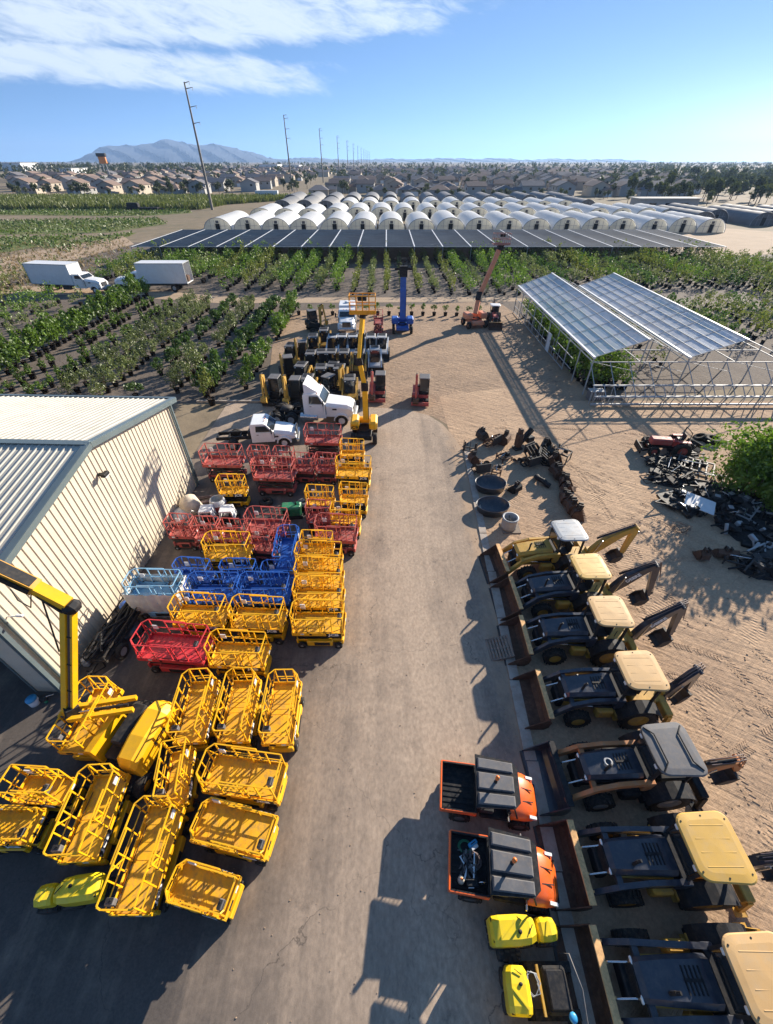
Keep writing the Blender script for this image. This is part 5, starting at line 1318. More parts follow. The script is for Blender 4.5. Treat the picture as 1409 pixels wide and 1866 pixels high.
put("trailer_hitch", "pale metal pump with hose lying by the trailer's near wheel", "pump", 162, 1212, lambda b: (b.use(GRL), b.box((0, 0, .2), (.3, .25, .3), .05), b.lathe([(.001, .35), (.12, .35), (.12, .5), (.001, .5)], (0, 0, 0), 'z', 12), b.use(BLK), b.pipe([(.1, 0, .2), (.5, .2, .05), (.8, -.1, .04), (.5, -.4, .04), (.1, -.3, .05)], .03, 6)))
put("water_jug", "white water jug with blue lid on the shaded ground by the shed door", "jug", 66, 1282, lambda b: (b.use(WHP), b.lathe([(.001, 0), (.17, 0), (.19, .05), (.19, .36), (.001, .38)], (0, 0, 0), 'z', 14), b.use(CYAN), b.lathe([(.19, .36), (.2, .36), (.2, .42), (.001, .44)], (0, 0, 0), 'z', 14)))
put("hand_tool", "dark hand tool with silver head beside the white water jug", "tool", 82, 1276, lambda b: (b.use(DRK), b.box((0, 0, .12), (.3, .2, .2), .04), b.use(CHR), b.tube((.1, .05, .2), (.3, .2, .1), .03), b.use(GRN), b.box((.15, -.1, .06), (.12, .1, .1), .02)))
# ------------------------------------------------------------------ foliage
def leafmat(name, c, var=.5, trans=.35, sc=1.2):
    m = bpy.data.materials.new(name); m.use_nodes = True; nt = m.node_tree; N = nt.nodes; L = nt.links
    N.remove(N["Principled BSDF"]); out = N["Material Output"]
    d = N.new("ShaderNodeBsdfDiffuse"); tr = N.new("ShaderNodeBsdfTranslucent"); g = N.new("ShaderNodeBsdfGlossy"); g.inputs["Roughness"].default_value = .5
    mx = N.new("ShaderNodeMixShader"); mx.inputs[0].default_value = trans; m2 = N.new("ShaderNodeMixShader"); m2.inputs[0].default_value = .05
    geo = N.new("ShaderNodeNewGeometry"); oi = N.new("ShaderNodeObjectInfo"); n = N.new("ShaderNodeTexNoise"); n.inputs["Scale"].default_value = sc; n.inputs["Detail"].default_value = 3
    L.new(geo.outputs["Position"], n.inputs["Vector"])
    a = N.new("ShaderNodeMath"); a.operation = 'ADD'; L.new(oi.outputs["Random"], a.inputs[0]); L.new(n.outputs["Fac"], a.inputs[1])
    h = N.new("ShaderNodeMath"); h.operation = 'MULTIPLY_ADD'; L.new(geo.outputs["Random Per Island"], h.inputs[0]); h.inputs[1].default_value = .6; L.new(a.outputs[0], h.inputs[2])
    mr = N.new("ShaderNodeMapRange"); mr.inputs[1].default_value = .4; mr.inputs[2].default_value = 1.9; L.new(h.outputs[0], mr.inputs[0])
    cr = N.new("ShaderNodeValToRGB"); L.new(mr.outputs[0], cr.inputs[0])
    e = cr.color_ramp.elements; e[0].color = (c[0] * (1 - var), c[1] * (1 - var), c[2] * (1 - var), 1); e[1].color = (min(1, c[0] * (1 + var * 1.5)), min(1, c[1] * (1 + var)), c[2] * (1 + var * .6), 1)
    L.new(cr.outputs[0], d.inputs[0]); L.new(cr.outputs[0], tr.inputs[0]); L.new(d.outputs[0], mx.inputs[1]); L.new(tr.outputs[0], mx.inputs[2])
    L.new(mx.outputs[0], m2.inputs[1]); L.new(g.outputs[0], m2.inputs[2]); L.new(m2.outputs[0], out.inputs[0])
    return m
LF_G = leafmat("bright_green_leaves", (.078, .155, .018))
LF_D = leafmat("dark_green_leaves", (.05, .11, .02))
LF_O = leafmat("olive_leaves", (.105, .150, .050))
LF_Y = leafmat("yellow_green_leaves", (.105, .145, .028))
LF_T = leafmat("far_tree_leaves", (.052, .075, .022), sc=.15)
LF_R = leafmat("reed_leaves", (.085, .12, .028), sc=.3)
LF_B = leafmat("bush_green_leaves", (.085, .175, .015), trans=.4)
LF_S = leafmat("dry_grass_leaves", (.25, .205, .105), sc=.5)

def leaf(b, p, s, rr, stretch=1.0):
    n = Vector((rr.gauss(0, 1), rr.gauss(0, 1), rr.gauss(0, 1) * .8 + .2)).normalized()
    a = n.orthogonal().normalized(); c = n.cross(a)
    q = rr.uniform(0, 6.28); a, c = a * math.cos(q) + c * math.sin(q), c * math.cos(q) - a * math.sin(q)
    k = len(b.v); a = a * s * stretch; c = c * s * .55
    b.v += [tuple(p - a), tuple(p + c), tuple(p + a), tuple(p - c)]; b.f.append([k, k + 1, k + 2, k + 3]); b.mi.append(b.cur); b.sm.append(False)
def crown(b, c, rx, rz, n, s, rr, clumps=6, shape="ball"):
    cl = []
    for k in range(clumps):
        while True:
            v = Vector((rr.uniform(-1, 1), rr.uniform(-1, 1), rr.uniform(-1, 1)))
            if .25 < v.length < 1: break
        cl.append((v, rr.uniform(.28, .55)))
    for k in range(n):
        v, q = rr.choice(cl)
        d = Vector((rr.gauss(0, 1), rr.gauss(0, 1), rr.gauss(0, 1))).normalized() * q * rr.uniform(.5, 1.05)
        p = v * .75 + d
        if shape == "tall": p.x *= .7 + .3 * (1 - p.z); p.y *= .7 + .3 * (1 - p.z)
        leaf(b, Vector(c) + Vector((p.x * rx, p.y * rx, p.z * rz)), s * rr.uniform(.7, 1.3), rr)
def potted_meshes(kind, seed, lod=1.0):
    rr = random.Random(seed)
    pb = B(POT); r = .27
    pb.lathe([(r * .8, 0), (r, .42), (r * 1.08, .42), (r * 1.08, .46), (r * .95, .46), (r * .9, .38)], (0, 0, 0), 'z', 10); pb.use(BARK); pb.lathe([(r * .93, .38), (.001, .40)], (0, 0, 0), 'z', 10)
    st = B(BARK); st.tube((0, 0, .38), (jit(.06), jit(.06), 1.1), .025, 5, .012)
    for k in range(4): st.tube((0, 0, .6 + .12 * k), (.35 * math.cos(k * 1.9), .35 * math.sin(k * 1.9), 1.0 + .15 * k), .014, 4, .006)
    fb = MB()
    if kind == "leafy": fb.use(LF_G); crown(fb, (0, 0, 1.5), 1.0, 1.15, int(460 * lod), .13, rr, 9)
    elif kind == "dark": fb.use(LF_D); crown(fb, (0, 0, 1.2), .85, .9, int(340 * lod), .12, rr, 7)
    elif kind == "olive": fb.use(LF_O); crown(fb, (0, 0, 1.35), .95, 1.05, int(420 * lod), .095, rr, 8)
    elif kind == "small": fb.use(LF_G); crown(fb, (0, 0, .8), .5, .5, int(140 * lod), .10, rr, 5)
    elif kind == "tall": fb.use(LF_Y); crown(fb, (0, 0, 1.75), .50, 1.35, int(260 * lod), .10, rr, 9, "tall")
    elif kind == "ball": fb.use(LF_G); st = B(BARK); st.tube((0, 0, .38), (0, 0, .95), .03, 5); crown(fb, (0, 0, 1.15), .52, .42, int(150 * lod), .09, rr, 7)
    return pb.mesh("nursery_pot"), st.mesh("stem"), fb.mesh("foliage")
PM = {}
def plant(kind, x, y, label, group, s):
    key = (kind, R.randrange(3))
    if key not in PM: PM[key] = potted_meshes(kind, hash(key[0]) % 1 + 17 * key[1] + len(kind) * 3)
    pm, sm, fm = PM[key]
    t = bpy.data.objects.new("potted_shrub", None); COL.objects.link(t); t.location = (x, y, 0); t.rotation_euler = (0, 0, R.uniform(0, 6.28)); t.scale = (s, s, s * R.uniform(.85, 1.2))
    tag(t, label, "potted plant", group)
    for nm, me in (("pot", pm), ("stem", sm), ("foliage", fm)):
        o = bpy.data.objects.new(nm, me); COL.objects.link(o); o.parent = t
# front rows, each plant a thing
ROWS = [  # X, Y0, Y1, step, kind, size, fill, description
 (-39.3, 38.5, 75, 1.25, "leafy", 1.2, 1.0, "lush bright green shrub in the dense row leading to the right box truck"),
 (-36.0, 36.5, 70, 1.5, "small", 1.15, .9, "small low shrub in a black pot, first sparse row right of the lush green row"),
 (-32.8, 36.5, 70, 1.35, "small", 1.1, .85, "small shrub among half empty black pots, second sparse row right of the lush row"),
 (-29.6, 36.5, 70, 1.4, "olive", .92, .85, "grey green feathery shrub in the third row right of the lush green row"),
 (-26.6, 36.5, 70, 1.4, "olive", .95, .8, "grey green feathery shrub in the fourth row right of the lush green row"),
 (-23.4, 36.5, 70, 1.4, "dark", .9, .82, "dark green potted shrub in the middle row of the field nearest the shed"),
 (-20.1, 36.5, 69, 1.4, "olive", .95, .82, "feathery potted shrub in the row right of the dark green middle row"),
 (-16.9, 36.8, 69, 1.4, "dark", 1.12, .9, "dark leafy potted shrub in the second row from the small excavators"),
 (-13.7, 38.5, 67, 1.4, "leafy", .95, .85, "green leafy potted shrub in the row beside the small excavators"),
]
np_ = 0
for (X, y0, y1, st, kd, sz, fill, ds) in ROWS:
    y = y0
    while y < y1:
        if R.random() < fill:
            plant(kd, X + jit(.12), y + jit(.12), ds, "potted shrubs: " + ds.split(" in ")[-1].split(",")[-1].strip(), sz * R.uniform(.8, 1.2)); np_ += 1
        y += st * R.uniform(.9, 1.1)
for k in range(17):
    px = 545 + k * 20.5
    p = G(px, 574 + .4 * k * .3, 0); plant("ball", p.x, p.y, "round headed small tree in a black pot along the dirt lot's back track", "round potted trees along the back track", 1.0)
for (px, py, kd, s) in ((388, 738, "tall", 1.25),): 
    p = G(px, py); plant("tall", p.x, p.y, "tall yellow green potted tree standing alone at the paved edge near the shed", "tall potted tree by the paved edge", s)
print("plants", np_)
# the rest of the nursery as one mass
far = MB(); rr = random.Random(5)
FARK = {"leafy": (LF_G, 1.5, 1.1, 1.2), "dark": (LF_D, 1.2, .9, .95), "olive": (LF_O, 1.35, .95, 1.05), "tall": (LF_Y, 1.75, .7, 1.45), "small": (LF_O, .8, .6, .55)}
def farplant(x, y, kind, s, n=46):
    n = int(n * 1.9)
    lf, zc, rx, rz = FARK[kind]
    far.use(POT); r = .27 * s
    far.loft([[(x + r * .8 * math.cos(a), y + r * .8 * math.sin(a), 0) for a in (0, 1.05, 2.1, 3.14, 4.2, 5.24)], [(x + r * math.cos(a), y + r * math.sin(a), .44 * s) for a in (0, 1.05, 2.1, 3.14, 4.2, 5.24)]])
    far.use(lf); crown(far, (x, y, zc * s), rx * s, rz * s, n, .135 * s, rr, 6)
def farrow(X, y0, y1, st, kd, s, fill, n=46, dx=0):
    y = y0
    while y < y1:
        if rr.random() < fill: farplant(X + dx * (y - y0) + rr.uniform(-.3, .3), y, kd, s * rr.uniform(.75, 1.25), n)
        y += st
# left of the lush row
for i, X in enumerate((-43.2, -47, -51, -55, -59, -63)):
    farrow(X, 42 + i * 3, 71, 1.5, ["small", "olive", "leafy", "leafy", "tall", "olive"][i], 1.05, .85)
farrow(-66, 68, 96, 1.5, "tall", 1.0, .8)
# behind the track, left part
for i in range(15):
    X = -52 + i * 3.1; kd = ["leafy", "tall", "olive", "leafy", "leafy", "olive", "leafy", "tall"][i % 8]
    farrow(X, 84.5 - (6 if X > -30 else 0), 111, 1.35, kd, 1.2 if kd == "leafy" else 1.1, .95, 60)
for i in range(11):
    X = -5.5 + i * 2.75; kd = ["tall", "olive", "tall", "small", "tall", "olive", "tall", "leafy", "olive", "leafy", "leafy"][i]
    farrow(X, 75.8, 111, 1.15, kd, .85 if kd != "leafy" else 1.15, .85, 44)
for i in range(17):
    X = 25 + i * 3.0; kd = ["leafy", "olive", "dark", "olive", "tall"][i % 5]
    farrow(X, 80 - (6 if i > 12 else 0), 113, 1.25, kd, 1.1, .95, 50)
for i in range(11):
    X = 40 + i * 3.0; farrow(X, 52, 70, 1.4, ["olive", "dark", "tall"][i % 3], 1.05, .95, 50)
for i in range(14):
    X = 76 + i * 3.2; farrow(X, 72, 108, 1.5, ["olive", "small"][i % 2], 1.1, .92, 46)
o = far.build("nursery_rows"); tag(o, "rows of potted shrubs and young trees filling the far nursery blocks", "nursery plants", None, "stuff")
# plants under the glazed shelter
shp = MB(); far = shp
for i in range(4): farrow(19.7 + i * 1.2, 38.6, 63, 1.0, "leafy", 1.15, .95, 70)
farrow(30, 42, 60, 1.4, "olive", .9, .7, 50)
o = far.build("shelter_plants"); tag(o, "dense green shrubs growing under the glazed shelter", "shrubs", None, "stuff")
# the green bush by the scrap
t = thing("green_bush", "large bright green feathery bush at the right edge beside the scrap machines", "bush", G(1352, 905))
b = B(BARK)
for k in range(9): b.tube((jit(.3), jit(.3), 0), (math.cos(k * .7) * 1.2, math.sin(k * .7) * 1.2, 2.0), .06, 5, .02)
b.build("trunk", t)
b = B(LF_B); rr2 = random.Random(3)
crown(b, (.3, .3, 1.8), 2.0, 1.7, 13000, .075, rr2, 40); crown(b, (2.2, .8, 1.7), 2.0, 1.6, 10000, .075, rr2, 32); crown(b, (.9, -1.4, 1.0), 1.5, 1.1, 6000, .075, rr2, 20)
for k in range(700):
    a_ = rr2.uniform(0, 6.28); e_ = rr2.uniform(.1, 1.35); c_ = Vector((rr2.choice((.3, 2.2)) + rr2.gauss(0, .4), rr2.gauss(.3, .5), 1.4)); d_ = Vector((math.cos(a_) * math.cos(e_), math.sin(a_) * math.cos(e_), math.sin(e_))); q_ = c_ + d_ * rr2.uniform(1.5, 2.3)
    for j_ in range(6): leaf(b, q_ + d_ * .1 * j_ + Vector((rr2.gauss(0, .06), rr2.gauss(0, .06), -.012 * j_ * j_)), .10, rr2)
b.build("crown", t)
t.scale = (1.25, 1.2, 1.25)
# ------------------------------------------------------------------ glazed shelter (two bays)
def polyc():
    m = bpy.data.materials.new("clear_sheeting"); m.use_nodes = True; nt = m.node_tree; N = nt.nodes; L = nt.links; N.remove(N["Principled BSDF"])
    gl = N.new("ShaderNodeBsdfGlossy"); gl.inputs[0].default_value = (.90, .93, .95, 1); gl.inputs["Roughness"].default_value = .50
    tl = N.new("ShaderNodeBsdfTranslucent"); tl.inputs[0].default_value = (.95, .97, .98, 1); df = N.new("ShaderNodeBsdfDiffuse"); df.inputs[0].default_value = (.90, .91, .92, 1)
    tr = N.new("ShaderNodeBsdfTransparent"); tr.inputs[0].default_value = (.93, .95, .96, 1)
    a = N.new("ShaderNodeMixShader"); a.inputs[0].default_value = .75; L.new(tl.outputs[0], a.inputs[1]); L.new(df.outputs[0], a.inputs[2])
    b_ = N.new("ShaderNodeMixShader"); b_.inputs[0].default_value = .28; L.new(a.outputs[0], b_.inputs[1]); L.new(gl.outputs[0], b_.inputs[2])
    mx = N.new("ShaderNodeMixShader"); n = N.new("ShaderNodeTexNoise"); n.inputs["Scale"].default_value = .16; n.inputs["Detail"].default_value = 3
    tc = N.new("ShaderNodeTexCoord"); L.new(tc.outputs["Object"], n.inputs["Vector"])
    mr = N.new("ShaderNodeMapRange"); mr.inputs[1].default_value = .35; mr.inputs[2].default_value = .7; mr.inputs[3].default_value = .62; mr.inputs[4].default_value = .76; L.new(n.outputs["Fac"], mr.inputs[0])
    L.new(mr.outputs[0], mx.inputs[0]); L.new(tr.outputs[0], mx.inputs[1]); L.new(b_.outputs[0], mx.inputs[2])
    o = N["Material Output"]; L.new(mx.outputs[0], o.inputs[0]); return m
PCM = polyc()
t = thing("glazed_shelter", "open galvanised plant shelter with two slanted clear roofs and no walls", "shelter", (0, 0, 0))
t.location = (18.7, 37.4, 0)
SL = 28.0
def sl(x, y, z): return (x - 18.7, y, z)
for (xa, xb) in ((18.7, 23.0), (27.3, 31.6)):
    b = B(PCM); nx, ny = 2, 9
    b.add([(xa - 18.7, 0, 3.5), (xb - 18.7, 0, 5.05), (xb - 18.7, SL, 5.05), (xa - 18.7, SL, 3.5)], [(0, 1, 2, 3)])
    rp = b.build("roof_sheet", t)
    b = B(GAL)
    for k in range(10):
        y = SL * k / 9; b.bar((xa - 18.7, y, 3.53), (xb - 18.7, y, 5.08), .045 if 0 < k < 9 else .10, .03)
    for f in (.2, .4, .6, .8): b.bar((xa - 18.7 + (xb - xa) * f, 0, 3.53 + 1.55 * f), (xa - 18.7 + (xb - xa) * f, SL, 3.53 + 1.55 * f), .04, .04)
    b.use(WHP); b.bar((xa - 18.7, -.1, 3.5), (xa - 18.7, SL + .1, 3.5), .22, .16); b.bar((xb - 18.7, -.1, 5.09), (xb - 18.7, SL + .1, 5.09), .20, .10)
    b.build("roof_bar", rp)
    b = B(GAL)
    for k in range(0, 10, 3):
        y = SL * k / 9; b.bar((xb - 18.7, y, 5.05), (xb + 4.3 - 18.7, y, 3.5), .05, .05)
    for f in (.35, .7): b.bar((xb - 18.7 + 4.3 * f, 0, 5.05 - 1.55 * f), (xb - 18.7 + 4.3 * f, SL, 5.05 - 1.55 * f), .05, .05)
    b.build("bare_rafter", t)
b = B(GAL)
for X in (18.7, 23.0, 27.3, 31.6, 35.9):
    h = 3.5 if X in (18.7, 27.3, 35.9) else 5.05
    b.bar((X - 18.7, 0, 3.1), (X - 18.7, SL, 3.1), .07, .07)
for k in range(10):
    y = SL * k / 9; b.bar((0, y, 3.1), (17.2, y, 3.1), .06, .08)
    if k % 3 == 0:
        for X0 in (18.7, 23.0, 27.3, 31.6): b.bar((X0 - 18.7, y, 3.1), (X0 + 4.3 - 18.7, y, 2.2), .035, .035)
b.build("tie_beam", t)
for X in (18.7, 27.3, 35.9):
    for k in range(10):
        b = B(GAL); y = SL * k / 9; b.bar((X - 18.7, y, 0), (X - 18.7, y, 3.5), .09, .09); b.build("post", t)
for X in (23.0, 31.6):
    for y in (0, SL): b = B(GAL); b.bar((X - 18.7, y, 3.1), (X - 18.7, y, 5.05), .08, .08); b.build("post", t)
b = B(GAL)      # side rails on the left and the low front frame
for z in (.9, 1.9): b.bar((-.05, 4, z), (-.05, SL, z), .06, .06)
for k in range(12): b.bar((-.05, 6 + k * 2, .1), (-.05, 6 + k * 2, 1.9), .05, .05)
b.bar((-.05, 6, .15), (-.05, SL, .15), .06, .06)
b.build("side_rail", t)
b = B(WHP); b.box((-.10, 11.5, 1.1), (.06, 1.0, 2.0), .02); b.build("side_door", t)
b = B(GAL)
b.bar((-.3, -2.0, 1.75), (18.5, -2.0, 1.75), .16, .10); b.bar((-.3, -2.9, 1.1), (18.5, -2.9, 1.1), .22, .10); b.bar((-.3, -2.6, .25), (18.5, -2.6, .25), .16, .14)
for k in range(22):
    x = -.2 + k * .88
    b.bar((x, -2.0, 1.75), (x, -2.9, 1.1), .05, .05); b.bar((x, -2.9, 1.1), (x - .05, -2.6, .1), .05, .05)
    if k % 2 == 0: b.bar((x, 0, 3.1), (x, -2.0, 1.75), .05, .05); b.bar((x, -2.0, 1.75), (x, -2.0, 0), .05, .05)
b.build("front_rack", t)
put("grey_crate", "grey ribbed plastic bin at the left end of the shelter's front rack", "bin", 1082, 728, lambda b: (b.use(GRY), b.box((0, 0, .45), (1.3, .8, .85), .05), b.use(GRL), b.box((0, 0, .91), (1.36, .86, .06), .02), [b.box((-.5 + .2 * k, -.41, .45), (.05, .03, .75)) for k in range(6)]))
# ------------------------------------------------------------------ shade structure
SHD = bpy.data.materials.new("black_shade_cloth"); SHD.use_nodes = True
def shade():
    nt = SHD.node_tree; N = nt.nodes; L = nt.links; p = N["Principled BSDF"]; p.inputs["Roughness"].default_value = .9; p.inputs["Specular IOR Level"].default_value = .05
    n = N.new("ShaderNodeTexNoise"); n.inputs["Scale"].default_value = .25; n.inputs["Detail"].default_value = 7; n.inputs["Roughness"].default_value = .7
    tc = N.new("ShaderNodeTexCoord"); mp = N.new("ShaderNodeMapping"); mp.inputs[3].default_value = (1, 1.6, 1); L.new(tc.outputs["Object"], mp.inputs[0]); L.new(mp.outputs[0], n.inputs["Vector"])
    cr = N.new("ShaderNodeValToRGB"); L.new(n.outputs["Fac"], cr.inputs[0]); e = cr.color_ramp.elements
    e[0].position = .35; e[0].color = (.010, .024, .048, 1); e[1].position = .66; e[1].color = (.022, .042, .072, 1)
    k = cr.color_ramp.elements.new(.725); k.color = (.16, .165, .17, 1)
    L.new(cr.outputs[0], p.inputs["Base Color"]); tr = N.new("ShaderNodeBsdfTransparent"); mx = N.new("ShaderNodeMixShader"); mx.inputs[0].default_value = .97
    L.new(tr.outputs[0], mx.inputs[1]); L.new(p.outputs[0], mx.inputs[2]); L.new(mx.outputs[0], N["Material Output"].inputs[0])
shade()
t = thing("shade_structure", "wide flat shade structure of black cloth bays on posts before the white tunnels", "shade house", (-54.5, 104, 0))
NB, bw = 21, 6.05
for k in range(NB):
    b = B(SHD); x0, x1 = k * bw + .12, (k + 1) * bw - .12; n = 6
    for i in range(n):
        for j in range(n):
            def zz(u, v): return 3.0 - .22 * math.sin(PI * u / n) * math.sin(PI * v / n)
            b.add([(x0 + (x1 - x0) * u / n, 29 * v / n, zz(u, v)) for u, v in ((i, j), (i + 1, j), (i + 1, j + 1), (i, j + 1))], [(0, 1, 2, 3)])
    b.build("shade_cloth", t)
b = B(WHP)
for k in range(NB + 1): b.bar((k * bw, 0, 3.02), (k * bw, 29, 3.02), .24, .03)
b.use(GAL); b.bar((0, 0, 3.0), (NB * bw, 0, 3.0), .10, .10); b.bar((0, 29, 3.0), (NB * bw, 29, 3.0), .06, .06)
b.build("cable", t)
for k in range(NB + 1):
    b = B(GAL); b.tube((k * bw, 0, 0), (k * bw, 0, 3.0), .06, 6); b.build("post", t)
    b = B(GAL); b.tube((k * bw, 29, 0), (k * bw, 29, 3.0), .06, 6); b.build("post", t)
# ------------------------------------------------------------------ tunnels
PLW = mat("milky_tunnel_film", (.90, .90, .88), .38, 0, .06, .5, (.55, .53, .48), .25)
def _tl():
    nt = PLW.node_tree; N = nt.nodes; L = nt.links; o = N["Material Output"]; pb = N["Principled BSDF"]
    tr = N.new("ShaderNodeBsdfTranslucent"); tr.inputs[0].default_value = (.97, .97, .95, 1); mx = N.new("ShaderNodeMixShader"); mx.inputs[0].default_value = .38
    L.new(pb.outputs[0], mx.inputs[1]); L.new(tr.outputs[0], mx.inputs[2]); L.new(mx.outputs[0], o.inputs[0])
_tl()
PLD = mat("dark_tunnel_cloth", (.16, .16, .165), .7, 0, .2, .5)
ENDW = mat("tunnel_end_film", (.82, .79, .66), .5, 0, .12, .6)
def _te():
    nt = ENDW.node_tree; N = nt.nodes; L = nt.links; pb = N["Principled BSDF"]; tr = N.new("ShaderNodeBsdfTranslucent"); tr.inputs[0].default_value = (.95, .92, .80, 1); mx = N.new("ShaderNodeMixShader"); mx.inputs[0].default_value = .6
    L.new(pb.outputs[0], mx.inputs[1]); L.new(tr.outputs[0], mx.inputs[2]); L.new(mx.outputs[0], N["Material Output"].inputs[0])
_te()
def make_tunnel(label, w, h, l, m, group):
    t = thing("hoop_house", label, "tunnel", group=group)
    n = 14; arc = [(-w / 2 * math.cos(PI * k / n), h * math.sin(PI * k / n) ** .85 if 0 < k < n else 0) for k in range(n + 1)]
    b = B(m); ns = 10
    b.loft([[(x, l * s / ns, z * (1 - .015 * (s % 2))) for x, z in arc] for s in range(ns + 1)], caps=False, closed=False, smooth=True)
    b.build("film_cover", t)
    e = B(ENDW if m is PLW else PLD); e.add([(x, .35, z) for x, z in arc], [tuple(range(n + 1))]); e.add([(x, l - .2, z) for x, z in arc], [tuple(range(n + 1))]); ew = e.build("end_wall", t)
    b = B(GRL); b.pipe([(x * 1.004, -.02, z * 1.004) for x, z in arc], .09, 5); b.bar((-w * .35, .32, h * .45), (w * .35, .32, h * .45), .07, .07)
    for x in (-w * .25, -w * .1, w * .1, w * .25): b.bar((x, .32, 0), (x, .32, h * .84), .07, .07)
    b.build("end_frame", t)
    b = B(BLK); b.box((0, .28, h * .30), (1.3, .10, h * .6)); b.build("door", ew); b = B(GRY); b.box((.05, .26, h * .72), (.9, .10, .7)); b.build("vent", ew)
    return t
TP = {}
def tunnel(kind, x, y, label, group, sx=1):
    if kind not in TP:
        TP[kind] = make_tunnel(label, 8.7, 3.75, 25, PLW, group) if kind == "w" else make_tunnel(label, 8.7, 3.9, 30, PLD, group); TP[kind].location = (x, y, 0); return
    copy_tree(TP[kind], (x + jit(.25), y + jit(.8), 0), jit(.006), label, group, (R.uniform(.96, 1.02), R.uniform(.95, 1.04), R.uniform(.93, 1.05)))
for k in range(18): tunnel("w", -52 + k * 8.95, 154, "white tunnel greenhouse in the front row behind the black shade cloth", "white tunnels of the front row")
for k in range(18): tunnel("w", -47 + k * 9.0, 190, "white tunnel greenhouse in the second row, behind the front row of tunnels", "white tunnels of the second row")
for k in range(15): tunnel("w" if 2 < k < 14 else "d", -46 + k * 9.6, 226, "white tunnel greenhouse in the third row of tunnels" if 2 < k < 14 else "dark cloth covered tunnel at an end of the third row of tunnels", "tunnels of the third row, " + ("white ones" if 2 < k < 14 else "dark ones"))
for k in range(15): tunnel("d", -48 + k * 10, 262, "dark cloth covered tunnel in the row behind the white tunnels", "dark tunnels behind the white rows")
for k in range(7): tunnel("d", 108 + k * 10.2, 172 + (k % 2) * 9, "dark cloth covered tunnel right of the white rows, beside the sand", "dark tunnels right of the white rows")
SKY_STR, HAZE, EXPO = .12, 8.5e-5, 1.15
CLOUD = (3.3, 3.75, 4.3)
# ------------------------------------------------------------------ power poles
t0 = None
PX = [-79, -69, -64, -61, -60, -60, -60, -60, -60, -60, -60, -60]
PLAB = ["nearest tall steel power pole, leaning largest over the field", "second tall steel power pole in the line running away", "third steel power pole in the line running away", "fourth steel power pole in the line running away"]
for k in range(12):
    Y = 232 + 152 * k; X = PX[k]
    if t0 is None:
        t0 = thing("power_pole", PLAB[0], "power pole", (X, Y, 0), 0, "power poles running to the horizon")
        b = B(STE); b.tube((0, 0, 0), (0, 0, 40.5), .62, 10, .28); b.build("pole_shaft", t0)
        for z in (40.2, 38.6, 33.4, 28.6):
            b = B(STE); b.tube((0, 0, z), (2.9 if z < 40 else 2.0, 0, z + .45), .16, 6, .09); b.build("cross_arm", t0)
            b = B(GRL); b.tube((2.7 if z < 40 else 1.9, 0, z + .4), (2.7 if z < 40 else 1.9, 0, z - .5), .09, 6); b.build("insulator", t0)
    else:
        copy_tree(t0, (X, Y, 0), 0, PLAB[k] if k < 4 else "small distant steel power pole near the horizon, beyond the fourth one")
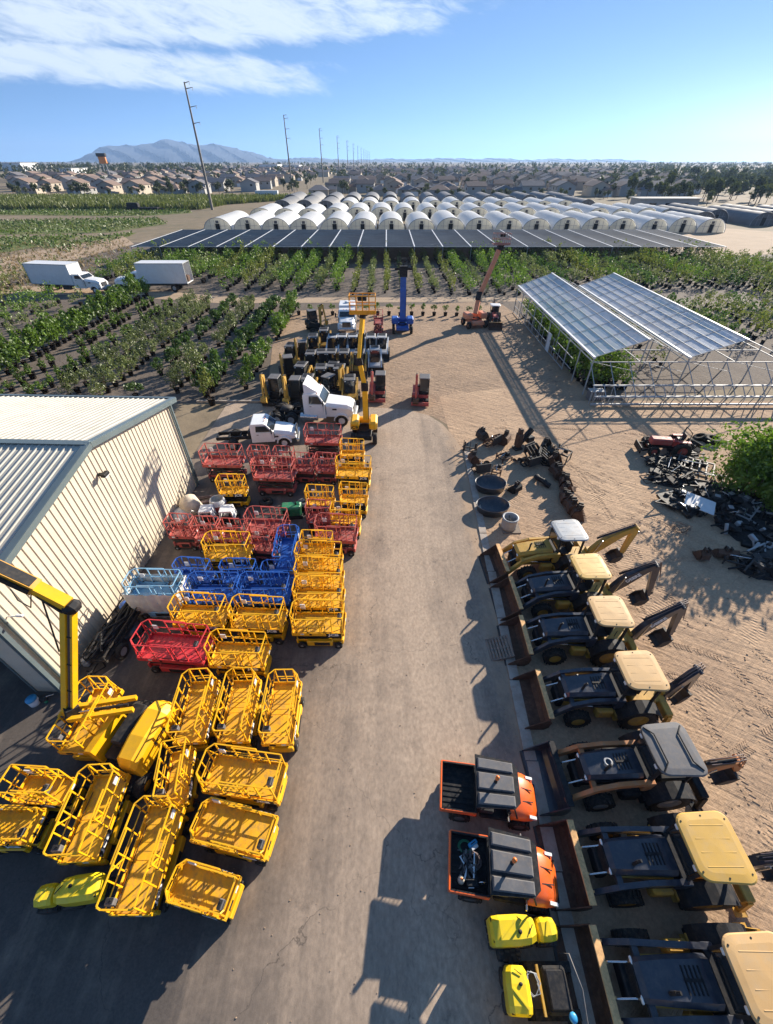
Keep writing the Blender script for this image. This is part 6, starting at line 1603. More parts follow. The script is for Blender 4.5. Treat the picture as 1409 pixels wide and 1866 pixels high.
# ------------------------------------------------------------------ suburb
WALLS = [mat("stucco_tan", (.42, .36, .29), .9, 0, .08, .2), mat("stucco_grey", (.36, .36, .35), .9, 0, .08, .2), mat("stucco_sand", (.48, .42, .34), .9, 0, .08, .2)]
ROOFS = [mat("tile_brown", (.17, .125, .105), .85, 0, .15, .6), mat("tile_grey", (.155, .145, .15), .85, 0, .15, .6), mat("tile_clay", (.24, .165, .125), .85, 0, .15, .6)]
def house_parts(kind):
    w, d, h, rh = ((11, 13, 5.4, 2.2), (13, 12, 3.2, 2.3), (10, 12, 5.2, 2.0))[kind]
    return w, d, h, rh
HP = []
for kind in range(3):
    for c in range(3 if kind == 0 else 2):
        w, d, h, rh = house_parts(kind)
        t = thing("suburban_house", "house", "house", (0, 0, 0), 0, "houses of the suburb")
        b = B(WALLS[c]); b.box((0, 0, h / 2), (w, d, h)); b.box((w * .28, -d / 2 - 2.4, 1.6), (w * .5, 5.0, 3.2)); b.prism([(-w / 2, h), (w / 2, h), (0, h + rh * .95)], -d / 2, d / 2, 'y') if kind != 1 else None
        b.build("wall", t)
        b = B(ROOFS[(c + kind) % 3]); o = .5
        if kind != 1:
            for s in (-1, 1): b.add([(s * (w / 2 + o), -d / 2 - o, h - .2), (s * (w / 2 + o), d / 2 + o, h - .2), (0, d / 2 + o, h + rh), (0, -d / 2 - o, h + rh), (s * (w / 2 + o), -d / 2 - o, h - .4), (s * (w / 2 + o), d / 2 + o, h - .4), (0, d / 2 + o, h + rh - .2), (0, -d / 2 - o, h + rh - .2)], [(0, 1, 2, 3), (4, 5, 6, 7), (0, 3, 7, 4), (1, 2, 6, 5), (0, 1, 5, 4)])
        else:
            a = [(-w / 2 - o, -d / 2 - o, h - .1), (w / 2 + o, -d / 2 - o, h - .1), (w / 2 + o, d / 2 + o, h - .1), (-w / 2 - o, d / 2 + o, h - .1), (0, -d * .15, h + rh), (0, d * .15, h + rh)]
            b.add(a, [(0, 1, 4), (1, 2, 5, 4), (2, 3, 5), (3, 0, 4, 5), (3, 2, 1, 0)])
        gx, gw = w * .28, w * .5 + .8
        b.add([(gx - gw / 2, -d / 2 - 5.3, 3.1), (gx + gw / 2, -d / 2 - 5.3, 3.1), (gx + gw / 2, -d / 2, 3.1), (gx - gw / 2, -d / 2, 3.1), (gx, -d / 2 - 5.3, 4.6), (gx, -d / 2, 4.6)], [(0, 3, 5, 4), (1, 2, 5, 4), (0, 1, 4)])
        b.build("roof", t)
        b = B(WHP); b.box((w * .28, -d / 2 - 4.92, 1.2), (w * .38, .06, 2.2)); b.build("garage_door", t)
        for (x, y, z, sx, sy) in [(-w * .25, -d / 2 - .02, h * .7, 1.5, .06), (w * .2, -d / 2 - .02, h * .78, 1.4, .06), (-w / 2 - .02, d * .2, h * .7, .06, 1.4), (w / 2 + .02, -d * .1, h * .7, .06, 1.4), (w / 2 + .02, d * .3, h * .7, .06, 1.4), (-w * .2, d / 2 + .02, h * .7, 1.5, .06)]:
            b = B(GLS); b.box((x, y, z), (sx, sy, 1.2)); b.build("window", t)
        HP.append(t)
used = set(); nh = 0
RH_ = random.Random(21)
HNAME = ["gabled two storey house with brown tiled roof", "gabled two storey house with grey tiled roof", "gabled two storey house with clay coloured roof", "low hipped house with grey tiled roof", "low hipped house with clay coloured roof", "narrow gabled house with clay coloured roof", "narrow gabled house with brown roof"]
def place_house(x, y, row):
    global nh
    k = RH_.randrange(len(HP)); rz = RH_.choice([0, PI, PI, 0, PI / 2, -PI / 2]) + RH_.uniform(-.12, .12)
    lb = HNAME[k] + (" in the suburb row directly behind the tunnels" if row == 0 else " in the suburb's %s row behind the tunnels" % ["", "second", "third", "fourth", "fifth", "sixth", "seventh", "eighth"][row])
    if k not in used:
        used.add(k); HP[k].location = (x, y, 0); HP[k].rotation_euler = (0, 0, rz); HP[k]["label"] = lb
    else: copy_tree(HP[k], (x, y, 0), rz, lb)
    nh += 1
row_y = [334, 366, 402, 440, 482, 528, 578, 634]
for r, Y in enumerate(row_y):
    X = -.72 * Y
    while X < .60 * Y:
        gap = (-95 < X < -52)
        if not gap and RH_.random() < .90 and nh < 288: place_house(X + RH_.uniform(-1.5, 1.5), Y + RH_.uniform(-4, 4) + (18 if X < -95 else 0), r)
        X += RH_.uniform(17, 22) * (1 + r * .04)
for k in range(len(HP)):
    if k not in used: bpy.data.objects.remove(HP[k])
print("houses", nh)
b = MB()
for r in range(13):
    Y = 690 + r * 62; X = -.5 * Y if r < 2 else -.42 * Y
    while X < .5 * Y:
        if RH_.random() < .72:
            w, d, h = RH_.uniform(10, 14), RH_.uniform(10, 13), RH_.uniform(3.2, 5.4); y = Y + RH_.uniform(-12, 12)
            b.use(RH_.choice(WALLS)); b.box((X, y, h / 2), (w, d, h)); b.use(RH_.choice(ROOFS)); b.prism([(X - w / 2 - .5, h), (X + w / 2 + .5, h), (X, h + 2.2)], y - d / 2, y + d / 2) if RH_.random() < .5 else b.add([(X - w / 2 - .5, y - d / 2 - .5, h), (X - w / 2 - .5, y + d / 2 + .5, h), (X + w / 2 + .5, y + d / 2 + .5, h), (X + w / 2 + .5, y - d / 2 - .5, h), (X - w / 2 - .5, y, h + 2.2), (X + w / 2 + .5, y, h + 2.2)], [(0, 3, 5, 4), (1, 2, 5, 4), (0, 1, 4), (3, 2, 5)])
        X += RH_.uniform(15, 24)
o = b.build("far_suburb"); tag(o, "far rows of tiled roof houses towards the horizon", "houses", None, "stuff")
# ------------------------------------------------------------------ trees
TRP = []
for k in range(4):
    t = thing("broadleaf_tree", "tree", "tree", (0, 0, 0), 0, "trees between the houses")
    h = (5.5, 7.5, 6.5, 8.5)[k]; rr3 = random.Random(40 + k)
    b = B(BARK); b.tube((0, 0, 0), (.1, 0, h * .55), .2, 6, .1)
    for q in range(4): b.tube((.05, 0, h * (.35 + .05 * q)), (h * .22 * math.cos(q * 1.7), h * .22 * math.sin(q * 1.7), h * .72), .09, 5, .03)
    b.build("trunk", t)
    b = B(LF_T); crown(b, (0, 0, h * .66), h * (.36, .30, .42, .26)[k], h * .36, 420, h * .055, rr3, 12); b.build("crown", t)
    TRP.append(t)
ut = set(); nt_ = 0
def place_tree(x, y, lb, s, grp):
    k = RH_.randrange(4)
    if k not in ut: ut.add(k); o = TRP[k]; o.location = (x, y, 0); o["label"] = lb; o["group"] = grp; o.scale = (s, s, s)
    else: copy_tree(TRP[k], (x, y, 0), RH_.uniform(0, 6), lb, grp, (s, s, s * RH_.uniform(.85, 1.15)))
for i in range(60):
    r = RH_.randrange(7); Y = row_y[r] + 14 + RH_.uniform(-4, 4); X = RH_.uniform(-.7, .46) * Y
    place_tree(X, Y, "small dark tree standing among the suburb houses", RH_.uniform(.7, 1.2), "trees between the houses")
for i in range(30): place_tree(RH_.uniform(-250, -95) , RH_.uniform(322, 340), "tree at the edge of the reeds on the left, before the houses", RH_.uniform(.6, 1.0), "trees at the reeds' edge")
for i in range(170):
    Y = RH_.uniform(255, 600); X = RH_.uniform(.45, .82) * Y
    place_tree(X, Y, "dark tree in the grove at the right behind the dark tunnels", RH_.uniform(.8, 1.5), "trees of the right hand grove")
for i in range(26): place_tree(RH_.uniform(-10, 150), 300 + RH_.uniform(0, 22), "small tree in the strip between tunnels and houses", RH_.uniform(.5, .8), "trees behind the tunnels")
for k in range(4):
    if k not in ut: bpy.data.objects.remove(TRP[k])
fb = MB(); fb.use(LF_T); rr4 = random.Random(9)
def fartree(x, y, h, n=26):
    crown(fb, (x, y, h * .55), h * .5, h * .5, n, h * .16, rr4, 4)
for i in range(3200):
    Y = 560 * (3400 / 560) ** rr4.random(); X = rr4.uniform(-.85, .85) * Y
    dens = .9 if X > .42 * Y else (.75 if Y > 1300 else .36)
    if rr4.random() < dens: fartree(X, Y, rr4.uniform(5, 11) * (1 + Y / 6000), 22)
for i in range(420):
    Y = rr4.uniform(330, 640); X = rr4.uniform(.40, .86) * Y; fartree(X, Y, rr4.uniform(4, 8), 60)
for i in range(240):
    Y = rr4.uniform(900, 1300); X = rr4.uniform(-1.0, -.3) * Y; fartree(X, Y, rr4.uniform(8, 16), 30)
o = fb.build("far_trees"); tag(o, "dark scattered trees thickening towards the horizon", "trees", None, "stuff")
# reeds on the left
fb = MB(); rr4 = random.Random(10)
for i in range(7000):
    Y = rr4.uniform(232, 305); X = rr4.uniform(-.80 * Y, -84 + (Y - 232) * .12 + 30 * max(0, (Y - 262) / 40))
    fb.use(LF_R if rr4.random() < .7 else LF_Y); h = rr4.uniform(1.5, 2.9)
    for k in range(4):
        dx, dy = rr4.gauss(0, .45), rr4.gauss(0, .45)
        p = Vector((X + dx, Y + dy, 0)); q = p + Vector((rr4.gauss(0, .4), rr4.gauss(0, .4), h)); w = Vector((rr4.gauss(0, .3), rr4.gauss(0, .3), 0))
        fb.add([p, p + w, q + w * .5, q], [(0, 1, 2, 3)])
o = fb.build("reed_thicket"); tag(o, "tall green reeds in a band before the left hand houses", "reeds", None, "stuff")
fb = MB(); rr4 = random.Random(12)
for i in range(3000):
    px = rr4.uniform(0, 330); py = rr4.uniform(440, 545); p = G(px, py)
    if not (p.x < -52 or py < 470): continue
    if (px > 235 and py < 470) or py > 545 - px * .3: continue
    fb.use(LF_S if rr4.random() < .75 else LF_O); h = rr4.uniform(.2, .6)
    for k in range(3):
        w = Vector((rr4.gauss(0, .12), rr4.gauss(0, .12), 0)); q = p + Vector((rr4.gauss(0, .25), rr4.gauss(0, .25), h))
        fb.add([p, p + w, q + w * .3, q], [(0, 1, 2, 3)])
o = fb.build("dry_grass"); tag(o, "dry yellow grass and weeds along the field edge on the left", "grass", None, "stuff")
# low crops in the left hand fields
FIELDS = [[(0, 384), (330, 377), (352, 388), (260, 394), (0, 392)], [(0, 403), (285, 398), (305, 408), (200, 424), (0, 428)], [(0, 433), (150, 428), (115, 442), (0, 462)], [(75, 450), (180, 430), (250, 424), (215, 440), (120, 460)], [(0, 372), (240, 372), (330, 376), (0, 381)]]
fb = MB(); rr4 = random.Random(13)
def inside(p, poly):
    c = False
    for i in range(len(poly)):
        a, b_ = poly[i], poly[i - 1]
        if (a[1] > p[1]) != (b_[1] > p[1]) and p[0] < (b_[0] - a[0]) * (p[1] - a[1]) / (b_[1] - a[1]) + a[0]: c = not c
    return c
for fi, poly in enumerate(FIELDS):
    W = [G(*q) for q in poly]; x0, x1 = min(q.x for q in W), max(q.x for q in W); y0, y1 = min(q.y for q in W), max(q.y for q in W)
    y = y0; PL = [(q.x, q.y) for q in W]
    while y < y1:
        x = x0; lf = rr4.choice([LF_G, LF_O, LF_Y, LF_G, LF_D])
        while x < x1:
            if inside((x, y), PL) and rr4.random() < .85:
                fb.use(lf if rr4.random() < .8 else LF_O)
                for k in range(3): leaf(fb, Vector((x + rr4.gauss(0, .3), y + rr4.gauss(0, .3), rr4.uniform(.15, .7))), .42, rr4)
            x += 1.6
        y += 1.5
o = fb.build("low_crops"); tag(o, "low green crop rows in the left hand fields", "crops", None, "stuff")
# ------------------------------------------------------------------ far buildings
def warehouse(label, px0, px1, ytop, D, m):
    xa, za = HZ(px0, ytop, D); xb, zb = HZ(px1, ytop, D); h = max(7, za)
    t = thing("warehouse", label, "warehouse", ((xa + xb) / 2, D, 0)); w = xb - xa
    b = B(m); b.box((0, 30, h / 2), (w, 60, h)); b.build("wall", t)
    b = B(GRL); b.box((0, 30, h + .3), (w + 1, 61, .6)); b.build("roof", t)
    for k in range(5): b = B(GRY); b.box((-w * .4 + w * .2 * k, -.1, 3), (w * .08, .3, 5)); b.build("door", t)
warehouse("long white warehouse at the far left edge below the hills", -20, 36, 297, 1150, WHP)
warehouse("white warehouse block right of the second power pole near the horizon", 515, 545, 301, 1400, WHP)
warehouse("white warehouse block left of the second power pole near the horizon", 472, 505, 300, 1250, WHP)
warehouse("small pale industrial block between left houses and hills", 108, 130, 309, 900, WHP)
x, z = HZ(183, 279, 620)
t = thing("sign_tower", "orange and black sign tower rising over the left hand houses", "tower", (x, 620, 0))
b = B(GRL)
for s in (-1, 1): b.tube((s * 3, 0, 0), (s * 1.6, 0, z - 6), .5, 8)
for k in range(4): b.bar((-2.6 + .3 * k, 0, 3 + 4 * k), (2.6 - .3 * k, 0, 6 + 4 * k), .3, .3)
b.build("leg", t)
b = B(mat("sign_orange", (.65, .22, .03), .5)); b.box((0, 0, z - 6), (8, 3, 6), .3); b.use(BLK); b.box((0, 0, z - 1.5), (10, 4, 3), .3); b.build("sign_box", t)
t = thing("storage_container", "white box trailer parked behind the left end of the tunnels", "trailer", G(488, 362))
b = B(WHP); b.box((0, 0, 2.2), (13, 3, 3.2)); b.use(BLK); b.box((0, 0, .5), (11, 2, .25)); b.build("container_body", t)
for x in (-4.6, -3.3, 4.4):
    b = B(RUB); b.lathe([(.1, -1.3), (.5, -1.3), (.5, 1.3), (.1, 1.3)], (x, 0, .5), 'y', 12); b.build("wheel", t)
t = thing("farm_shed", "pale flat shed between the dark tunnels and the right hand grove", "shed", G(1205, 383))
b = B(GRL); b.box((0, 0, 2.1), (26, 9, 4.2)); b.build("wall", t); b = B(CREAMR); b.box((0, 0, 4.4), (28, 11, .35)); b.build("roof", t)
for k in range(3): b = B(GLS); b.box((-7 + 7 * k, -4.52, 2.2), (3, .1, 1.4)); b.build("window", t)
t = thing("flat_trailer", "dark low equipment trailer before the reeds on the left", "trailer", G(262, 384))
b = B(BLK); b.box((0, 0, 1.0), (14, 2.6, .5)); b.box((-4, 0, 2.0), (5, 2.4, 1.8), .3); b.use(DRK); b.bar((7, 0, 1), (10, 0, .6), .3, .3); b.build("trailer_bed", t)
for x in (-5, -3.6, 3): b = B(RUB); b.lathe([(.1, -1.2), (.5, -1.2), (.5, 1.2), (.1, 1.2)], (x, 0, .5), 'y', 12); b.build("wheel", t)
# ------------------------------------------------------------------ mountains
def ridge(name, pts, D, depth, m, seed):
    rr5 = random.Random(seed); xs = []
    prof = []
    for i in range(len(pts) - 1):
        (xa, ya), (xb, yb) = pts[i], pts[i + 1]; n = max(2, int((xb - xa) / 5))
        for k in range(n):
            f = k / n; prof.append((xa + (xb - xa) * f, ya + (yb - ya) * f + rr5.uniform(-1.1, 1.1)))
    prof.append(pts[-1])
    NR = 16; rows = []
    for r in range(NR + 1):
        f = r / NR; row = []
        for i, (px, py) in enumerate(prof):
            X, Z = HZ(px, py, D); g = 1 - abs(f - .5) * 2
            z = -1 + (Z + 1) * (g ** .8) * (1 + (0 if r == NR // 2 else .14 * math.sin(i * .9 + r * 1.3) * (1 - g) + .10 * rr5.uniform(-1, 1) * (1 - g)))
            row.append((X * (1 + (f - .5) * depth / D), D + (f - .5) * depth + 120 * math.sin(i * .7 + r), max(z, -1)))
        rows.append(row)
    b = B(m); b.loft(rows, caps=False, closed=False); return struct(name, b)
MT = mat("mountain_rock", (.04, .055, .08), .95, 0, .4, .002)
ridge("mountains", [(120, 297), (150, 290), (172, 272), (200, 266), (228, 263), (250, 266), (262, 261), (285, 260), (304, 253), (322, 257), (340, 260), (362, 265), (380, 262), (392, 261), (405, 264), (430, 270), (455, 276), (480, 284), (510, 291), (530, 289), (560, 286), (600, 290), (640, 291), (700, 293)], 9000, 3200, MT, 3)
ridge("far_hills", [(560, 293), (640, 291), (720, 289), (760, 290), (820, 288), (870, 290), (900, 288), (960, 291), (1010, 289), (1060, 291), (1130, 290), (1180, 293)], 10300, 1200, MT, 4)
# ------------------------------------------------------------------ ground
def gmat_road():
    m = gmat("dusty_pavement", (.125, .104, .09), (.095, .082, .073), .10, 14, None, .25, .012, 30.0, rough=.88)
    nt = m.node_tree; N = nt.nodes; L = nt.links; p = N["Principled BSDF"]; old = p.inputs["Base Color"].links[0].from_socket
    geo = N.new("ShaderNodeNewGeometry"); sp = N.new("ShaderNodeSeparateXYZ"); L.new(geo.outputs["Position"], sp.inputs[0])
    def M(op, a, b_=0.0, cl=False):
        q = N.new("ShaderNodeMath"); q.operation = op; q.use_clamp = cl
        for i, v in enumerate((a, b_)):
            if isinstance(v, (int, float)): q.inputs[i].default_value = v
            else: L.new(v, q.inputs[i])
        return q.outputs[0]
    def NZ(sc, vs):
        mp = N.new("ShaderNodeMapping"); mp.inputs[3].default_value = vs; L.new(geo.outputs["Position"], mp.inputs[0]); n = N.new("ShaderNodeTexNoise"); n.inputs["Scale"].default_value = sc; n.inputs["Detail"].default_value = 8; n.inputs["Roughness"].default_value = .68; L.new(mp.outputs[0], n.inputs["Vector"]); return n.outputs["Fac"]
    d = M("ABSOLUTE", M("SUBTRACT", sp.outputs[0], 1.6)); g = M("SUBTRACT", 1.05, M("DIVIDE", d, 7.0)); far_ = M("MULTIPLY", M("SUBTRACT", sp.outputs[1], 22.0), .09, True)
    g = M("MAXIMUM", g, far_)
    f = M("ADD", M("MULTIPLY", g, 1.0), M("MULTIPLY", M("SUBTRACT", NZ(1.0, (.9, .05, 1)), .5), 1.3)); f = M("ADD", f, M("MULTIPLY", M("SUBTRACT", NZ(.5, (1, 1, 1)), .5), 1.2), True)
    x = N.new("ShaderNodeMix"); x.data_type = "RGBA"; L.new(f, x.inputs[0]); L.new(old, x.inputs[6])
    y = N.new("ShaderNodeMix"); y.data_type = "RGBA"; y.blend_type = "MULTIPLY"; y.inputs[0].default_value = 1; y.inputs[6].default_value = (.43, .33, .245, 1); fr = N.new("ShaderNodeMapRange"); fr.inputs[1].default_value = .3; fr.inputs[2].default_value = .7; fr.inputs[3].default_value = .70; fr.inputs[4].default_value = 1.18; L.new(NZ(9, (1, .6, 1)), fr.inputs[0]); L.new(fr.outputs[0], y.inputs[7]); L.new(y.outputs[2], x.inputs[7])
    st = NZ(.9, (1, 1, 1)); sr = N.new("ShaderNodeMapRange"); sr.inputs[1].default_value = .60; sr.inputs[2].default_value = .72; sr.inputs[4].default_value = .6; L.new(st, sr.inputs[0]); z = N.new("ShaderNodeMix"); z.data_type = "RGBA"; L.new(sr.outputs[0], z.inputs[0]); L.new(x.outputs[2], z.inputs[6]); z.inputs[7].default_value = (.09, .075, .065, 1)
    vo = N.new("ShaderNodeTexVoronoi"); vo.feature = "DISTANCE_TO_EDGE"; vo.inputs["Scale"].default_value = .16; wv = N.new("ShaderNodeVectorMath"); wv.operation = "ADD"; wn = N.new("ShaderNodeTexNoise"); wn.inputs["Scale"].default_value = 1.1; wn.inputs["Detail"].default_value = 8; L.new(geo.outputs["Position"], wn.inputs["Vector"]); ws = N.new("ShaderNodeVectorMath"); ws.operation = "SCALE"; ws.inputs[3].default_value = 1.6; L.new(wn.outputs["Color"], ws.inputs[0]); L.new(geo.outputs["Position"], wv.inputs[0]); L.new(ws.outputs[0], wv.inputs[1]); L.new(wv.outputs[0], vo.inputs["Vector"])
    cr = N.new("ShaderNodeMapRange"); cr.inputs[1].default_value = .0; cr.inputs[2].default_value = .0035; cr.inputs[3].default_value = .7; cr.inputs[4].default_value = 0; L.new(vo.outputs["Distance"], cr.inputs[0])
    ck = N.new("ShaderNodeMix"); ck.data_type = "RGBA"; L.new(M("MULTIPLY", cr.outputs[0], M("MULTIPLY", M("SUBTRACT", NZ(.3, (1, 1, 1)), .40), 6, True)), ck.inputs[0]); L.new(z.outputs[2], ck.inputs[6]); ck.inputs[7].default_value = (.06, .05, .045, 1)
    sdn = M("ADD", M("MULTIPLY", M("SUBTRACT", sp.outputs[0], 4.6), 1.4), M("MULTIPLY", M("SUBTRACT", NZ(1.2, (1, .5, 1)), .5), 3.0), True)
    sn = N.new("ShaderNodeMix"); sn.data_type = "RGBA"; L.new(M("MULTIPLY", sdn, .8), sn.inputs[0]); L.new(ck.outputs[2], sn.inputs[6]); sn.inputs[7].default_value = (.44, .31, .205, 1)
    L.new(sn.outputs[2], p.inputs["Base Color"]); return m
def gmat(name, c1, c2, s1=.3, s2=6.0, c3=None, bump=.5, bdist=.06, bscale=5.0, tracks=0, streak=None, rough=.95):
    m = bpy.data.materials.new(name); m.use_nodes = True; nt = m.node_tree; N = nt.nodes; L = nt.links; p = N["Principled BSDF"]; p.inputs["Roughness"].default_value = rough; p.inputs["Specular IOR Level"].default_value = .2
    geo = N.new("ShaderNodeNewGeometry"); P = geo.outputs["Position"]
    def noise(sc, det=6, rg=.6, vec=P, dist=0):
        n = N.new("ShaderNodeTexNoise"); n.inputs["Scale"].default_value = sc; n.inputs["Detail"].default_value = det; n.inputs["Roughness"].default_value = rg; n.inputs["Distortion"].default_value = dist; L.new(vec, n.inputs["Vector"]); return n.outputs["Fac"]
    def rng(v, a, b_, c=0, d=1):
        r = N.new("ShaderNodeMapRange"); r.inputs[1].default_value = a; r.inputs[2].default_value = b_; r.inputs[3].default_value = c; r.inputs[4].default_value = d; L.new(v, r.inputs[0]); return r.outputs[0]
    def mix(f, a, b_, bt='MIX'):
        x = N.new("ShaderNodeMix"); x.data_type = 'RGBA'; x.blend_type = bt
        if isinstance(f, float): x.inputs[0].default_value = f
        else: L.new(f, x.inputs[0])
        for i, v in ((6, a), (7, b_)):
            if isinstance(v, tuple): x.inputs[i].default_value = (*v, 1)
            else: L.new(v, x.inputs[i])
        return x.outputs[2]
    col = mix(rng(noise(s1, 7, .65), .36, .64), c1, c2)
    fine = rng(noise(s2, 8, .75), .3, .7, .72, 1.2)
    if c3: col = mix(rng(noise(s1 * 3.1, 8, .7, dist=.6), .56, .70), col, c3)
    if streak:
        mp = N.new("ShaderNodeMapping"); mp.inputs[3].default_value = streak[0]; L.new(P, mp.inputs[0])
        col = mix(rng(noise(1.0, 5, .6, mp.outputs[0]), .42, .66, 0, streak[2]), col, streak[1])
    col = mix(1.0, col, fine, 'MULTIPLY')
    L.new(col, p.inputs["Base Color"])
    h = noise(bscale, 8, .62)
    if tracks:
        for (an_, am_) in ((.62, 1.0), (-.5, .6)):
            mp = N.new('ShaderNodeMapping'); mp.inputs[2].default_value = (0, 0, an_); mp.vector_type = 'TEXTURE'; mp.inputs[3].default_value = (4.5, .38, 1); L.new(P, mp.inputs[0]); rn = noise(1.0, 5, .6, mp.outputs[0], .7); q_ = N.new('ShaderNodeMath'); q_.operation = 'MULTIPLY_ADD'; L.new(rn, q_.inputs[0]); q_.inputs[1].default_value = am_; L.new(h, q_.inputs[2]); h = q_.outputs[0]
    if tracks:
        hs = h
        for (ang, sc, amt) in ((.9, .42, 1.0), (2.2, .36, .8), (.35, .3, .9)):
            mp = N.new("ShaderNodeMapping"); mp.inputs[2].default_value = (0, 0, ang); L.new(P, mp.inputs[0])
            w = N.new("ShaderNodeTexWave"); w.wave_type = 'BANDS'; w.bands_direction = 'X'; w.inputs["Scale"].default_value = sc * .22; w.inputs["Distortion"].default_value = 3.5; w.inputs["Detail"].default_value = 2; w.inputs["Detail Scale"].default_value = .25; L.new(mp.outputs[0], w.inputs["Vector"])
            w2 = N.new("ShaderNodeTexWave"); w2.wave_type = 'BANDS'; w2.bands_direction = 'Y'; w2.inputs["Scale"].default_value = 1.7; w2.inputs["Distortion"].default_value = 2.4; w2.inputs["Detail"].default_value = 2; w2.inputs["Detail Scale"].default_value = 1.2; L.new(mp.outputs[0], w2.inputs["Vector"])
            msk0 = rng(w.outputs["Fac"], .80, .93); pm_ = rng(noise(.22 + sc * .1, 3, .5), .47, .60); mk = N.new("ShaderNodeMath"); mk.operation = "MULTIPLY"; L.new(msk0, mk.inputs[0]); L.new(pm_, mk.inputs[1]); msk = mk.outputs[0]
            mm = N.new("ShaderNodeMath"); mm.operation = 'MULTIPLY'; L.new(msk, mm.inputs[0]); L.new(w2.outputs["Fac"], mm.inputs[1])
            ma = N.new("ShaderNodeMath"); ma.operation = 'MULTIPLY_ADD'; L.new(mm.outputs[0], ma.inputs[0]); ma.inputs[1].default_value = amt * tracks; L.new(hs, ma.inputs[2]); hs = ma.outputs[0]
            mb_ = N.new("ShaderNodeMath"); mb_.operation = 'MULTIPLY_ADD'; L.new(msk, mb_.inputs[0]); mb_.inputs[1].default_value = -amt * tracks * .8; L.new(hs, mb_.inputs[2]); hs = mb_.outputs[0]
        h = hs
    bp = N.new("ShaderNodeBump"); bp.inputs["Strength"].default_value = bump; bp.inputs["Distance"].default_value = bdist; L.new(h, bp.inputs["Height"]); L.new(bp.outputs[0], p.inputs["Normal"])
    return m
M_GR = gmat("open_land", (.26, .20, .135), (.20, .165, .105), .012, .3, (.11, .115, .06), .3, .3, .5)
M_SAND = gmat("rutted_sand", (.49, .338, .218), (.40, .272, .178), .16, 7, (.31, .21, .14), .75, .12, 1.3, tracks=.14)
M_LOT = gmat("dirt_lot", (.40, .275, .18), (.30, .21, .142), .22, 5, (.21, .15, .105), .9, .12, 1.8, tracks=.14)
M_TRK = gmat("dirt_track", (.47, .35, .24), (.40, .295, .20), .2, 4, None, .5, .08, 3.0, streak=((.08, 1.2, 1), (.30, .21, .14), .5))
M_SOIL = gmat("nursery_soil", (.185, .15, .12), (.145, .118, .098), .25, 4, (.095, .08, .07), .6, .1, 3.0, streak=((1.1, .05, 1), (.13, .105, .088), .75))
M_ROAD = gmat_road()
M_FLD = gmat("field_soil", (.13, .17, .05), (.19, .195, .075), .1, 2, (.30, .23, .145), .5, .15, 1.5)
def sheet(name, pts, z, m, sub=0):
    b = B(m); b.add([(x, y, z) for x, y in pts], [tuple(range(len(pts)))]); return struct(name, b)
sheet("ground", [(-9600, -300), (9600, -300), (9600, 11800), (-9600, 11800)], 0.0, M_GR)
g2 = lambda *q: [tuple(G(*p)[:2]) for p in q]
sheet("nursery_soil", [(-70, 35.5), (20, 35.5), (60, 45), (125, 68), (125, 134), (-70, 134)], .004, M_SOIL)
sheet("dirt_lot", [(-11, 35.2)] + g2((500, 600), (545, 566)) + [(17.5, 72), (19, 64), (19.5, 33), (9, 26), (4, 33)], .008, M_LOT)
sheet("sand_lot", [(4.6, -6), (75, -6), (75, 33), (40, 36), (17, 36), (12, 39), (5, 37), (5.2, 27)], .012, M_SAND)
sheet("dirt_track", [(-70, 76.5), (-46, 75.5), (-26, 70.5), (-12, 70.8), (18, 71.5), (30, 72), (18, 74.2), (-24, 74), (-44, 80.2), (-70, 83)], .016, M_TRK)
sheet("sand_strip", [(66, 112), (120, 118), (128, 150), (108, 168), (100, 160), (84, 150), (76, 134), (72, 114)], .020, M_TRK)
for i, poly in enumerate(FIELDS): sheet("crop_field", g2(*poly), .024, M_FLD)
sheet("field_track", g2((0, 470), (95, 452), (225, 430), (245, 445), (150, 470), (0, 500)), .028, M_TRK)
# paved yard with its rounded far corner
pav = [(-60, -6), (5.05, -6), (5.05, 2.6), (5.35, 12), (5.75, 24)]
pav += g2((838, 815), (826, 795), (806, 773), (780, 757), (745, 748), (700, 744), (640, 742)) + [(-12, 35.4), (-14.6, 35.6), (-14.6, 23.2), (-60, 23.2)]
sheet("paved_yard", pav, .032, M_ROAD)
b = B(CONC)
kp = [(5.0, -6), (5.05, 2.6), (5.35, 12), (5.75, 24), (5.95, 27.2)]
for i in range(len(kp) - 1):
    (xa, ya), (xb, yb) = kp[i], kp[i + 1]; n = max(1, int((yb - ya) / 3))
    for k in range(n):
        f0, f1 = k / n + .002, (k + 1) / n - .002; o = jit(.02)
        b.bar((xa + (xb - xa) * f0 + .22 + o, ya + (yb - ya) * f0, .03), (xa + (xb - xa) * f1 + .22 + o, ya + (yb - ya) * f1, .03), .42, .13 + jit(.01))
struct("kerb_strip", b)
b = B(CONC)
for k in range(6): b.bar((-17.5 + k * 1.9 + .01, 35.75, .06), (-17.5 + (k + 1) * 1.9 - .01, 35.75, .06), .2, .22)
struct("nursery_kerb", b)
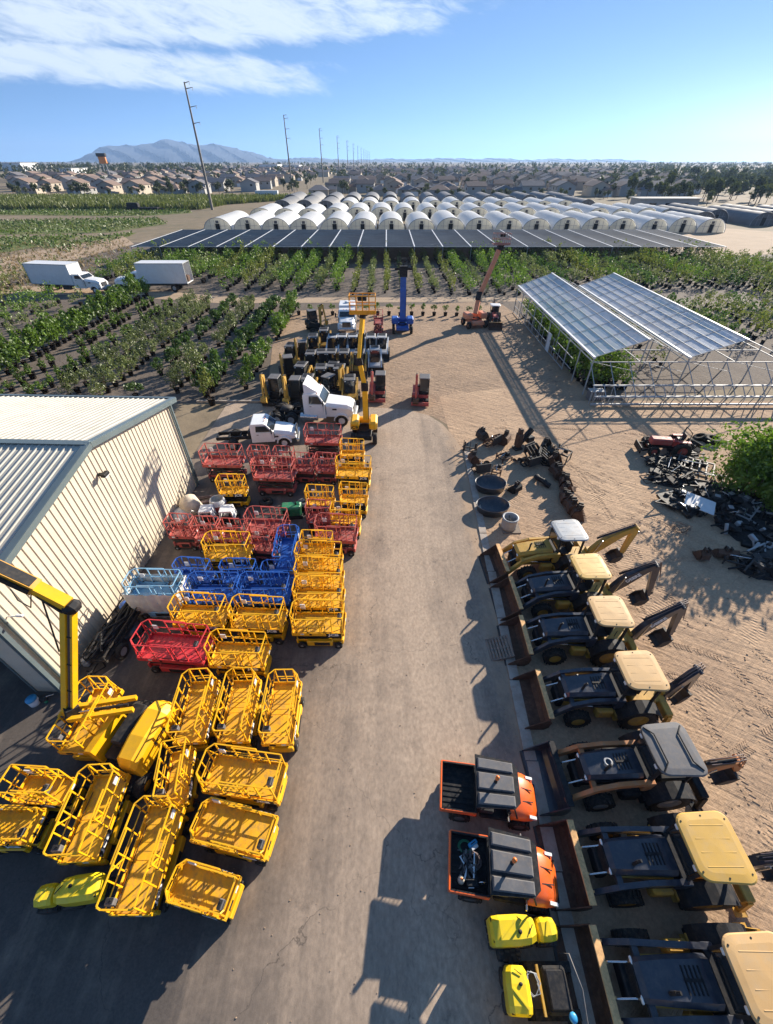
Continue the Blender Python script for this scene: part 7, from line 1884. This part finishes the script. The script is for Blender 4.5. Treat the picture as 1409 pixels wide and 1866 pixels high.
# tread marks pressed into the sand
fb = MB(); fb.use(M_SAND); rr4 = random.Random(31)
for (p0, p1, p2) in [((10, 29, 0), (17, 18, 0), (30, 3, 0)), ((12, 27, 0), (16, 12, 0), (19, -4, 0)), ((14.5, 24, 0), (20, 14, 0), (34, 8, 0)), ((11.5, 16, 0), (17, 14, 0), (25, 17, 0)), ((12.5, 10, 0), (18, 8, 0), (27, -2, 0)), ((13, 5, 0), (17, 6, 0), (24, 12, 0)), ((9, 30, 0), (20, 30.5, 0), (36, 25, 0)), ((12, 31, 0), (14, 20, 0), (13.4, 2, 0))]:
    p0, p1, p2 = Vector(p0), Vector(p1), Vector(p2); L_ = (p2 - p0).length; n = int(L_ / .17)
    for sd_ in (-.85, .85):
        for k in range(n):
            if rr4.random() < .10: continue
            u = k / n; p = p0 * (1 - u) ** 2 + p1 * 2 * u * (1 - u) + p2 * u * u; d = ((p1 - p0) * (1 - u) + (p2 - p1) * u).normalized(); q = Vector((-d.y, d.x, 0)); c = p + q * (sd_ + .12 * math.sin(u * 9))
            if math.sin(u * 23 + p0.x) < -.55: continue
            h = rr4.uniform(.008, .022)
            for s_ in (-1, 1): fb.bar(c + q * s_ * .02 + Vector((0, 0, .010)), c + q * s_ * .20 + d * .13 + Vector((0, 0, .010)), .07, h * 2)
o = fb.build("tyre_tracks"); tag(o, "rows of tread marks pressed into the rutted sand", "tyre tracks", None, "stuff")
# pebbles and dirt clods on the sand
fb = MB(); rr4 = random.Random(15); CL = mat("dirt_clod", (.36, .255, .17), .95, 0, .3, 2); fb.use(CL)
for i in range(500):
    x, y = rr4.uniform(6.2, 32), rr4.uniform(-2, 34); s = rr4.uniform(.015, .04)
    fb.at((x, y, .012), rr4.uniform(0, 3)); fb.box((0, 0, s * .4), (s * 2, s * 1.5, s), s * .3)
for i in range(900):
    y = rr4.uniform(-2, 30); x = 5.2 + y * .03 - abs(rr4.gauss(0, .8)) if rr4.random() < .6 else rr4.uniform(-6, 5); s = rr4.uniform(.008, .022)
    fb.at((x, y, .034), rr4.uniform(0, 3)); fb.box((0, 0, s * .4), (s * 2, s * 1.5, s), s * .3)
o = fb.build("dirt_clods"); tag(o, "small clods and stones scattered over the sand and pavement", "stones", None, "stuff")
# ------------------------------------------------------------------ light, sky, haze, camera
AZ, EL = math.radians(45), math.radians(20.5)
sd = bpy.data.lights.new("sun", 'SUN'); sd.energy = 5.0; sd.angle = math.radians(.53); sd.color = (1.0, .90, .76)
so = bpy.data.objects.new("sun", sd); COL.objects.link(so)
dv = Vector((math.sin(AZ) * math.cos(EL), math.cos(AZ) * math.cos(EL), math.sin(EL)))
so.rotation_euler = (-dv).to_track_quat('-Z', 'Y').to_euler(); so.location = (60, 60, 40)
W = bpy.data.worlds.new("World"); bpy.context.scene.world = W; W.use_nodes = True
nt = W.node_tree; N = nt.nodes; L = nt.links; bg = N["Background"]; bg.inputs[1].default_value = SKY_STR
sk = N.new("ShaderNodeTexSky"); sk.sky_type = 'NISHITA'; sk.sun_disc = False; sk.sun_elevation = EL; sk.sun_rotation = AZ; sk.air_density = 1.0; sk.dust_density = .3; sk.ozone_density = 2.0; sk.altitude = 400
tc = N.new("ShaderNodeTexCoord"); sx = N.new("ShaderNodeSeparateXYZ"); L.new(tc.outputs["Generated"], sx.inputs[0])
def mth(op, a, b_=None, c=None, cl=False):
    m = N.new("ShaderNodeMath"); m.operation = op; m.use_clamp = cl
    for i, v in enumerate((a, b_, c)):
        if v is None: continue
        if isinstance(v, (int, float)): m.inputs[i].default_value = v
        else: L.new(v, m.inputs[i])
    return m.outputs[0]
# look up the sky a little higher than the sight line: the air on that morning was clearer than the model's
zz = mth('MULTIPLY', sx.outputs[2], 4.5); zz = mth('ADD', zz, .24)
cb = N.new("ShaderNodeCombineXYZ"); L.new(sx.outputs[0], cb.inputs[0]); L.new(sx.outputs[1], cb.inputs[1]); L.new(zz, cb.inputs[2])
nv = N.new("ShaderNodeVectorMath"); nv.operation = 'NORMALIZE'; L.new(cb.outputs[0], nv.inputs[0]); L.new(nv.outputs[0], sk.inputs["Vector"])
# cirrus bands
az = mth('ARCTAN2', sx.outputs[0], sx.outputs[1]); el = sx.outputs[2]
def cnoise(ka, ke, sh, scale, det, rgh, dist, off):
    cv = N.new("ShaderNodeCombineXYZ"); L.new(mth('MULTIPLY_ADD', az, ka, off), cv.inputs[0]); L.new(mth('MULTIPLY_ADD', az, sh, mth('MULTIPLY', el, ke)), cv.inputs[1])
    n = N.new("ShaderNodeTexNoise"); n.inputs["Scale"].default_value = scale; n.inputs["Detail"].default_value = det; n.inputs["Roughness"].default_value = rgh; n.inputs["Distortion"].default_value = dist; L.new(cv.outputs[0], n.inputs["Vector"]); return n.outputs["Fac"]
def smooth(v, a, b_, c=0, d=1):
    r = N.new("ShaderNodeMapRange"); r.interpolation_type = 'SMOOTHSTEP'
    for i_, q in zip((1, 2, 3, 4), (a, b_, c, d)): r.inputs[i_].default_value = q
    L.new(v, r.inputs[0]); return r.outputs[0]
big = cnoise(7.0, 20.0, 2.0, 1.0, 3, .5, .6, 3.1); mid_ = cnoise(11.0, 42.0, 6.0, 1.5, 9, .62, .8, 7.7); fin = cnoise(30.0, 130.0, 26.0, 1.4, 8, .68, .5, 1.3)
def band(c, w, a0, a1, slope):
    d = mth('SUBTRACT', el, mth('MULTIPLY_ADD', az, slope, c)); g = smooth(mth('ABSOLUTE', d), w * .25, w, 1, 0)
    return mth('MULTIPLY', g, smooth(az, a0, a1, 1, 0))
bands = mth('MAXIMUM', band(.103, .036, -.30, .06, -.012), mth('MULTIPLY', band(.180, .050, -.06, .30, .06), .92))
dens = mth('ADD', mth('MULTIPLY', big, .55), mth('ADD', mth('MULTIPLY', mid_, .75), mth('MULTIPLY', fin, .28)))
fac = smooth(mth('MULTIPLY_ADD', bands, .62, dens), .97, 1.46)
fac = mth('MULTIPLY', mth('MULTIPLY', fac, smooth(bands, .0, .35)), .86)
tint = N.new("ShaderNodeMix"); tint.data_type = 'RGBA'; tint.blend_type = 'MULTIPLY'; tint.inputs[0].default_value = 1; L.new(sk.outputs[0], tint.inputs[6]); tint.inputs[7].default_value = (.84, 1.0, 1.08, 1)
mx = N.new("ShaderNodeMix"); mx.data_type = 'RGBA'; L.new(fac, mx.inputs[0]); L.new(tint.outputs[2], mx.inputs[6]); mx.inputs[7].default_value = (*CLOUD, 1)
L.new(mx.outputs[2], bg.inputs[0])
# haze
b = MB(); b.box((0, 5700, 151), (19800, 12400, 304)); hz = b.build("haze"); hz["kind"] = "stuff"; hz["label"] = "thin pale morning haze over the plain"; hz["category"] = "haze"
hm = bpy.data.materials.new("haze"); hm.use_nodes = True; hn = hm.node_tree.nodes; hn.remove(hn["Principled BSDF"])
pv = hn.new("ShaderNodeVolumePrincipled"); pv.inputs["Color"].default_value = (.40, .62, 1.0, 1); pv.inputs["Density"].default_value = HAZE; pv.inputs["Anisotropy"].default_value = .25
hm.node_tree.links.new(pv.outputs[0], hn["Material Output"].inputs["Volume"]); hz.data.materials.append(hm); hz.display_type = 'WIRE'
cam = bpy.data.cameras.new("camera"); co = bpy.data.objects.new("camera", cam); COL.objects.link(co)
cam.sensor_fit = 'VERTICAL'; cam.sensor_height = 36; cam.sensor_width = 36; cam.lens = 36 * F / 1866; cam.clip_start = .1; cam.clip_end = 60000
co.location = (0, 0, HC); co.rotation_euler = (PI / 2 - TH, 0, 0)
sc = bpy.context.scene; sc.camera = co
sc.view_settings.view_transform = 'Standard'; sc.view_settings.look = 'None'; sc.view_settings.exposure = EXPO; sc.view_settings.gamma = 1
sc.cycles.volume_bounces = 0; sc.cycles.max_bounces = 6; sc.cycles.diffuse_bounces = 3; sc.cycles.transparent_max_bounces = 12
for o in bpy.data.objects:
    l = o.get("label")
    if l and not 4 <= len(l.split()) <= 16: print("LEN", len(l.split()), l)
